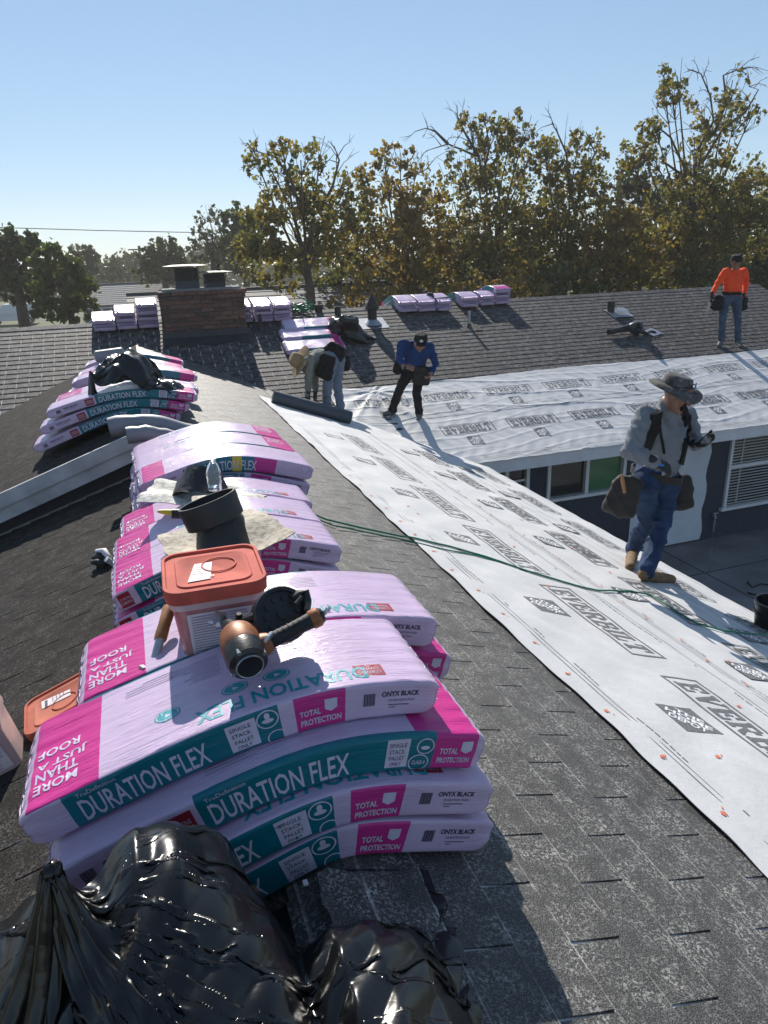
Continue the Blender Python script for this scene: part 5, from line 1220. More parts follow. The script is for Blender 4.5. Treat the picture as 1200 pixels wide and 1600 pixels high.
# slumped bag on the far row
def hmid(x, y):
    base = -.955 - .33 * np.maximum(np.abs(x + .10) - .08, 0) - .0 * y - .10 * np.clip((y - 7.1) / .4, 0, 1) - .5 * np.clip((6.26 - y) / .05, 0, 1)
    return base + .23 * lump(x, y, -.12, 6.60, .30, .36) + .10 * lump(x, y, .16, 6.48, .26, .22) + .02 * np.sin(x * 31 + y * 9) * np.sin(y * 27)
bg2 = thing('rubbish_bag', 'slack black rubbish bag slumped over the long row of bundles behind the rake board', 'rubbish bag', (-.07, 6.6, -.9))
fan('bag_body', np.array([-.36, 6.42, -.83]), .2, .72, .62, 1.4, 1.55, 95, 90, hmid, None, 8, bg2, (0, .08))
fan('gathered_neck', np.array([-.36, 6.42, -.83]), math.pi * 1.25, .16, .30, 1.3, 1.5, 40, 50, hmid, None, 9, bg2)
c = onB(543, 528); bag('small black rubbish bag on the far slope behind the straw-hatted man', c + [-.02, 0, .14], None, (.25, .27, .25), (-.2, .1, 1), 5.0, 80, 60, zB, .26, .22, 0, (.25, -.12, -.10))

# small leftovers
q = MB(); c = aY(170, 556, 9.3); q.lathe(c + [-.16, 0, 0], (1, .1, .05), [(0, 0), (.05, 0), (.07, .02), (.072, .32), (.05, .34), (0, .34)], 18); tag(q.build('membrane_offcut', M['roll_pale'], None, 40), 'short pale roll end lying at the far end of the long row', 'membrane roll')
q = MB(); a = onA(592, 1412); V = []
for i in range(9):
    for j in range(5):
        x = a[0] + (i - 4) * .030; y = a[1] + (j - 2) * .035; V.append((x + .006 * math.sin(j * 2.2), y + .008 * math.sin(i * 1.7), zA(x) + .010 + .018 * (j / 4) ** 2 * (.5 + .5 * math.sin(i * .9))))
n_ = len(V); F = [(i * 5 + j, (i + 1) * 5 + j, (i + 1) * 5 + j + 1, i * 5 + j + 1) for i in range(8) for j in range(4)]
q.add(np.concatenate([np.array(V), np.array(V) - [0, 0, .005]]), F + [tuple(k + n_ for k in f)[::-1] for f in F]); tag(q.build('shingle_scrap', M['shingleA'], None, 40), 'loose torn shingle scrap in the shadow beside the lowest bundle', 'shingle scrap')
for k, (x, y) in enumerate(((478, 1386),)):
    a = onA(x, y); q = MB(); q.box(a + [0, 0, .012], (.010, .014, .004), rotm('Z', k)); tag(q.build('paper_scrap', M['paper'], None), ('tiny white paper scrap on the shaded shingles under the big bag side', 'tiny pale scrap on the sunny shingles beside the white sheet edge', 'tiny pale scrap right of the lowest bundle end')[k], 'scrap')
# ------------------------------------------------------------------ people: one continuous surface grown from joints
from mathutils.bvhtree import BVHTree
def surface_net(F, lo, h):
    s = F < 0; nx, ny, nz = F.shape
    acc = np.zeros((nx - 1, ny - 1, nz - 1, 3)); cnt = np.zeros((nx - 1, ny - 1, nz - 1))
    cor = [(i, j, k) for i in (0, 1) for j in (0, 1) for k in (0, 1)]
    sl_ = lambda c: (slice(c[0], nx - 1 + c[0]), slice(c[1], ny - 1 + c[1]), slice(c[2], nz - 1 + c[2]))
    for a in cor:
        for ax in range(3):
            if a[ax]: continue
            b = list(a); b[ax] = 1; fa, fb = F[sl_(a)], F[sl_(b)]; m = (fa < 0) != (fb < 0)
            if not m.any(): continue
            t = np.where(m, fa / np.where(m, fa - fb, 1), 0)
            for q in range(3): acc[..., q] += np.where(m, a[q] + (t if q == ax else 0), 0)
            cnt += m
    act = cnt > 0; idx = np.full(act.shape, -1); idx[act] = np.arange(act.sum())
    ijk = np.argwhere(act); V = (ijk + acc[act] / cnt[act][:, None]) * h + lo
    faces = []
    for ax in range(3):
        o = [q for q in range(3) if q != ax]
        a = [slice(1, -1)] * 3; a[ax] = slice(0, -1); b = [slice(1, -1)] * 3; b[ax] = slice(1, None)
        sa, sb = s[tuple(a)], s[tuple(b)]
        for flip in (False, True):
            P = np.argwhere((sa & ~sb) if not flip else (~sa & sb))
            if not len(P): continue
            P = P.copy(); P[:, o[0]] += 1; P[:, o[1]] += 1
            c = []
            for d0, d1 in ((-1, -1), (0, -1), (0, 0), (-1, 0)):
                Q = P.copy(); Q[:, o[0]] += d0; Q[:, o[1]] += d1; c.append(idx[Q[:, 0], Q[:, 1], Q[:, 2]])
            c = np.stack(c, -1)
            if flip ^ (ax == 1): c = c[:, ::-1]
            faces.append(c)
    return V, np.concatenate(faces)
def sdf_mesh(prims, h, k0=.025, wr=0.0, seed=0, soft=()):
    """prims: ('c', mat, a, b, ra, rb[, k]) tapered capsule or ('e', mat, centre, radii, R[, k]) ellipsoid."""
    lo = np.full(3, 1e9); hi = -lo
    for p in prims:
        if p[0] == 'c':
            for q, r in ((p[2], p[4]), (p[3], p[5])): lo = np.minimum(lo, np.array(q) - r); hi = np.maximum(hi, np.array(q) + r)
        else: lo = np.minimum(lo, np.array(p[2]) - max(p[3])); hi = np.maximum(hi, np.array(p[2]) + max(p[3]))
    lo = lo - 3 * h - .02; hi = hi + 3 * h + .02; n = np.ceil((hi - lo) / h).astype(int) + 1
    F = np.full(n, .5); B = np.full(n, .5); Mt = np.zeros(n, np.int8)
    gx, gy, gz = [lo[i] + h * np.arange(n[i]) for i in range(3)]
    for p in prims:
        k = p[6] if p[0] == 'c' and len(p) > 6 else p[5] if p[0] == 'e' and len(p) > 5 else k0
        mg = k + .02
        if p[0] == 'c':
            a, b = np.array(p[2], float), np.array(p[3], float); l = np.minimum(a - p[4], b - p[5]) - mg; u = np.maximum(a + p[4], b + p[5]) + mg
        else:
            c = np.array(p[2], float); l = c - max(p[3]) - mg; u = c + max(p[3]) + mg
        i0 = np.maximum(np.floor((l - lo) / h).astype(int), 0); i1 = np.minimum(np.ceil((u - lo) / h).astype(int) + 1, n); s = tuple(slice(x, y) for x, y in zip(i0, i1))
        X = gx[s[0]][:, None, None]; Y_ = gy[s[1]][None, :, None]; Z_ = gz[s[2]][None, None, :]
        if p[0] == 'c':
            d = b - a; L2_ = d @ d + 1e-12; t = np.clip(((X - a[0]) * d[0] + (Y_ - a[1]) * d[1] + (Z_ - a[2]) * d[2]) / L2_, 0, 1)
            dist = np.sqrt((X - a[0] - t * d[0]) ** 2 + (Y_ - a[1] - t * d[1]) ** 2 + (Z_ - a[2] - t * d[2]) ** 2) - (p[4] + t * (p[5] - p[4]))
        else:
            R = np.eye(3) if p[4] is None else np.asarray(p[4]); q = [(X - c[0]) * R[0, i] + (Y_ - c[1]) * R[1, i] + (Z_ - c[2]) * R[2, i] for i in range(3)]
            k1 = np.sqrt(sum((q[i] / p[3][i]) ** 2 for i in range(3))); k2 = np.sqrt(sum((q[i] / p[3][i] ** 2) ** 2 for i in range(3))) + 1e-9; dist = k1 * (k1 - 1) / k2
        cur = F[s]; hh = np.maximum(k - np.abs(cur - dist), 0) / k; F[s] = np.minimum(cur, dist) - hh * hh * k * .25
        bs = B[s]; m = dist < bs; B[s] = np.where(m, dist, bs); ms = Mt[s]; ms[m] = p[1]; Mt[s] = ms
    if wr:
        X = gx[:, None, None]; Y_ = gy[None, :, None]; Z_ = gz[None, None, :]
        n1 = np.sin(X * 31 + 2.2 * np.sin(Z_ * 17 + seed) + 1.5 * np.sin(Y_ * 14)) * np.sin(Z_ * 34 + 1.8 * np.sin(X * 15 + seed) + Y_ * 12)
        n2 = 1 - np.abs(np.sin(Z_ * 22 + 9 * X - 7 * Y_ + 1.6 * np.sin(X * 13 + seed * 2) + 1.2 * np.sin(Y_ * 19)))
        msk = np.isin(Mt, soft)
        F = F - np.where(msk, wr * (.5 * n1 + 1.1 * n2 ** 3), 0)
    V, Q = surface_net(F, lo, h)
    vc = np.clip(((V - lo) / h).round().astype(int), 0, n - 1); vm = Mt[vc[:, 0], vc[:, 1], vc[:, 2]]
    fm = np.sort(vm[Q], 1)[:, 1]
    return V, Q, fm
def sdf_obj(name, prims, h, mats, parent, **kw):
    V, Q, fm = sdf_mesh(prims, h, **kw); me = D.meshes.new(name); me.from_pydata(V.tolist(), [], Q.tolist())
    for m in mats: me.materials.append(m)
    me.polygons.foreach_set('material_index', fm.astype(int)); me.polygons.foreach_set('use_smooth', [True] * len(Q)); me.update()
    return link(name, me, parent), BVHTree.FromPolygons([Vector(v) for v in V], Q.tolist())
def U(v): v = np.asarray(v, float); return v / (np.linalg.norm(v) + 1e-12)
M['skin'] = plain('tanned skin', (.23, .11, .07), .5, 0, .12, 30, .1, 90); M['eye'] = plain('dark eye', (.015, .011, .01), .25, 0, 0.05, 9, 0); M['lip'] = plain('lip', (.20, .075, .06), .5, 0, .1, 30, 0)
M['hair'] = plain('dark hair', (.012, .010, .009), .6, 0, .3, 80, .5, 120)
def head_prims(c, f, up, s=1.0, m=(0, 1, 2), beard=None):
    f = U(f); up = U(np.array(up) - f * np.dot(f, up)); r = np.cross(f, up); R = np.stack([f, r, up], 1); P = lambda a, b, d: np.array(c) + s * (f * a + r * b + up * d)
    sk, ey, lp = m
    pr = [('e', sk, P(-.005, 0, .03), (.098 * s, .075 * s, .098 * s), R, .02), ('e', sk, P(.028, 0, -.055), (.062 * s, .055 * s, .062 * s), R, .03), ('c', sk, P(.085, 0, .012), P(.108, 0, -.022), .010 * s, .015 * s, .012),
          ('c', sk, P(.080, -.045, .030), P(.080, .045, .030), .014 * s, .014 * s, .012), ('e', sk, P(.060, .045, -.02), (.028 * s,) * 3, R, .02), ('e', sk, P(.060, -.045, -.02), (.028 * s,) * 3, R, .02), ('e', sk, P(.075, 0, -.098), (.022 * s,) * 3, R, .02),
          ('e', lp, P(.088, 0, -.055), (.010 * s, .026 * s, .010 * s), R, .008)]
    for q in (-1, 1):
        pr += [('e', ey, P(.086, q * .031, .008), (.012 * s, .014 * s, .007 * s), R, .004), ('e', sk, P(-.008, q * .077, .0), (.022 * s, .012 * s, .032 * s), R, .008)]
    return pr
def hand(name, wrist, d, pn, mat, parent, s=1.0, curl=.6, thumb=1, h=.0036, extra=()):
    """palm, four fingers of their own length and a thumb; pn is the palm normal the fingers curl towards."""
    d = U(d); pn = U(np.array(pn) - d * np.dot(d, pn)); sd_ = np.cross(pn, d) * thumb; w = np.array(wrist, float)
    P = lambda a, b, c: w + s * (d * a + sd_ * b + pn * c)
    pr = [('c', 0, P(-.035, 0, 0), P(.02, 0, 0), .030 * s, .029 * s)]
    for b in (-.028, -.009, .010, .028): pr.append(('c', 0, P(.02, b * .6, 0), P(.088 - abs(b) * .25, b, .002), .019 * s, .0145 * s))
    for b, L, k in ((.031, .072, .85), (.0105, .080, 1.0), (-.0105, .075, 1.05), (-.031, .058, 1.15)):
        p = P(.088 - abs(b) * .25, b, 0); an = curl * .45 * k; r = .0105
        for j, f in enumerate((.46, .30, .24)):
            dirv = d * math.cos(an) + pn * math.sin(an) + sd_ * (b * .8 if j == 0 else 0); q = p + s * L * f * U(dirv); pr.append(('c', 0, p, q, r * s, r * .9 * s, .006)); p = q; r *= .9; an += curl * .75 * k
    p = P(.015, .026, .006); an = .75
    for j, (L, r) in enumerate(((.042, .015), (.032, .0125), (.026, .011))):
        q = p + s * L * U(d * math.cos(an) + sd_ * math.sin(an) * .9 + pn * (.35 + .3 * j * curl)); pr.append(('c', 0, p, q, r * s, r * .92 * s, .008)); p = q; an -= .32
    pr += list(extra)
    return sdf_obj(name, pr, h, [mat] if not isinstance(mat, list) else mat, parent, k0=.012)[0]
def body_prims(J, mt, rs=1.0):
    """mt: material numbers for top, sleeves, trousers, skin, boots"""
    top, slv, tr, skn, boot = mt; J = {k: np.array(v, float) for k, v in J.items()}
    pv = (J['hipR'] + J['hipL']) / 2; shc = (J['shR'] + J['shL']) / 2; lat = U(J['shL'] - J['shR']); hl = U(J['hipL'] - J['hipR'])
    wl = pv + (shc - pv) * .20; ch = pv + (shc - pv) * .70; fw = J.get('fw', np.zeros(3))
    p = []
    for sg, hp, sh in ((-1, 'hipR', 'shR'), (1, 'hipL', 'shL')):
        p.append(('c', tr, J[hp] + (pv - J[hp]) * .15 + (shc - pv) * .02, wl + hl * sg * .055, .115 * rs, .115 * rs, .05))
        p.append(('c', top, wl + hl * sg * .06 + (shc - pv) * .16, ch + lat * sg * .085, .112 * rs, .118 * rs, .06))
        p.append(('c', top, ch + lat * sg * .09, J[sh] + (shc - J[sh]) * .22, .112 * rs, .075 * rs, .05))
    p.append(('c', top, wl + fw * .03 + (shc - pv) * .16, ch + fw * .02, .128 * rs, .125 * rs, .06))
    p.append(('c', top, shc + (J['neck'] - shc) * .15, J['neck'] - (J['neck'] - shc) * .05, .098 * rs, .066 * rs, .05)); p.append(('c', skn, J['neck'], J['head'] - (J['head'] - J['neck']) * .25, .056 * rs, .056 * rs, .015))
    for a in 'RL':
        sh, el, wr = J['sh' + a], J['el' + a], J['wr' + a]
        p += [('c', slv, sh, sh + (el - sh) * .5, .072 * rs, .062 * rs, .04), ('c', slv, sh + (el - sh) * .5, el, .062 * rs, .053 * rs, .02), ('c', slv, el, el + (wr - el) * .55, .054 * rs, .047 * rs, .02), ('c', slv, el + (wr - el) * .55, wr, .046 * rs, .036 * rs, .015)]
        hp, kn, an, to = J['hip' + a], J['kn' + a], J['an' + a], J['to' + a]
        p += [('c', tr, hp, hp + (kn - hp) * .5, .108 * rs, .086 * rs, .03), ('c', tr, hp + (kn - hp) * .5, kn, .086 * rs, .067 * rs, .015), ('c', tr, kn, kn + (an - kn) * .4, .068 * rs, .066 * rs, .015), ('c', tr, kn + (an - kn) * .4, an, .066 * rs, .060 * rs, .012), ('c', tr, an + (kn - an) * .02, an + (kn - an) * .10, .066 * rs, .062 * rs, .01)]
        ft = to - an; ft = U([ft[0], ft[1], ft[2]]); heel = an - ft * .05 * rs; ln = np.linalg.norm(to - an); dn = np.array([0, 0, -1.0])
        bl = J.get('sole', .062)
        p += [('c', boot, an + dn * .01, an + dn * bl * .5, .050 * rs, .050 * rs, .02), ('c', boot, heel + dn * bl * .55, an + (to - an) * .35 + dn * bl * .35, .040 * rs, .044 * rs, .02), ('c', boot, an + (to - an) * .35 + dn * bl * .35, to, .046 * rs, .038 * rs, .02)]
    return p
def camray(bvh, px, py, off=.01):
    r = ray(px, py); hit = bvh.ray_cast(Vector((0, 0, 0)), Vector(r))
    if hit[0] is None: return None
    n = np.array(hit[1]); 
    if n @ r > 0: n = -n
    return np.array(hit[0]) + n * off
def strap(name, bvh, pix, w, mat, parent, th=.007, off=.006):
    P = [camray(bvh, *p, off) for p in pix]; P = [p for p in P if p is not None]
    if len(P) < 2: return None
    Q = []
    for i in range(len(P) - 1):
        for k in range(4): Q.append(P[i] + (P[i + 1] - P[i]) * k / 4)
    Q.append(P[-1]); V = []
    nr = [np.array(bvh.find_nearest(Vector(p))[1]) for p in Q]
    vd = -U(np.mean(Q, 0)); nr = [n if n @ vd > 0 else -n for n in nr]
    for i, p in enumerate(Q):
        t = U(Q[min(i + 1, len(Q) - 1)] - Q[max(i - 1, 0)]); n = U(sum(nr[max(0, i - 2):i + 3])); b = U(np.cross(t, n))
        V += [p - b * w / 2, p - b * w / 2 + n * th, p + b * w / 2 + n * th, p + b * w / 2]
    F = [(4 * i + j, 4 * i + (j + 1) % 4, 4 * i + 4 + (j + 1) % 4, 4 * i + 4 + j) for i in range(len(Q) - 1) for j in range(4)] + [(0, 1, 2, 3), tuple(4 * len(Q) - 4 + j for j in (3, 2, 1, 0))]
    mb = MB(); mb.add(V, F); me = mb.mesh(name, mat, 40); bm = bmesh.new(); bm.from_mesh(me); bmesh.ops.recalc_face_normals(bm, faces=bm.faces); bm.to_mesh(me); bm.free(); return link(name, me, parent)
def belt(name, c, lat, fwd, up, rx, ry, hgt, mat, parent, th=.012):
    lat, fwd, up = U(lat), U(fwd), U(up); mb = MB(); n = 36; V = []
    for hh, e in ((-hgt / 2, 0), (-hgt / 2, th), (hgt / 2, th), (hgt / 2, 0)):
        for i in range(n):
            a = 2 * math.pi * i / n; V.append(np.array(c) + lat * (rx + e) * math.cos(a) + fwd * (ry + e) * math.sin(a) + up * (hh + .006 * math.sin(3 * a)))
    mb.add(V, [(j * n + i, j * n + (i + 1) % n, ((j + 1) % 4) * n + (i + 1) % n, ((j + 1) % 4) * n + i) for j in range(4) for i in range(n)]); return mb.build(name, mat, parent, 50)
def pouch(name, c, lat, up, w, d, h, mat, parent, sag=.75, seed=1):
    """Slack leather tool pouch: an open bag with a front pocket and a stiff rim."""
    up = U(up); lat = U(np.array(lat) - up * np.dot(up, lat)); f = np.cross(lat, up); R = np.stack([lat, f, up], 1); c = np.array(c); P = lambda a, b, e: c + R @ np.array([a * w, b * d, e * h])
    r = max(.028, min(w, d) * .30)
    pr = [('c', 0, P(-.34, .05, .46), P(-.42, -.05, -.25), r * .75, r * 1.1, .05), ('c', 0, P(.34, .05, .46), P(.36, -.02, -.30), r * .75, r, .05), ('c', 0, P(0, .1, .46), P(0, 0, -.3), r * .9, r * 1.2, .05), ('c', 0, P(-.34, -.1, -.28), P(.30, -.05, -.36), r, r * .8, .05),
          ('c', 0, P(-.30, -.42, .10), P(-.26, -.36, -.28), r * .55, r * .7, .02), ('c', 0, P(.24, -.42, .06), P(.20, -.36, -.30), r * .55, r * .65, .02), ('c', 0, P(-.28, -.44, -.22), P(.22, -.40, -.26), r * .6, r * .6, .03),
          ('c', 0, P(-.40, .05, .50), P(.40, .10, .48), r * .42, r * .42, .01), ('c', 0, P(-.40, -.2, .44), P(.40, -.2, .42), r * .36, r * .36, .01)]
    return sdf_obj(name, pr, .009 if w > .14 else .011, [mat], parent, k0=.03, wr=.010, seed=seed, soft=(0,))[0]
M['straw'] = plain('straw', (.30, .20, .10), .85, 0, .25, 40, .4, 120); M['leather'] = plain('dark worn leather', (.012, .010, .009), .7, 0, .4, 16, .4, 50, .006)
M['blackcloth'] = cloth('black cloth', (.010, .010, .012)); M['glovek'] = plain('black knit glove', (.011, .011, .013), .7, 0, .3, 60, .3, 160, .003); M['jean'] = cloth('blue jeans', (.022, .045, .10), .9, .35); M['jean2'] = cloth('faded jeans', (.050, .080, .125), .9, .3); M['paleshirt'] = cloth('grey shirt', (.17, .185, .205), .9, .08)
M['palejean'] = cloth('pale jeans', (.17, .21, .27), .9, .15); M['tanboot'] = plain('tan suede boot', (.16, .10, .05), .85, 0, .3, 20, .3); M['blueshirt'] = cloth('royal blue shirt', (.006, .038, .13), .85, .2); M['orangeshirt'] = cloth('hi-vis orange shirt', (.85, .075, .018), .8, .06); M['greyshirt'] = cloth('olive grey shirt', (.19, .195, .17), .9, .1)
M['blackpant'] = cloth('black trousers', (.012, .012, .014)); M['greyshoe'] = plain('grey shoe', (.10, .10, .11), .7, 0, .2, 30, .2)
def camo():
    t = NT('grey camouflage cloth'); co = t.pos(); f = t.noise(co, 22, 3, .5, 1.0); t.col(t.ramp(f, [(.38, (.035, .034, .032)), (.47, (.09, .086, .082)), (.56, (.055, .052, .05)), (.64, (.15, .145, .14))])); t.set(Roughness=.9); return t.mat
M['camo'] = camo(); M['bluelens'] = plain('mirrored blue lens', (.02, .20, .55), .12, .6, .05, 9, 0)
def hat(name, c, up, fwd, r, crown_h, brim, mat, parent, droop=.02, wave=.012, taper=.8, n=40):
    up = U(up); fwd = U(np.array(fwd) - up * np.dot(fwd, up)); sd_ = np.cross(up, fwd); V = []; prof = [(r + brim, -droop, 1), (r + brim * .66, -droop * .45, .8), (r + brim * .3, -.002, .4), (r * 1.0, .0, 0), (r * .99, crown_h * .3, 0), (r * (taper * .5 + .5), crown_h * .7, 0), (r * taper, crown_h * .93, 0), (r * taper * .75, crown_h, 0), (0.001, crown_h * .97, 0)]
    for q, (rr, hh, wv) in enumerate(prof):
        for i in range(n):
            a = 2 * math.pi * i / n; V.append(np.array(c) + (fwd * math.cos(a) * 1.10 + sd_ * math.sin(a)) * rr + up * (hh + wv * wave * (math.sin(2 * a + .6) + .5 * math.sin(3 * a))))
    V = np.array(V); k = len(prof); F = [(q * n + i, q * n + (i + 1) % n, (q + 1) * n + (i + 1) % n, (q + 1) * n + i) for q in range(k - 1) for i in range(n)]
    V2 = V - np.repeat(np.array([0, 0, 1, 1, 1, 1, 1, 1, 1.]), n)[:, None] * 0 - up * .004; m = len(V)
    mb = MB(); mb.add(np.concatenate([V, V2]), F + [tuple(x + m for x in f)[::-1] for f in F] + [(i, i + m, (i + 1) % n + m, (i + 1) % n) for i in range(n)]); return mb.build(name, mat, parent, 60)

# --- man in jeans on the near eave
p1 = thing('person', 'man in pale grey shirt, blue jeans and camouflage sun hat walking along the near eave', 'person', tuple(onA(1015, 897)))
J = dict(hipR=aY(1004, 757, 4.30), hipL=aY(1042, 755, 4.44), shR=aY(1007, 650, 4.18), shL=aY(1073, 649, 4.42), neck=aY(1044, 632, 4.22), head=aY(1058, 617, 4.14), elR=aY(984, 706, 4.10), wrR=aY(1024, 721, 4.00), elL=aY(1087, 692, 4.42), wrL=aY(1090, 693, 4.20),
         knR=aY(1009, 812, 4.22), anR=aY(985, 862, 4.62), toR=aY(986, 884, 4.44), knL=aY(1036, 815, 4.34), anL=aY(1019, 884, 4.46), toL=aY(1049, 903, 4.30), fw=np.array([.5, -.8, 0]))
J['toR'] = onA(984, 886, .035); J['anR'] = aY(989, 858, 4.74); J['knR'] = aY(1012, 812, 4.46); J['anL'] = onA(1010, 893, .10); J['toL'] = onA(1049, 905, .035)
pr = body_prims(J, (1, 1, 2, 0, 3)); fdir = U([.62, -.62, -.42]); hc = np.array(J['head'])
pr += [('e', 0, p[2], p[3], p[4], p[5]) if 0 else p for p in head_prims(hc, fdir, (.25, -.2, .95), 1.0, (0, 4, 5))]
body1_, bvh1 = sdf_obj('body', pr, .0085, [M['skin'], M['paleshirt'], M['jean'], M['tanboot'], M['eye'], M['lip']], p1, k0=.02, wr=.012, seed=1, soft=(1, 2))
hat('sun_hat', hc + np.array([-.005, .01, .065]), (.22, -.22, .95), fdir, .098, .078, .080, M['camo'], p1, .034, .022, .84)
hb = hc + np.array([-.005, .01, .050]); fh = U(np.array([.62, -.62, 0])); sdv = np.array([.7, .7, 0])
q = MB(); gx = hb + fh * .125 + [0, 0, .015]
for s in (-1, 1): q.rrect([(gx + sdv * s * .036, .032, .020, .010, np.stack([sdv, [0, 0, 1], fh], 1)), (gx + sdv * s * .036 + fh * .008, .030, .018, .010, np.stack([sdv, [0, 0, 1], fh], 1))], 4)
q.build('sunglasses_lens', M['bluelens'], p1, 40)
q = MB(); q.tube([hb - fh * .02 + sdv * -.105 + [0, 0, .02], gx - sdv * .072, gx - sdv * .036 + [0, 0, .018], gx + [0, 0, .012], gx + sdv * .036 + [0, 0, .018], gx + sdv * .072, hb - fh * .02 + sdv * .105 + [0, 0, .02]], .004, 6); q.build('sunglasses_frame', M['blackp'], p1, 40)
pv = (np.array(J['hipR']) + J['hipL']) / 2; latv = np.array(J['hipL']) - J['hipR']; upv = (np.array(J['shR']) + J['shL']) / 2 - pv; fwv = np.cross(U(upv), U(latv)); fwv = -fwv
bc_ = pv + U(upv) * .085
belt('tool_belt', bc_, latv, fwv, upv, .200, .182, .056, M['leather'], p1, .014)
q = MB(); q.rrect([(aY(1037, 739, 4.10), .026, .022, .006, np.stack([U(latv), U(upv), U(fwv)], 1)), (aY(1037, 739, 4.09), .024, .020, .006, np.stack([U(latv), U(upv), U(fwv)], 1))], 3); q.build('belt_buckle', M['steel'], p1, 40)
vl = RW[:, 0]
po = pouch('tool_pouch', aY(974, 778, 4.12), vl, (.22, 0, .97), .19, .16, .27, M['leather'], p1)
q = MB(); q.tube([aY(976, 770, 4.04), aY(973, 752, 4.04), aY(972, 742, 4.05)], [.012, .014, .010], 8); q.build('tool_handle', M['wood'], p1, 50)
po = pouch('tool_pouch', aY(1064, 772, 4.40), vl, (-.12, 0, .99), .15, .15, .27, M['leather'], p1)
strap('suspender', bvh1, [(1018, 622), (1022, 632), (1024, 645), (1021, 662), (1014, 680), (1010, 697)], .105, M['blackcloth'], p1, .018)
strap('suspender', bvh1, [(1067, 634), (1070, 648), (1073, 662), (1073, 676), (1071, 690), (1067, 707), (1062, 725)], .075, M['blackcloth'], p1, .014)
strap('suspender_clip', bvh1, [(1028, 655), (1031, 675), (1035, 692), (1037, 708)], .018, M['blackcloth'], p1, .008)
hand('glove', J['wrR'], aY(1046, 733, 3.97) - np.array(J['wrR']), (.2, .5, -.8), M['glovek'], p1, 1.12, .55, -1)
q = MB(); q.rrect([(aY(1033, 727, 3.915), .020, .006, .003, RW), (aY(1033, 727, 3.912), .019, .005, .003, RW)], 3); q.build('glove_emblem', M['bluelens'], p1, 40)
hand('glove', J['wrL'], aY(1108, 692, 4.10) - np.array(J['wrL']), (-.3, -.3, .9), M['glovek'], p1, 1.1, 1.0, 1)
ph = aY(1104, 688, 4.06); q = MB(); q.box(ph, (.055, .13, .014), rotm('Z', -.9) @ rotm('X', .2)); tag(q.build('phone', M['blackp'], None, 30), 'dark flat handset held by the man in jeans', 'phone')

# --- bent man with the straw hat
p2 = thing('person', 'bent-over man in straw hat and pale jeans unrolling the dark membrane roll', 'person', tuple(onB(520, 640)))
J = dict(hipR=aY(516, 563, 10.12), hipL=aY(528, 561, 10.32), shR=aY(484, 562, 9.95), shL=aY(489, 557, 10.35), neck=aY(481, 563, 10.12), head=aY(474, 568, 10.08), elR=aY(482, 593, 9.92), wrR=aY(481, 617, 9.88), elL=aY(492, 592, 10.30), wrL=aY(493, 612, 10.22),
         knR=aY(512, 602, 10.0), knL=aY(527, 602, 10.22), anR=onB(510, 634, .09), toR=onB(503, 642, .035), anL=onB(532, 634, .09), toL=onB(526, 645, .035))
pr = body_prims(J, (1, 1, 2, 0, 3), .98) + head_prims(J['head'], (-.75, -.2, -.62), (-.6, 0, .8), .97, (0, 4, 5))
b2, bvh2 = sdf_obj('body', pr, .012, [M['skin'], M['greyshirt'], M['palejean'], M['greyshoe'], M['eye'], M['lip']], p2, k0=.025, wr=.012, seed=4, soft=(1, 2))
hat('straw_hat', np.array(J['head']) + np.array([-.055, 0, .035]), (-.86, -.12, .48), (-.4, -.3, -.8), .10, .14, .12, M['straw'], p2, .01, .012, .8)
pv = (np.array(J['hipR']) + J['hipL']) / 2; latv = np.array(J['hipL']) - J['hipR']; upv = (np.array(J['shR']) + J['shL']) / 2 - pv
belt('tool_belt', pv + U(upv) * .10, latv, np.cross(U(upv), U(latv)), upv, .19, .155, .06, M['blackcloth'], p2)
pouch('tool_pouch', aY(509, 575, 9.90), RW[:, 0], (.3, 0, .95), .22, .14, .34, M['blackcloth'], p2); pouch('tool_pouch', aY(524, 549, 10.15), RW[:, 0], (.5, 0, .8), .26, .2, .13, M['blackcloth'], p2); pouch('tool_pouch', aY(539, 568, 10.4), RW[:, 0], (.1, 0, .95), .12, .14, .2, M['blackcloth'], p2)
hand('glove', J['wrR'], (-.1, -.1, -1), (.5, .3, 0), M['glovek'], p2, 1.1, .8, 1, .006); hand('glove', J['wrL'], (-.3, -.2, -1), (.5, -.3, 0), M['glovek'], p2, 1.1, .8, -1, .006)

# --- man in the blue shirt
p3 = thing('person', 'man in royal blue shirt, black cap and black trousers looking down at his belt', 'person', tuple(onB(635, 648)))
J = dict(hipR=aY(639, 579, 9.86), hipL=aY(657, 579, 9.92), shR=aY(628, 537, 9.62), shL=aY(671, 542, 9.72), neck=aY(652, 541, 9.58), head=aY(657, 535, 9.46), elR=aY(624, 560, 9.58), wrR=aY(633, 572, 9.48), elL=aY(680, 567, 9.68), wrL=aY(674, 583, 9.56),
         knR=aY(623, 611, 9.82), knL=aY(651, 611, 9.72), anR=onB(613, 640, .09), toR=onB(601, 646, .035), anL=onB(655, 645, .09), toL=onB(653, 657, .035))
pr = body_prims(J, (1, 1, 2, 0, 3), .92) + head_prims(J['head'], (-.25, -.72, -.62), (0, -.5, .85), .95, (0, 4, 5))
b3, bvh3 = sdf_obj('body', pr, .012, [M['skin'], M['blueshirt'], M['blackpant'], M['greyshoe'], M['eye'], M['lip']], p3, k0=.025, wr=.011, seed=6, soft=(1, 2))
hd = np.array(J['head']); hu = U([-.05, -.35, .93]); hf = U([-.25, -.75, -.45])
hat('cap', hd + hu * .045, hu, hf, .096, .085, .004, M['blackcloth'], p3, 0, 0, .85)
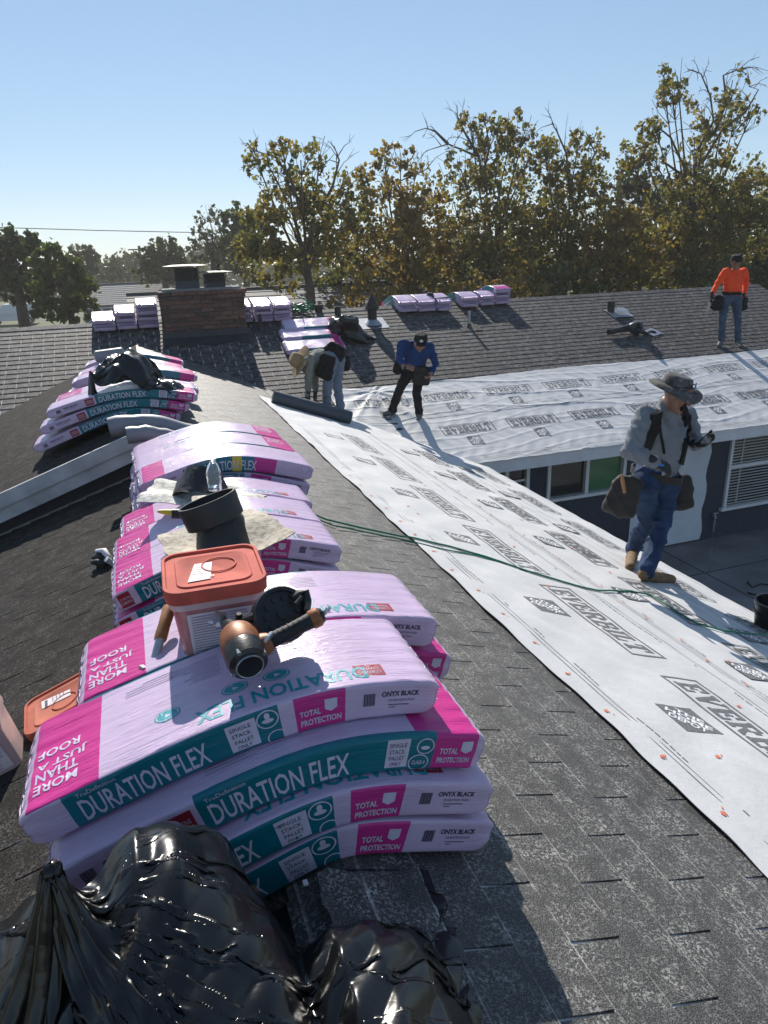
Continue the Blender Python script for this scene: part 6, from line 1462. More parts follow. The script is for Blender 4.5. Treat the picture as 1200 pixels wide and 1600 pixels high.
q = MB(); q.rrect([(hd + hu * .05 + hf * .125, .07, .05, .045, np.stack([U(np.cross(hu, hf)), hf, hu], 1)), (hd + hu * .058 + hf * .120, .07, .05, .045, np.stack([U(np.cross(hu, hf)), hf, hu], 1))], 5); q.build('cap_peak', M['blackcloth'], p3, 40)
em = camray(bvh3, 658, 538, .03)
q = MB(); q.lathe(hd + hu * .085 + hf * .103, hf, [(0, 0), (.026, 0), (.024, .005), (0, .006)], 12); q.build('cap_emblem', M['fascia'], p3, 40)
pv = (np.array(J['hipR']) + J['hipL']) / 2; latv = np.array(J['hipL']) - J['hipR']; upv = (np.array(J['shR']) + J['shL']) / 2 - pv
belt('tool_belt', pv + U(upv) * .09, latv, np.cross(U(upv), U(latv)), upv, .175, .145, .06, M['leather'], p3)
pouch('tool_pouch', aY(659, 588, 9.68), RW[:, 0], (.1, 0, .97), .22, .15, .24, M['leather'], p3); pouch('tool_pouch', aY(622, 574, 9.80), RW[:, 0], (.1, 0, .97), .09, .12, .18, M['blackcloth'], p3)
hand('hand', J['wrR'], aY(641, 574, 9.46) - np.array(J['wrR']), (.2, .5, -.5), M['skin'], p3, 1.0, .7, -1, .006); hand('hand', J['wrL'], aY(668, 592, 9.50) - np.array(J['wrL']), (-.7, -.2, 0), M['skin'], p3, 1.0, .8, 1, .006)

# --- man in the orange shirt
p4 = thing('person', 'man in bright orange long-sleeved shirt and jeans standing near the far ridge', 'person', tuple(onB(1142, 539)))
Yo = 11.02
J = dict(hipR=aY(1132, 470, Yo), hipL=aY(1151, 470, Yo), shR=aY(1133.5, 424.5, Yo - .04), shL=aY(1163, 424.5, Yo - .04), neck=aY(1149, 421, Yo - .06), head=aY(1150, 409.5, Yo - .12), elR=aY(1121, 444, Yo + .02), wrR=aY(1112, 461, Yo - .04), elL=aY(1166, 444, Yo + .03), wrL=aY(1162, 463, Yo - .04),
         knR=aY(1128.5, 502, Yo - .03), knL=aY(1152.5, 502, Yo - .03), anR=onB(1127, 534, .09), toR=onB(1123, 540, .035), anL=onB(1153, 533, .09), toL=onB(1158, 541, .035))
J['anR'] = aY(1127, 531, Yo); J['anL'] = aY(1153, 531, Yo)
pr = body_prims(J, (1, 1, 2, 0, 3), .93) + head_prims(J['head'], (-.55, -.70, -.35), (-.1, -.2, .95), .97, (0, 4, 5))
b4, bvh4 = sdf_obj('body', pr, .012, [M['skin'], M['orangeshirt'], M['jean2'], M['greyshoe'], M['eye'], M['lip']], p4, k0=.022, wr=.010, seed=9, soft=(1, 2))
hd = np.array(J['head']); hat('cap', hd + np.array([0, 0, .035]), (-.12, -.15, .97), (-.55, -.70, 0), .099, .095, .006, M['blackcloth'], p4, 0, 0, .86)
q = MB(); hf = U([-.55, -.70, -.25]); hu = U([-.12, -.15, .97]); q.rrect([(hd + hu * .045 + hf * .125, .068, .045, .04, np.stack([U(np.cross(hu, hf)), hf, hu], 1)), (hd + hu * .052 + hf * .120, .068, .045, .04, np.stack([U(np.cross(hu, hf)), hf, hu], 1))], 5); q.build('cap_peak', M['blackcloth'], p4, 40)
pv = (np.array(J['hipR']) + J['hipL']) / 2; latv = np.array(J['hipL']) - J['hipR']; upv = (np.array(J['shR']) + J['shL']) / 2 - pv
belt('tool_belt', pv + U(upv) * .145, latv, np.cross(U(upv), U(latv)), upv, .185, .145, .055, M['blackcloth'], p4)
pouch('tool_pouch', aY(1122, 474, Yo - .05), RW[:, 0], (.05, 0, .97), .17, .15, .22, M['blackcloth'], p4); pouch('tool_pouch', aY(1161, 475, Yo - .02), RW[:, 0], (-.05, 0, .97), .13, .14, .22, M['blackcloth'], p4)
hand('glove', J['wrR'], (-.12, -.1, -1), (.6, -.3, 0), M['glovek'], p4, 1.15, .8, -1, .006); hand('glove', J['wrL'], (.0, -.1, -1), (-.6, -.3, 0), M['glovek'], p4, 1.15, .8, 1, .006)
q = MB(); q.tube([aY(1108, 472, Yo - .1), aY(1107, 480, Yo - .1), aY(1105, 486, Yo - .1), aY(1103, 490, Yo - .08)], [.014, .011, .010, .006], 8); tag(q.build('hook_knife', M['steel'], None, 50), 'small hook knife held low by the man in orange', 'knife')
# ------------------------------------------------------------------ trees and the street beyond
def leaf_mat(name, c1, c2, c3, tr=.35):
    t = NT(name); co = t.pos(); f = t.noise(co, .9, 3); g = t.noise(co, 7.0, 2)
    c = t.mix(t.ramp(f, [(.38, 0.0), (.62, 1.0)]), c1, c2); c = t.mix(t.ramp(g, [(.52, 0.0), (.68, .8)]), c, c3)
    t.col(c); t.set(Roughness=.55); t.p.inputs['Specular IOR Level'].default_value = .4
    tl_ = t.n('BsdfTranslucent'); t.l(t.mix(1.0, c, (1.6, 1.5, .7), 'MULTIPLY'), tl_.inputs[0]); mx = t.n('MixShader'); mx.inputs[0].default_value = tr
    t.l(t.p.outputs[0], mx.inputs[1]); t.l(tl_.outputs[0], mx.inputs[2]); t.l(mx.outputs[0], t.out.inputs[0]); return t.mat
M['leafA'] = leaf_mat('sycamore leaves turning', (.15, .125, .050), (.085, .105, .042), (.24, .165, .055), .5)
M['leafB'] = leaf_mat('golden leaves', (.19, .135, .045), (.125, .11, .045), (.27, .17, .055), .5)
M['leafG'] = leaf_mat('dark green leaves', (.045, .066, .026), (.062, .080, .032), (.09, .092, .04), .3)
M['leafY'] = leaf_mat('yellow green leaves', (.075, .105, .030), (.055, .080, .026), (.12, .12, .04), .4)
M['leafGr'] = leaf_mat('grey green leaves', (.055, .065, .045), (.07, .08, .055), (.09, .09, .06), .3)
M['bark'] = plain('grey brown bark', (.085, .065, .05), .9, 0, .35, 5, .5, 14, .03)
def tree(name, label, base, blobs, mat, leaf=.13, dens=420, trunk_r=.16, seed=0, bare=(), group='trees beyond the far ridge', droop=.25, pf=.55, trunk_top=None):
    """blobs: (x, y, z, radius, weight) centres of leaf masses; limbs run from the trunk to each."""
    r = random.Random(seed); nr = np.random.RandomState(seed); base = np.array(base, float)
    t = thing(name, label, 'tree', tuple(base), group)
    B = [np.array(b, float) for b in blobs]; cen = np.mean([b[:3] for b in B], 0)
    th = trunk_top if trunk_top is not None else min(b[2] for b in B)
    fork = base + np.array([(cen[0] - base[0]) * .3, (cen[1] - base[1]) * .3, max(1.2, (th - base[2]) * .85)])
    q = MB(); q.tube([base - [0, 0, .2], base + (fork - base) * .4 + [r.uniform(-.1, .1), 0, 0], fork, fork + (cen - fork) * .5], [trunk_r * 1.25, trunk_r, trunk_r * .8, trunk_r * .45], 8)
    tips = []
    for b in B:
        c = b[:3]; s = fork + (cen - fork) * r.uniform(0, .4) * (1 if c[2] > fork[2] else .2); m = s * .45 + c * .55 + np.array([r.uniform(-.25, .25), r.uniform(-.25, .25), r.uniform(.0, .35) - .1]) * b[3]
        q.tube([s, s * .6 + m * .4 + [0, 0, .1], m, c], [trunk_r * .38, trunk_r * .30, trunk_r * .20, trunk_r * .09], 6, 0, False)
        for k in range(int(4 + 5 * b[3])):
            d = U(nr.normal(size=3) + [0, 0, .35]); e = c + d * b[3] * r.uniform(.6, 1.05); mid = (m * .3 + c * .7) * .5 + e * .5 + nr.normal(size=3) * .12 * b[3]
            q.tube([m * .3 + c * .7, mid, e], [trunk_r * .09, trunk_r * .055, .008], 4, 0, False); tips.append((mid, b[3] * .35)); tips.append((e, b[3] * .30))
    for path in bare:
        path = [np.array(p, float) for p in path]; q.tube(path, list(np.linspace(trunk_r * .34, .012, len(path))), 6, 0, False)
        for i in range(1, len(path)):
            for k in range(3):
                d = U(path[i] - path[i - 1] + nr.normal(size=3) * .8 * np.linalg.norm(path[i] - path[i - 1])); L = r.uniform(.4, 1.1); a = path[i - 1] + (path[i] - path[i - 1]) * r.random(); 
                q.tube([a, a + d * L * .5 + [0, 0, .05], a + d * L + [0, 0, -.12 * L]], [.018, .011, .005], 4, 0, False)
                for _ in range(2): d2 = U(d + nr.normal(size=3) * .6); a2 = a + d * L * r.uniform(.4, .9); q.tube([a2, a2 + d2 * L * .4], [.008, .004], 4, 0, False)
    q.build('trunk', M['bark'], t, 60)
    # leaves: each a small folded blade, in sprays around the twigs
    C = []
    for b in B:
        n = int(.92 * dens * b[3] ** 2 * b[4]); ncl = max(6, int(9 * b[3] ** 2 * 2.2)); d = nr.normal(size=(ncl, 3)); d /= np.linalg.norm(d, axis=1)[:, None]; rad = b[3] * nr.uniform(.25, 1.08, ncl) ** .6
        cc = b[:3] + d * rad[:, None] * [1, 1, .82]; cs = nr.uniform(.16, .36, ncl) * (.5 + .5 * b[3]); w = nr.randint(0, ncl, n)
        C.append(cc[w] + nr.normal(size=(n, 3)) * cs[w][:, None] * .40)
    C = np.concatenate(C); n = len(C); sz = 1.08 * leaf * nr.uniform(.6, 1.35, n)
    a = nr.normal(size=(n, 3)); a[:, 2] -= droop; a /= np.linalg.norm(a, axis=1)[:, None]; b = np.cross(a, nr.normal(size=(n, 3))); b /= np.linalg.norm(b, axis=1)[:, None] + 1e-9; nn_ = np.cross(a, b)
    l = sz[:, None]; P0 = C - a * l * .5; P1 = C + b * l * .42 + nn_ * l * .12; P2 = C + a * l * .55; P3 = C - b * l * .42 + nn_ * l * .12
    V = np.stack([P0, P1, P2, P3], 1).reshape(-1, 3); me = D.meshes.new('crown'); me.vertices.add(4 * n); me.vertices.foreach_set('co', V.ravel())
    idx = np.arange(n) * 4; tri = np.stack([idx, idx + 1, idx + 2, idx, idx + 2, idx + 3], 1).reshape(-1)
    me.loops.add(6 * n); me.loops.foreach_set('vertex_index', tri); me.polygons.add(2 * n); me.polygons.foreach_set('loop_start', np.arange(2 * n) * 3); me.polygons.foreach_set('loop_total', np.full(2 * n, 3))
    me.materials.append(mat); me.update(calc_edges=True); me.validate(); link('crown', me, t); return t
def px(Yd, *lst):   # leaf masses read off the photo at distance Yd: (pixel x, pixel y, pixel radius, depth shift, weight)
    out = []
    for x, y, rad, dy, w in lst:
        c = aY(x, y, Yd + dy); e = aY(x + rad, y, Yd + dy); out.append((*c, float(np.linalg.norm(e - c)), w))
    return out
def gb_(x, Yd): c = aY(x, 440, Yd); return (c[0], Yd, GZ - .1)
def pp_(Yd, *l): return [aY(x, y, Yd) for x, y in l]
tree('sycamore_tree', 'wide bronze-leaved sycamore behind the far ridge, with a leaning trunk near the black bag', gb_(489, 25), px(25, (425, 268, 42, 0, .55), (400, 250, 26, .5, .45), (440, 225, 22, 0, .5), (470, 250, 30, -.5, .5), (500, 240, 26, .5, .4), (490, 295, 48, 0, .75), (440, 320, 50, 1, .85), (410, 350, 42, 0, .9), (405, 400, 42, -1, 1), (430, 420, 48, 1, 1), (520, 330, 52, .5, .8), (470, 370, 60, -1, .9), (540, 280, 36, 1, .5), (560, 340, 46, 0, .8), (520, 400, 50, 1, .8), (385, 385, 26, -.5, .9)), M['leafA'], .15, 560, .19, 1, [pp_(25, (470, 330), (455, 280), (430, 245), (395, 235)), pp_(25, (500, 330), (520, 290), (530, 250), (522, 228))])
tree('sycamore_tree', 'golden-brown sycamore in the middle of the row behind the two bundle trios', gb_(640, 26), px(26, (600, 248, 30, 0, .6), (625, 240, 24, .5, .6), (650, 255, 24, -.5, .4), (590, 290, 40, 0, .6), (640, 300, 44, .5, .7), (610, 340, 50, 0, .8), (660, 345, 52, -1, 1), (630, 385, 48, -1.5, 1), (680, 395, 48, 0, 1), (610, 425, 44, 0, .9), (660, 430, 46, -1, 1), (570, 400, 40, 1, .8), (570, 455, 34, 0, .8), (640, 470, 36, -1, .9)), M['leafB'], .15, 560, .15, 2, [pp_(26, (640, 330), (620, 285), (655, 270), (672, 262))])
tree('sycamore_tree', 'tall sycamore with bare twigs on its upper left, behind the blue-shirted man', gb_(771, 27), px(27, (735, 195, 26, 0, .6), (755, 215, 34, .5, .7), (800, 205, 28, 0, .6), (770, 255, 44, 0, .75), (820, 205, 24, -.5, .6), (830, 240, 34, 0, .7), (720, 265, 34, -.5, .5), (710, 320, 44, 0, .8), (760, 320, 54, 0, .8), (820, 300, 52, 1, .7), (790, 370, 58, -1, .9), (730, 385, 54, 0, .9), (830, 380, 54, 0, .9), (760, 430, 56, -1, .9), (820, 435, 52, 1, .9), (700, 430, 46, 0, .9)), M['leafA'], .15, 540, .18, 3, [pp_(27, (760, 300), (748, 245), (700, 225), (668, 235)), pp_(27, (748, 245), (725, 205), (712, 175)), pp_(27, (750, 290), (765, 230), (757, 185)), pp_(27, (700, 225), (680, 205), (665, 200))])
tree('sycamore_tree', 'olive sycamore with a ragged top between the tall one and the drooping palm-like foliage', gb_(880, 26), px(26, (850, 225, 24, 0, .6), (870, 240, 28, .5, .6), (905, 215, 18, 0, .5), (925, 240, 22, .5, .6), (890, 275, 44, 0, .7), (930, 285, 34, 0, .7), (860, 310, 46, 1, .7), (910, 335, 52, 0, .9), (870, 380, 54, 0, .9), (930, 385, 46, -1, .9), (900, 430, 52, 0, .9), (850, 440, 46, 0, .9)), M['leafA'], .15, 540, .15, 4, [pp_(26, (890, 300), (885, 240), (870, 205), (862, 192)), pp_(26, (905, 290), (930, 240), (915, 205))])
tree('tall_sycamore_tree', 'tallest sycamore with curved bare limbs above the man in orange', gb_(1082, 25), px(25, (1058, 118, 20, 0, .7), (1050, 145, 24, .5, .7), (1040, 160, 18, 0, .5), (1020, 190, 22, 0, .5), (1000, 225, 28, 0, .7), (1020, 245, 24, 0, .5), (985, 250, 24, .5, .6), (1110, 180, 34, 0, .6), (1085, 215, 24, 0, .5), (1150, 185, 28, .5, .55), (1145, 125, 22, 0, .3), (1175, 180, 16, 0, .4), (1100, 245, 34, 0, .6), (1080, 300, 50, 0, .8), (1130, 290, 52, .5, .8), (1060, 340, 50, -1, .95), (1110, 345, 56, 0, .9), (1160, 310, 46, 0, .8), (1190, 300, 36, .5, .7), (1090, 395, 56, -1, 1), (1150, 370, 52, .5, .9), (1030, 395, 44, -1, 1), (1200, 350, 44, 0, .8), (1060, 430, 46, 0, .9)), M['leafA'], .15, 560, .18, 5,
     [pp_(25, (1082, 330), (1068, 260), (1048, 215), (1030, 200), (1018, 205)), pp_(25, (1085, 300), (1088, 240), (1115, 190), (1110, 150), (1095, 115), (1075, 108)), pp_(25, (1100, 250), (1130, 200), (1165, 175), (1185, 140), (1170, 135)), pp_(25, (1115, 210), (1135, 160), (1130, 118), (1155, 108), (1165, 115)), pp_(25, (1075, 280), (1040, 255), (1040, 240))])
tree('dark_tree', 'dense dark green tree at the right end of the row, behind the man in orange', gb_(1190, 29), px(29, (1180, 380, 60, 0, .9), (1215, 420, 60, 0, .9), (1160, 430, 50, 0, .9), (1130, 410, 40, 1, .9), (1200, 330, 36, 1, .6)), M['leafG'], .17, 420, .2, 6)
tree('weeping_tree', 'weeping bluish tree between the ragged sycamore and the tallest sycamore', gb_(1000, 31), px(31, (995, 270, 34, 0, .8), (1020, 300, 34, 0, .8), (985, 320, 42, 0, .8), (1030, 340, 36, 0, .8), (1000, 370, 46, 0, .9)), M['leafGr'], .22, 300, .16, 7, (), 'trees beyond the far ridge', 2.2)
tree('yellow_tree', 'yellow-green bushy tree low in front of the ragged sycamore', gb_(965, 23.5), px(23.5, (950, 350, 34, 0, 1), (975, 340, 30, 0, 1), (940, 390, 36, 0, 1), (990, 385, 36, 0, 1), (965, 425, 40, 0, 1), (1010, 430, 34, 0, 1), (1020, 400, 26, .5, .9), (925, 430, 32, 0, 1)), M['leafB'], .14, 560, .12, 8)
tree('russet_bush', 'low russet bush just behind the far ridge, right of the leaning trunk', gb_(560, 22), px(22, (560, 440, 30, 0, 1), (590, 462, 26, 0, 1), (525, 470, 20, 0, .8), (540, 455, 22, 0, .8)), M['leafB'], .13, 420, .07, 9)
tree('russet_bush', 'low russet bush behind the bundle trio by the slim vent pipe', gb_(780, 22), px(22, (740, 455, 32, 0, 1), (780, 440, 34, 0, 1), (820, 440, 32, 0, 1), (800, 462, 24, 0, 1), (700, 465, 26, 0, 1)), M['leafB'], .13, 420, .08, 10)
tree('dark_bush', 'dark hedge-like bush behind the far ridge in the middle right', gb_(900, 23), px(23, (870, 440, 36, 0, 1), (915, 442, 34, 0, 1), (850, 455, 26, 0, 1), (955, 448, 24, 0, 1), (1070, 440, 30, 0, 1), (1110, 430, 34, 0, 1)), M['leafG'], .14, 420, .09, 11)
tree('dark_tree', 'dark tree standing behind the two middle sycamores', gb_(700, 33), px(33, (540, 380, 60, 0, .9), (600, 390, 60, 0, .9), (700, 400, 60, 0, .9), (760, 400, 50, 0, .9), (850, 390, 60, 0, .9), (500, 430, 50, 0, .9), (640, 430, 60, 0, .9), (800, 430, 60, 0, .9), (560, 430, 40, 0, .9)), M['leafG'], .2, 170, .22, 12)
gL = 'trees along the street on the left'
tree('shade_tree', 'dark round street tree at the left edge with a clear trunk', gb_(26, 40), px(40, (10, 395, 34, 0, .9), (40, 400, 34, 0, .9), (-20, 420, 40, 0, 1), (20, 440, 40, 0, 1), (55, 430, 30, 0, .9), (-10, 380, 26, 0, .8), (45, 375, 22, 0, .6), (10, 372, 22, 0, .7)), M['leafG'], .26, 600, .3, 13, (), gL)
tree('broad_tree', 'broad green tree with sunlit yellow top left of the chimney', gb_(105, 36), px(36, (95, 405, 34, 0, 1), (75, 430, 36, 0, 1), (115, 430, 36, 0, 1), (90, 465, 40, 0, 1), (130, 465, 28, 0, 1), (70, 475, 28, 0, 1), (110, 485, 30, 0, 1)), M['leafY'], .22, 760, .22, 14, (), gL)
tree('street_tree', 'tall distant tree just left of the utility pole', gb_(130, 75), px(75, (125, 395, 20, 0, .7), (145, 400, 16, 0, .7), (130, 415, 22, 0, .9), (115, 405, 14, 0, .7), (140, 428, 22, 0, .9)), M['leafGr'], .36, 240, .3, 15, (), gL)
tree('street_tree', 'dense dark tree directly above the chimney caps', gb_(258, 60), px(60, (255, 390, 26, 0, .9), (235, 400, 20, 0, .9), (280, 400, 20, 0, .9), (250, 420, 30, 0, 1), (280, 425, 24, 0, 1), (225, 425, 22, 0, 1)), M['leafG'], .32, 320, .3, 16, (), gL)
tree('thin_tree', 'thin pale tree with sparse leaves right of the chimney', gb_(335, 52), px(52, (325, 335, 20, 0, .35), (310, 350, 18, 0, .35), (345, 350, 18, 0, .4), (330, 370, 26, 0, .5), (310, 380, 20, 0, .5), (350, 385, 22, 0, .5), (330, 405, 28, 0, .8)), M['leafGr'], .26, 220, .2, 17, (), gL)
tree('round_tree', 'dark green round tree left of the wide sycamore', gb_(385, 48), px(48, (375, 340, 26, 0, .8), (395, 350, 28, 0, .9), (370, 375, 30, 0, .9), (400, 385, 30, 0, .9), (365, 405, 28, 0, .9)), M['leafG'], .28, 420, .25, 18, (), gL)
for k, (x, y, lab_) in enumerate(((175, 412, 'brownish distant tree behind the grey house roof'), (200, 408, 'pale distant tree beside the utility pole'), (160, 425, 'low distant tree behind the parked cars'), (215, 432, 'low distant tree left of the dense dark tree'), (300, 425, 'hazy distant tree right of the dense dark tree'), (330, 430, 'hazy distant tree under the thin pale tree'))):
    tree('distant_tree', lab_, gb_(x, 95 + 6 * k), px(95 + 6 * k, (x, y, 22, 0, .8), (x - 18, y + 12, 20, 0, .9), (x + 18, y + 10, 20, 0, .9), (x, y + 22, 24, 0, 1)), M['leafGr'] if k % 2 else M['leafG'], .5, 60, .3, 20 + k, (), gL)
wood = MB()
nr = np.random.RandomState(3); n = 16000; xx = nr.uniform(-150, 190, n); yy = 140 + nr.uniform(0, 25, n); hh = nr.uniform(0, 1, n) ** .8 * (5.2 + 1.8 * np.sin(xx * .11) + 1.2 * np.sin(xx * .37 + 1)); C = np.stack([xx, yy, GZ + hh], -1)
a = nr.normal(size=(n, 3)); a /= np.linalg.norm(a, axis=1)[:, None]; b = np.cross(a, nr.normal(size=(n, 3))); b /= np.linalg.norm(b, axis=1)[:, None]; sz = nr.uniform(.4, .9, n)[:, None]
V = np.stack([C - a * sz, C + b * sz, C + a * sz, C - b * sz], 1).reshape(-1, 3); wood.add(V, [(4 * i, 4 * i + 1, 4 * i + 2, 4 * i + 3) for i in range(n)])
o = wood.build('far_woods', M['leafGr']); o['kind'] = 'stuff'; o['label'] = 'far tree line along the horizon'; 
# ------------------------------------------------------------------ neighbouring houses
M['roof2'] = shingle_mat('neighbour shingle', (.075, .075, .078), (.30, .30, .29), .25); M['roof3'] = plain('pale grey roof', (.20, .20, .20), .9, 0, .12, 4); M['wall2'] = plain('grey blue siding', (.20, .23, .27), .9, 0, .06, 4); M['wall3'] = plain('cream stucco', (.42, .39, .34), .9, 0, .06, 4)
def nhouse(label, x0, x1, y0, y1, eave, ridge, rm, wm, win=()):
    t = thing('neighbour_house', label, 'house', ((x0 + x1) / 2, (y0 + y1) / 2, GZ - .1), 'neighbouring houses'); ym = (y0 + y1) / 2
    w = MB(); w.box(((x0 + x1) / 2, ym, (GZ - .2 + eave) / 2), (x1 - x0 - .8, y1 - y0 - .8, eave - GZ + .2)); w.add([(x0 + .4, y0 + .4, eave), (x0 + .4, y1 - .4, eave), (x0 + .4, ym, ridge - .1), (x1 - .4, y0 + .4, eave), (x1 - .4, y1 - .4, eave), (x1 - .4, ym, ridge - .1)], [(0, 2, 1), (3, 4, 5)]); w.build('wall', wm, t)
    r = MB(); k = 11
    for s, ye in ((-1, y0), (1, y1)):
        for i in range(k):
            a = ym + (ye - ym) * i / k; b = ym + (ye - ym) * (i + 1) / k; za = ridge + (eave - .1 - ridge) * i / k; zb = ridge + (eave - .1 - ridge) * (i + 1) / k
            r.add([(x0, a, za), (x1, a, za), (x1, b, zb + .02), (x0, b, zb + .02), (x0, b, zb - .02), (x1, b, zb - .02)], [(0, 1, 2, 3), (3, 2, 5, 4)])
    ro = r.build('roof', rm, t); c = MB(); c.box(((x0 + x1) / 2, ym, ridge + .02), (x1 - x0, .3, .06)); c.build('ridge_cap', rm, ro)
    for xw, zw in win:
        f = MB(); f.box((xw, y0 + .38, zw), (1.3, .1, 1.1)); wo_ = f.build('window', M['frame'], t); g = MB(); g.box((xw - .3, y0 + .32, zw), (.52, .02, .9)); g.box((xw + .3, y0 + .32, zw), (.52, .02, .9)); g.build('pane', M['glass_dark'], wo_)
    return t
a = aY(196, 455, 33); b = aY(500, 440, 33)
nhouse('neighbouring house with long grey shingle roof behind the chimney', a[0], 19.5, 27.5, 38.5, a[2] - 1.75, a[2] - .12, M['roof2'], M['wall3'])
a = aY(115, 447, 62); b = aY(192, 445, 62)
nhouse('pale roofed blue-grey house across the street, beyond the parked cars', a[0] + 1, b[0] + 3, 58, 66, -2.6, a[2] + .05, M['roof3'], M['wall2'], [(aY(170, 461, 58)[0], -3.4), (aY(140, 461, 58)[0], -3.4)])
a = aY(1040, 432, 38)
nhouse('neighbouring house with brownish roof showing between the bushes on the right', a[0] - 4, a[0] + 9, 35, 43, a[2] - 1.5, a[2] + .1, M['roof2'], M['wall3'])
# vehicles along the street
M['carwhite'] = plain('white car paint', (.62, .62, .63), .3, 0, .03, 4, 0, coat=.5); M['carblue'] = plain('grey blue car paint', (.12, .17, .22), .3, .2, .03, 4, 0, coat=.5); M['tyre'] = plain('tyre', (.012, .012, .012), .8); M['lampw'] = plain('headlamp', (.5, .5, .48), .2, 0, .02, 4, 0)
def car(label, c, L, Wd, H, mat, van=False, face=1):
    t = thing('parked_van' if van else 'parked_car', label, 'van' if van else 'car', tuple(c), None if van else 'cars parked along the street'); c = np.array(c)
    pf = [(-.5, .22), (-.5, .55), (-.47, .95), (-.40, 1.0), (.12, 1.0), (.28, .62), (.47, .52), (.5, .40), (.5, .22)] if van else [(-.5, .25), (-.49, .60), (-.40, .66), (-.28, 1.0), (.08, 1.0), (.24, .64), (.46, .56), (.5, .42), (.5, .25)]
    q = MB(); n = len(pf); V = []
    for s in (-1, 1):
        for x, z in pf: V.append(c + [face * x * L, s * Wd / 2 * (1 if z < .7 else .86), z * H])
    q.add(V, [tuple(range(n)), tuple(range(2 * n - 1, n - 1, -1))] + [(i, n + i, n + (i + 1) % n, (i + 1) % n) for i in range(n)])
    me = q.mesh('body', mat); bm = bmesh.new(); bm.from_mesh(me); bmesh.ops.recalc_face_normals(bm, faces=bm.faces); bmesh.ops.bevel(bm, geom=bm.edges[:], offset=.05, segments=2, affect='EDGES'); bm.to_mesh(me); bm.free(); body = link('body', me, t)
    for s in (-1, 1):
        g = MB(); z0, z1 = (.64, .92) if van else (.68, .94); xa_, xb_ = (-.05, .17) if van else (-.30, .14)
        g.add([c + [face * (xa_ - .02) * L, s * (Wd / 2 + .004) * .955, z0 * H], c + [face * (xb_ + .05) * L, s * (Wd / 2 + .004) * .955, z0 * H], c + [face * (xb_ - .05) * L, s * (Wd / 2) * .885, z1 * H], c + [face * (xa_ + .04) * L, s * (Wd / 2) * .885, z1 * H]], [(0, 1, 2, 3)]); g.build('side_window', M['glass_dark'], t)
        for x in (-.32, .32):
            w = MB(); w.lathe(c + [face * x * L, s * (Wd / 2 - .12), .32], (0, s, 0), [(0, 0), (.30, 0), (.32, .03), (.32, .14), (.22, .16)], 18); wo_ = w.build('wheel', M['tyre'], t, 40); w = MB(); w.lathe(c + [face * x * L, s * (Wd / 2 + .03), .32], (0, s, 0), [(.20, 0), (.19, .012), (0, .012)], 14); w.build('rim', M['steel'], wo_, 40)
        h = MB(); h.box(c + [face * .485 * L, s * Wd * .36, .46 * H], (.12, .3, .14)); h.build('headlight', M['lampw'], t)
    return t
a = aZ(22, 507, GZ - .1); car('white van parked under the left street tree', (a[0], a[1], GZ - .11), 4.6, 1.85, 1.9, M['carwhite'], True, -1)
a = aZ(192, 480, GZ - .1)
for k, (x, y, L_) in enumerate(((188, 478, 'first'), (178, 474, 'second'), (168, 470, 'third'))):
    c = aY(x, y, 50 + 3.5 * k); car('grey-blue car parked at the house across the street, ' + ('nearest of three' if k == 0 else 'middle of three' if k == 1 else 'farthest of three'), (c[0], 50 + 3.2 * k, GZ - .11), 4.4, 1.8, 1.45, (M['carblue'], M['carwhite'], M['carblue'])[k], False, 1)
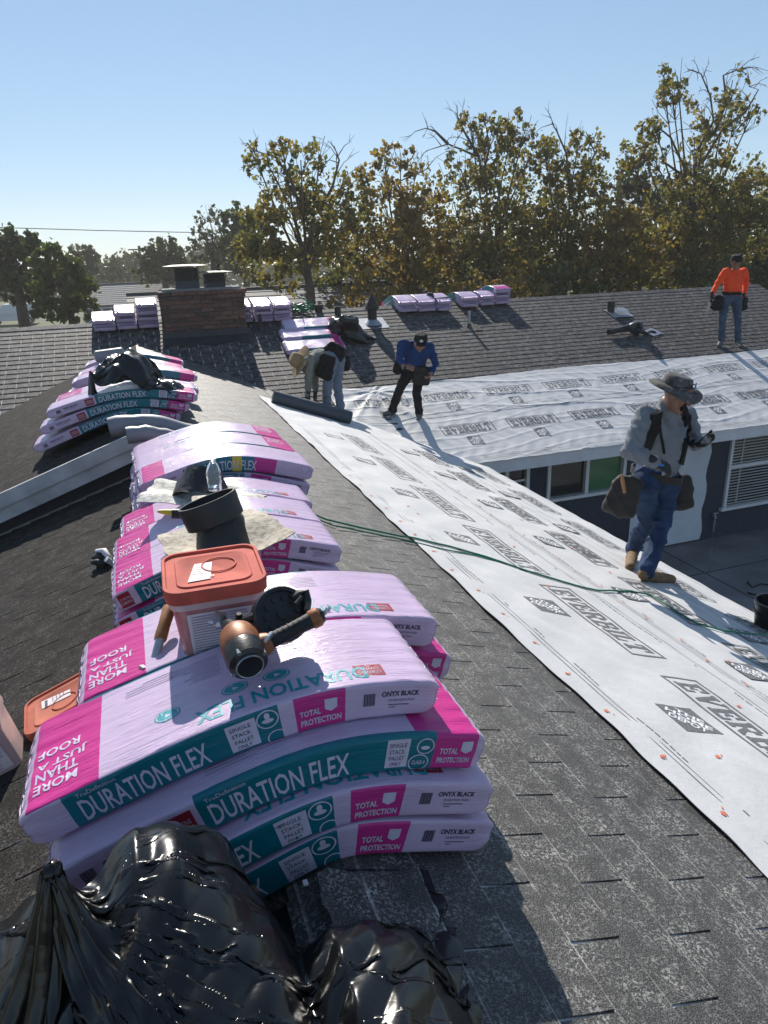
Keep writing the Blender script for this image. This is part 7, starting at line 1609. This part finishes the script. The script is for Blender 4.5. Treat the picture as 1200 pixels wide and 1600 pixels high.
# utility pole and its wire
c = aY(219, 440, 80); t = thing('utility_pole', 'tall wooden utility pole beyond the chimney', 'utility pole', (c[0], 80, GZ))
q = MB(); tp = aY(217, 384, 80); q.tube([(c[0], 80, GZ - .3), (tp[0], 80, tp[2])], [.17, .12], 8); q.build('pole', M['bark'], t, 60); q = MB(); q.box((tp[0], 80, tp[2] - .35), (2.2, .12, .12)); q.build('crossarm', M['bark'], t)
q = MB(); q.tube([aY(-140, 352, 60), aY(0, 355.5, 60), aY(150, 360, 60.3), aY(290, 363, 60.6), aY(420, 366, 61)], .028, 5); tag(q.build('overhead_wire', M['blackp'], None, 60), 'thin overhead wire crossing the sky above the left trees', 'wire')
# outdoor tap and its cord on the wall, loose cables on the patio
tp = thing('outdoor_tap', 'small tap on the slate wall with a thin cord hanging from it', 'tap', tuple(aY(1117, 806, WY - .05)))
c = aY(1117, 806, WY - .06); q = MB(); q.tube([c + [0, .05, 0], c, c + [0, -.03, -.04]], [.022, .025, .016], 8); q.tube([c + [-.05, -.01, .05], c + [.05, -.01, .05]], .012, 6); q.tube([c, c + [0, 0, .05]], .012, 6); q.tube([c + [.01, .0, -.02], aY(1114, 830, WY - .05)], [.022, .018], 8); q.build('tap_body', M['galv'], tp, 50)
q = MB(); q.tube([aY(1114, 830, WY - .08), aY(1112, 860, 8.6), aY(1110, 885, 7.6), aZ(1100, 905, GZ + .01)], .0028, 5); q.build('cord', M['galv'], tp, 60)
q = MB(); q.tube([aZ(1168, 909, GZ + .012), aZ(1176, 918, GZ + .012), aZ(1188, 912, GZ + .012), aZ(1204, 914, GZ + .012)], .012, 6); q.tube([aZ(1168, 926, GZ + .012), aZ(1190, 932, GZ + .012), aZ(1204, 926, GZ + .012)], .012, 6); tag(q.build('loose_cable', M['blackp'], None, 60), 'loose dark cable lying on the patio', 'cable')

# ------------------------------------------------------------------ morning haze
hz = D.materials.new('pale haze'); hz.use_nodes = True; nt = hz.node_tree; nt.nodes.clear()
vo = nt.nodes.new('ShaderNodeVolumePrincipled'); vo.inputs['Color'].default_value = (.92, .90, .86, 1); vo.inputs['Density'].default_value = HAZE; vo.inputs['Anisotropy'].default_value = .35
ou = nt.nodes.new('ShaderNodeOutputMaterial'); nt.links.new(vo.outputs[0], ou.inputs['Volume'])
q = MB(); q.box((10, 130, (GZ - 1.2 + 14) / 2), (520, 350, 14 - GZ + 1.2)); o = q.build('haze', hz); o['kind'] = 'stuff'
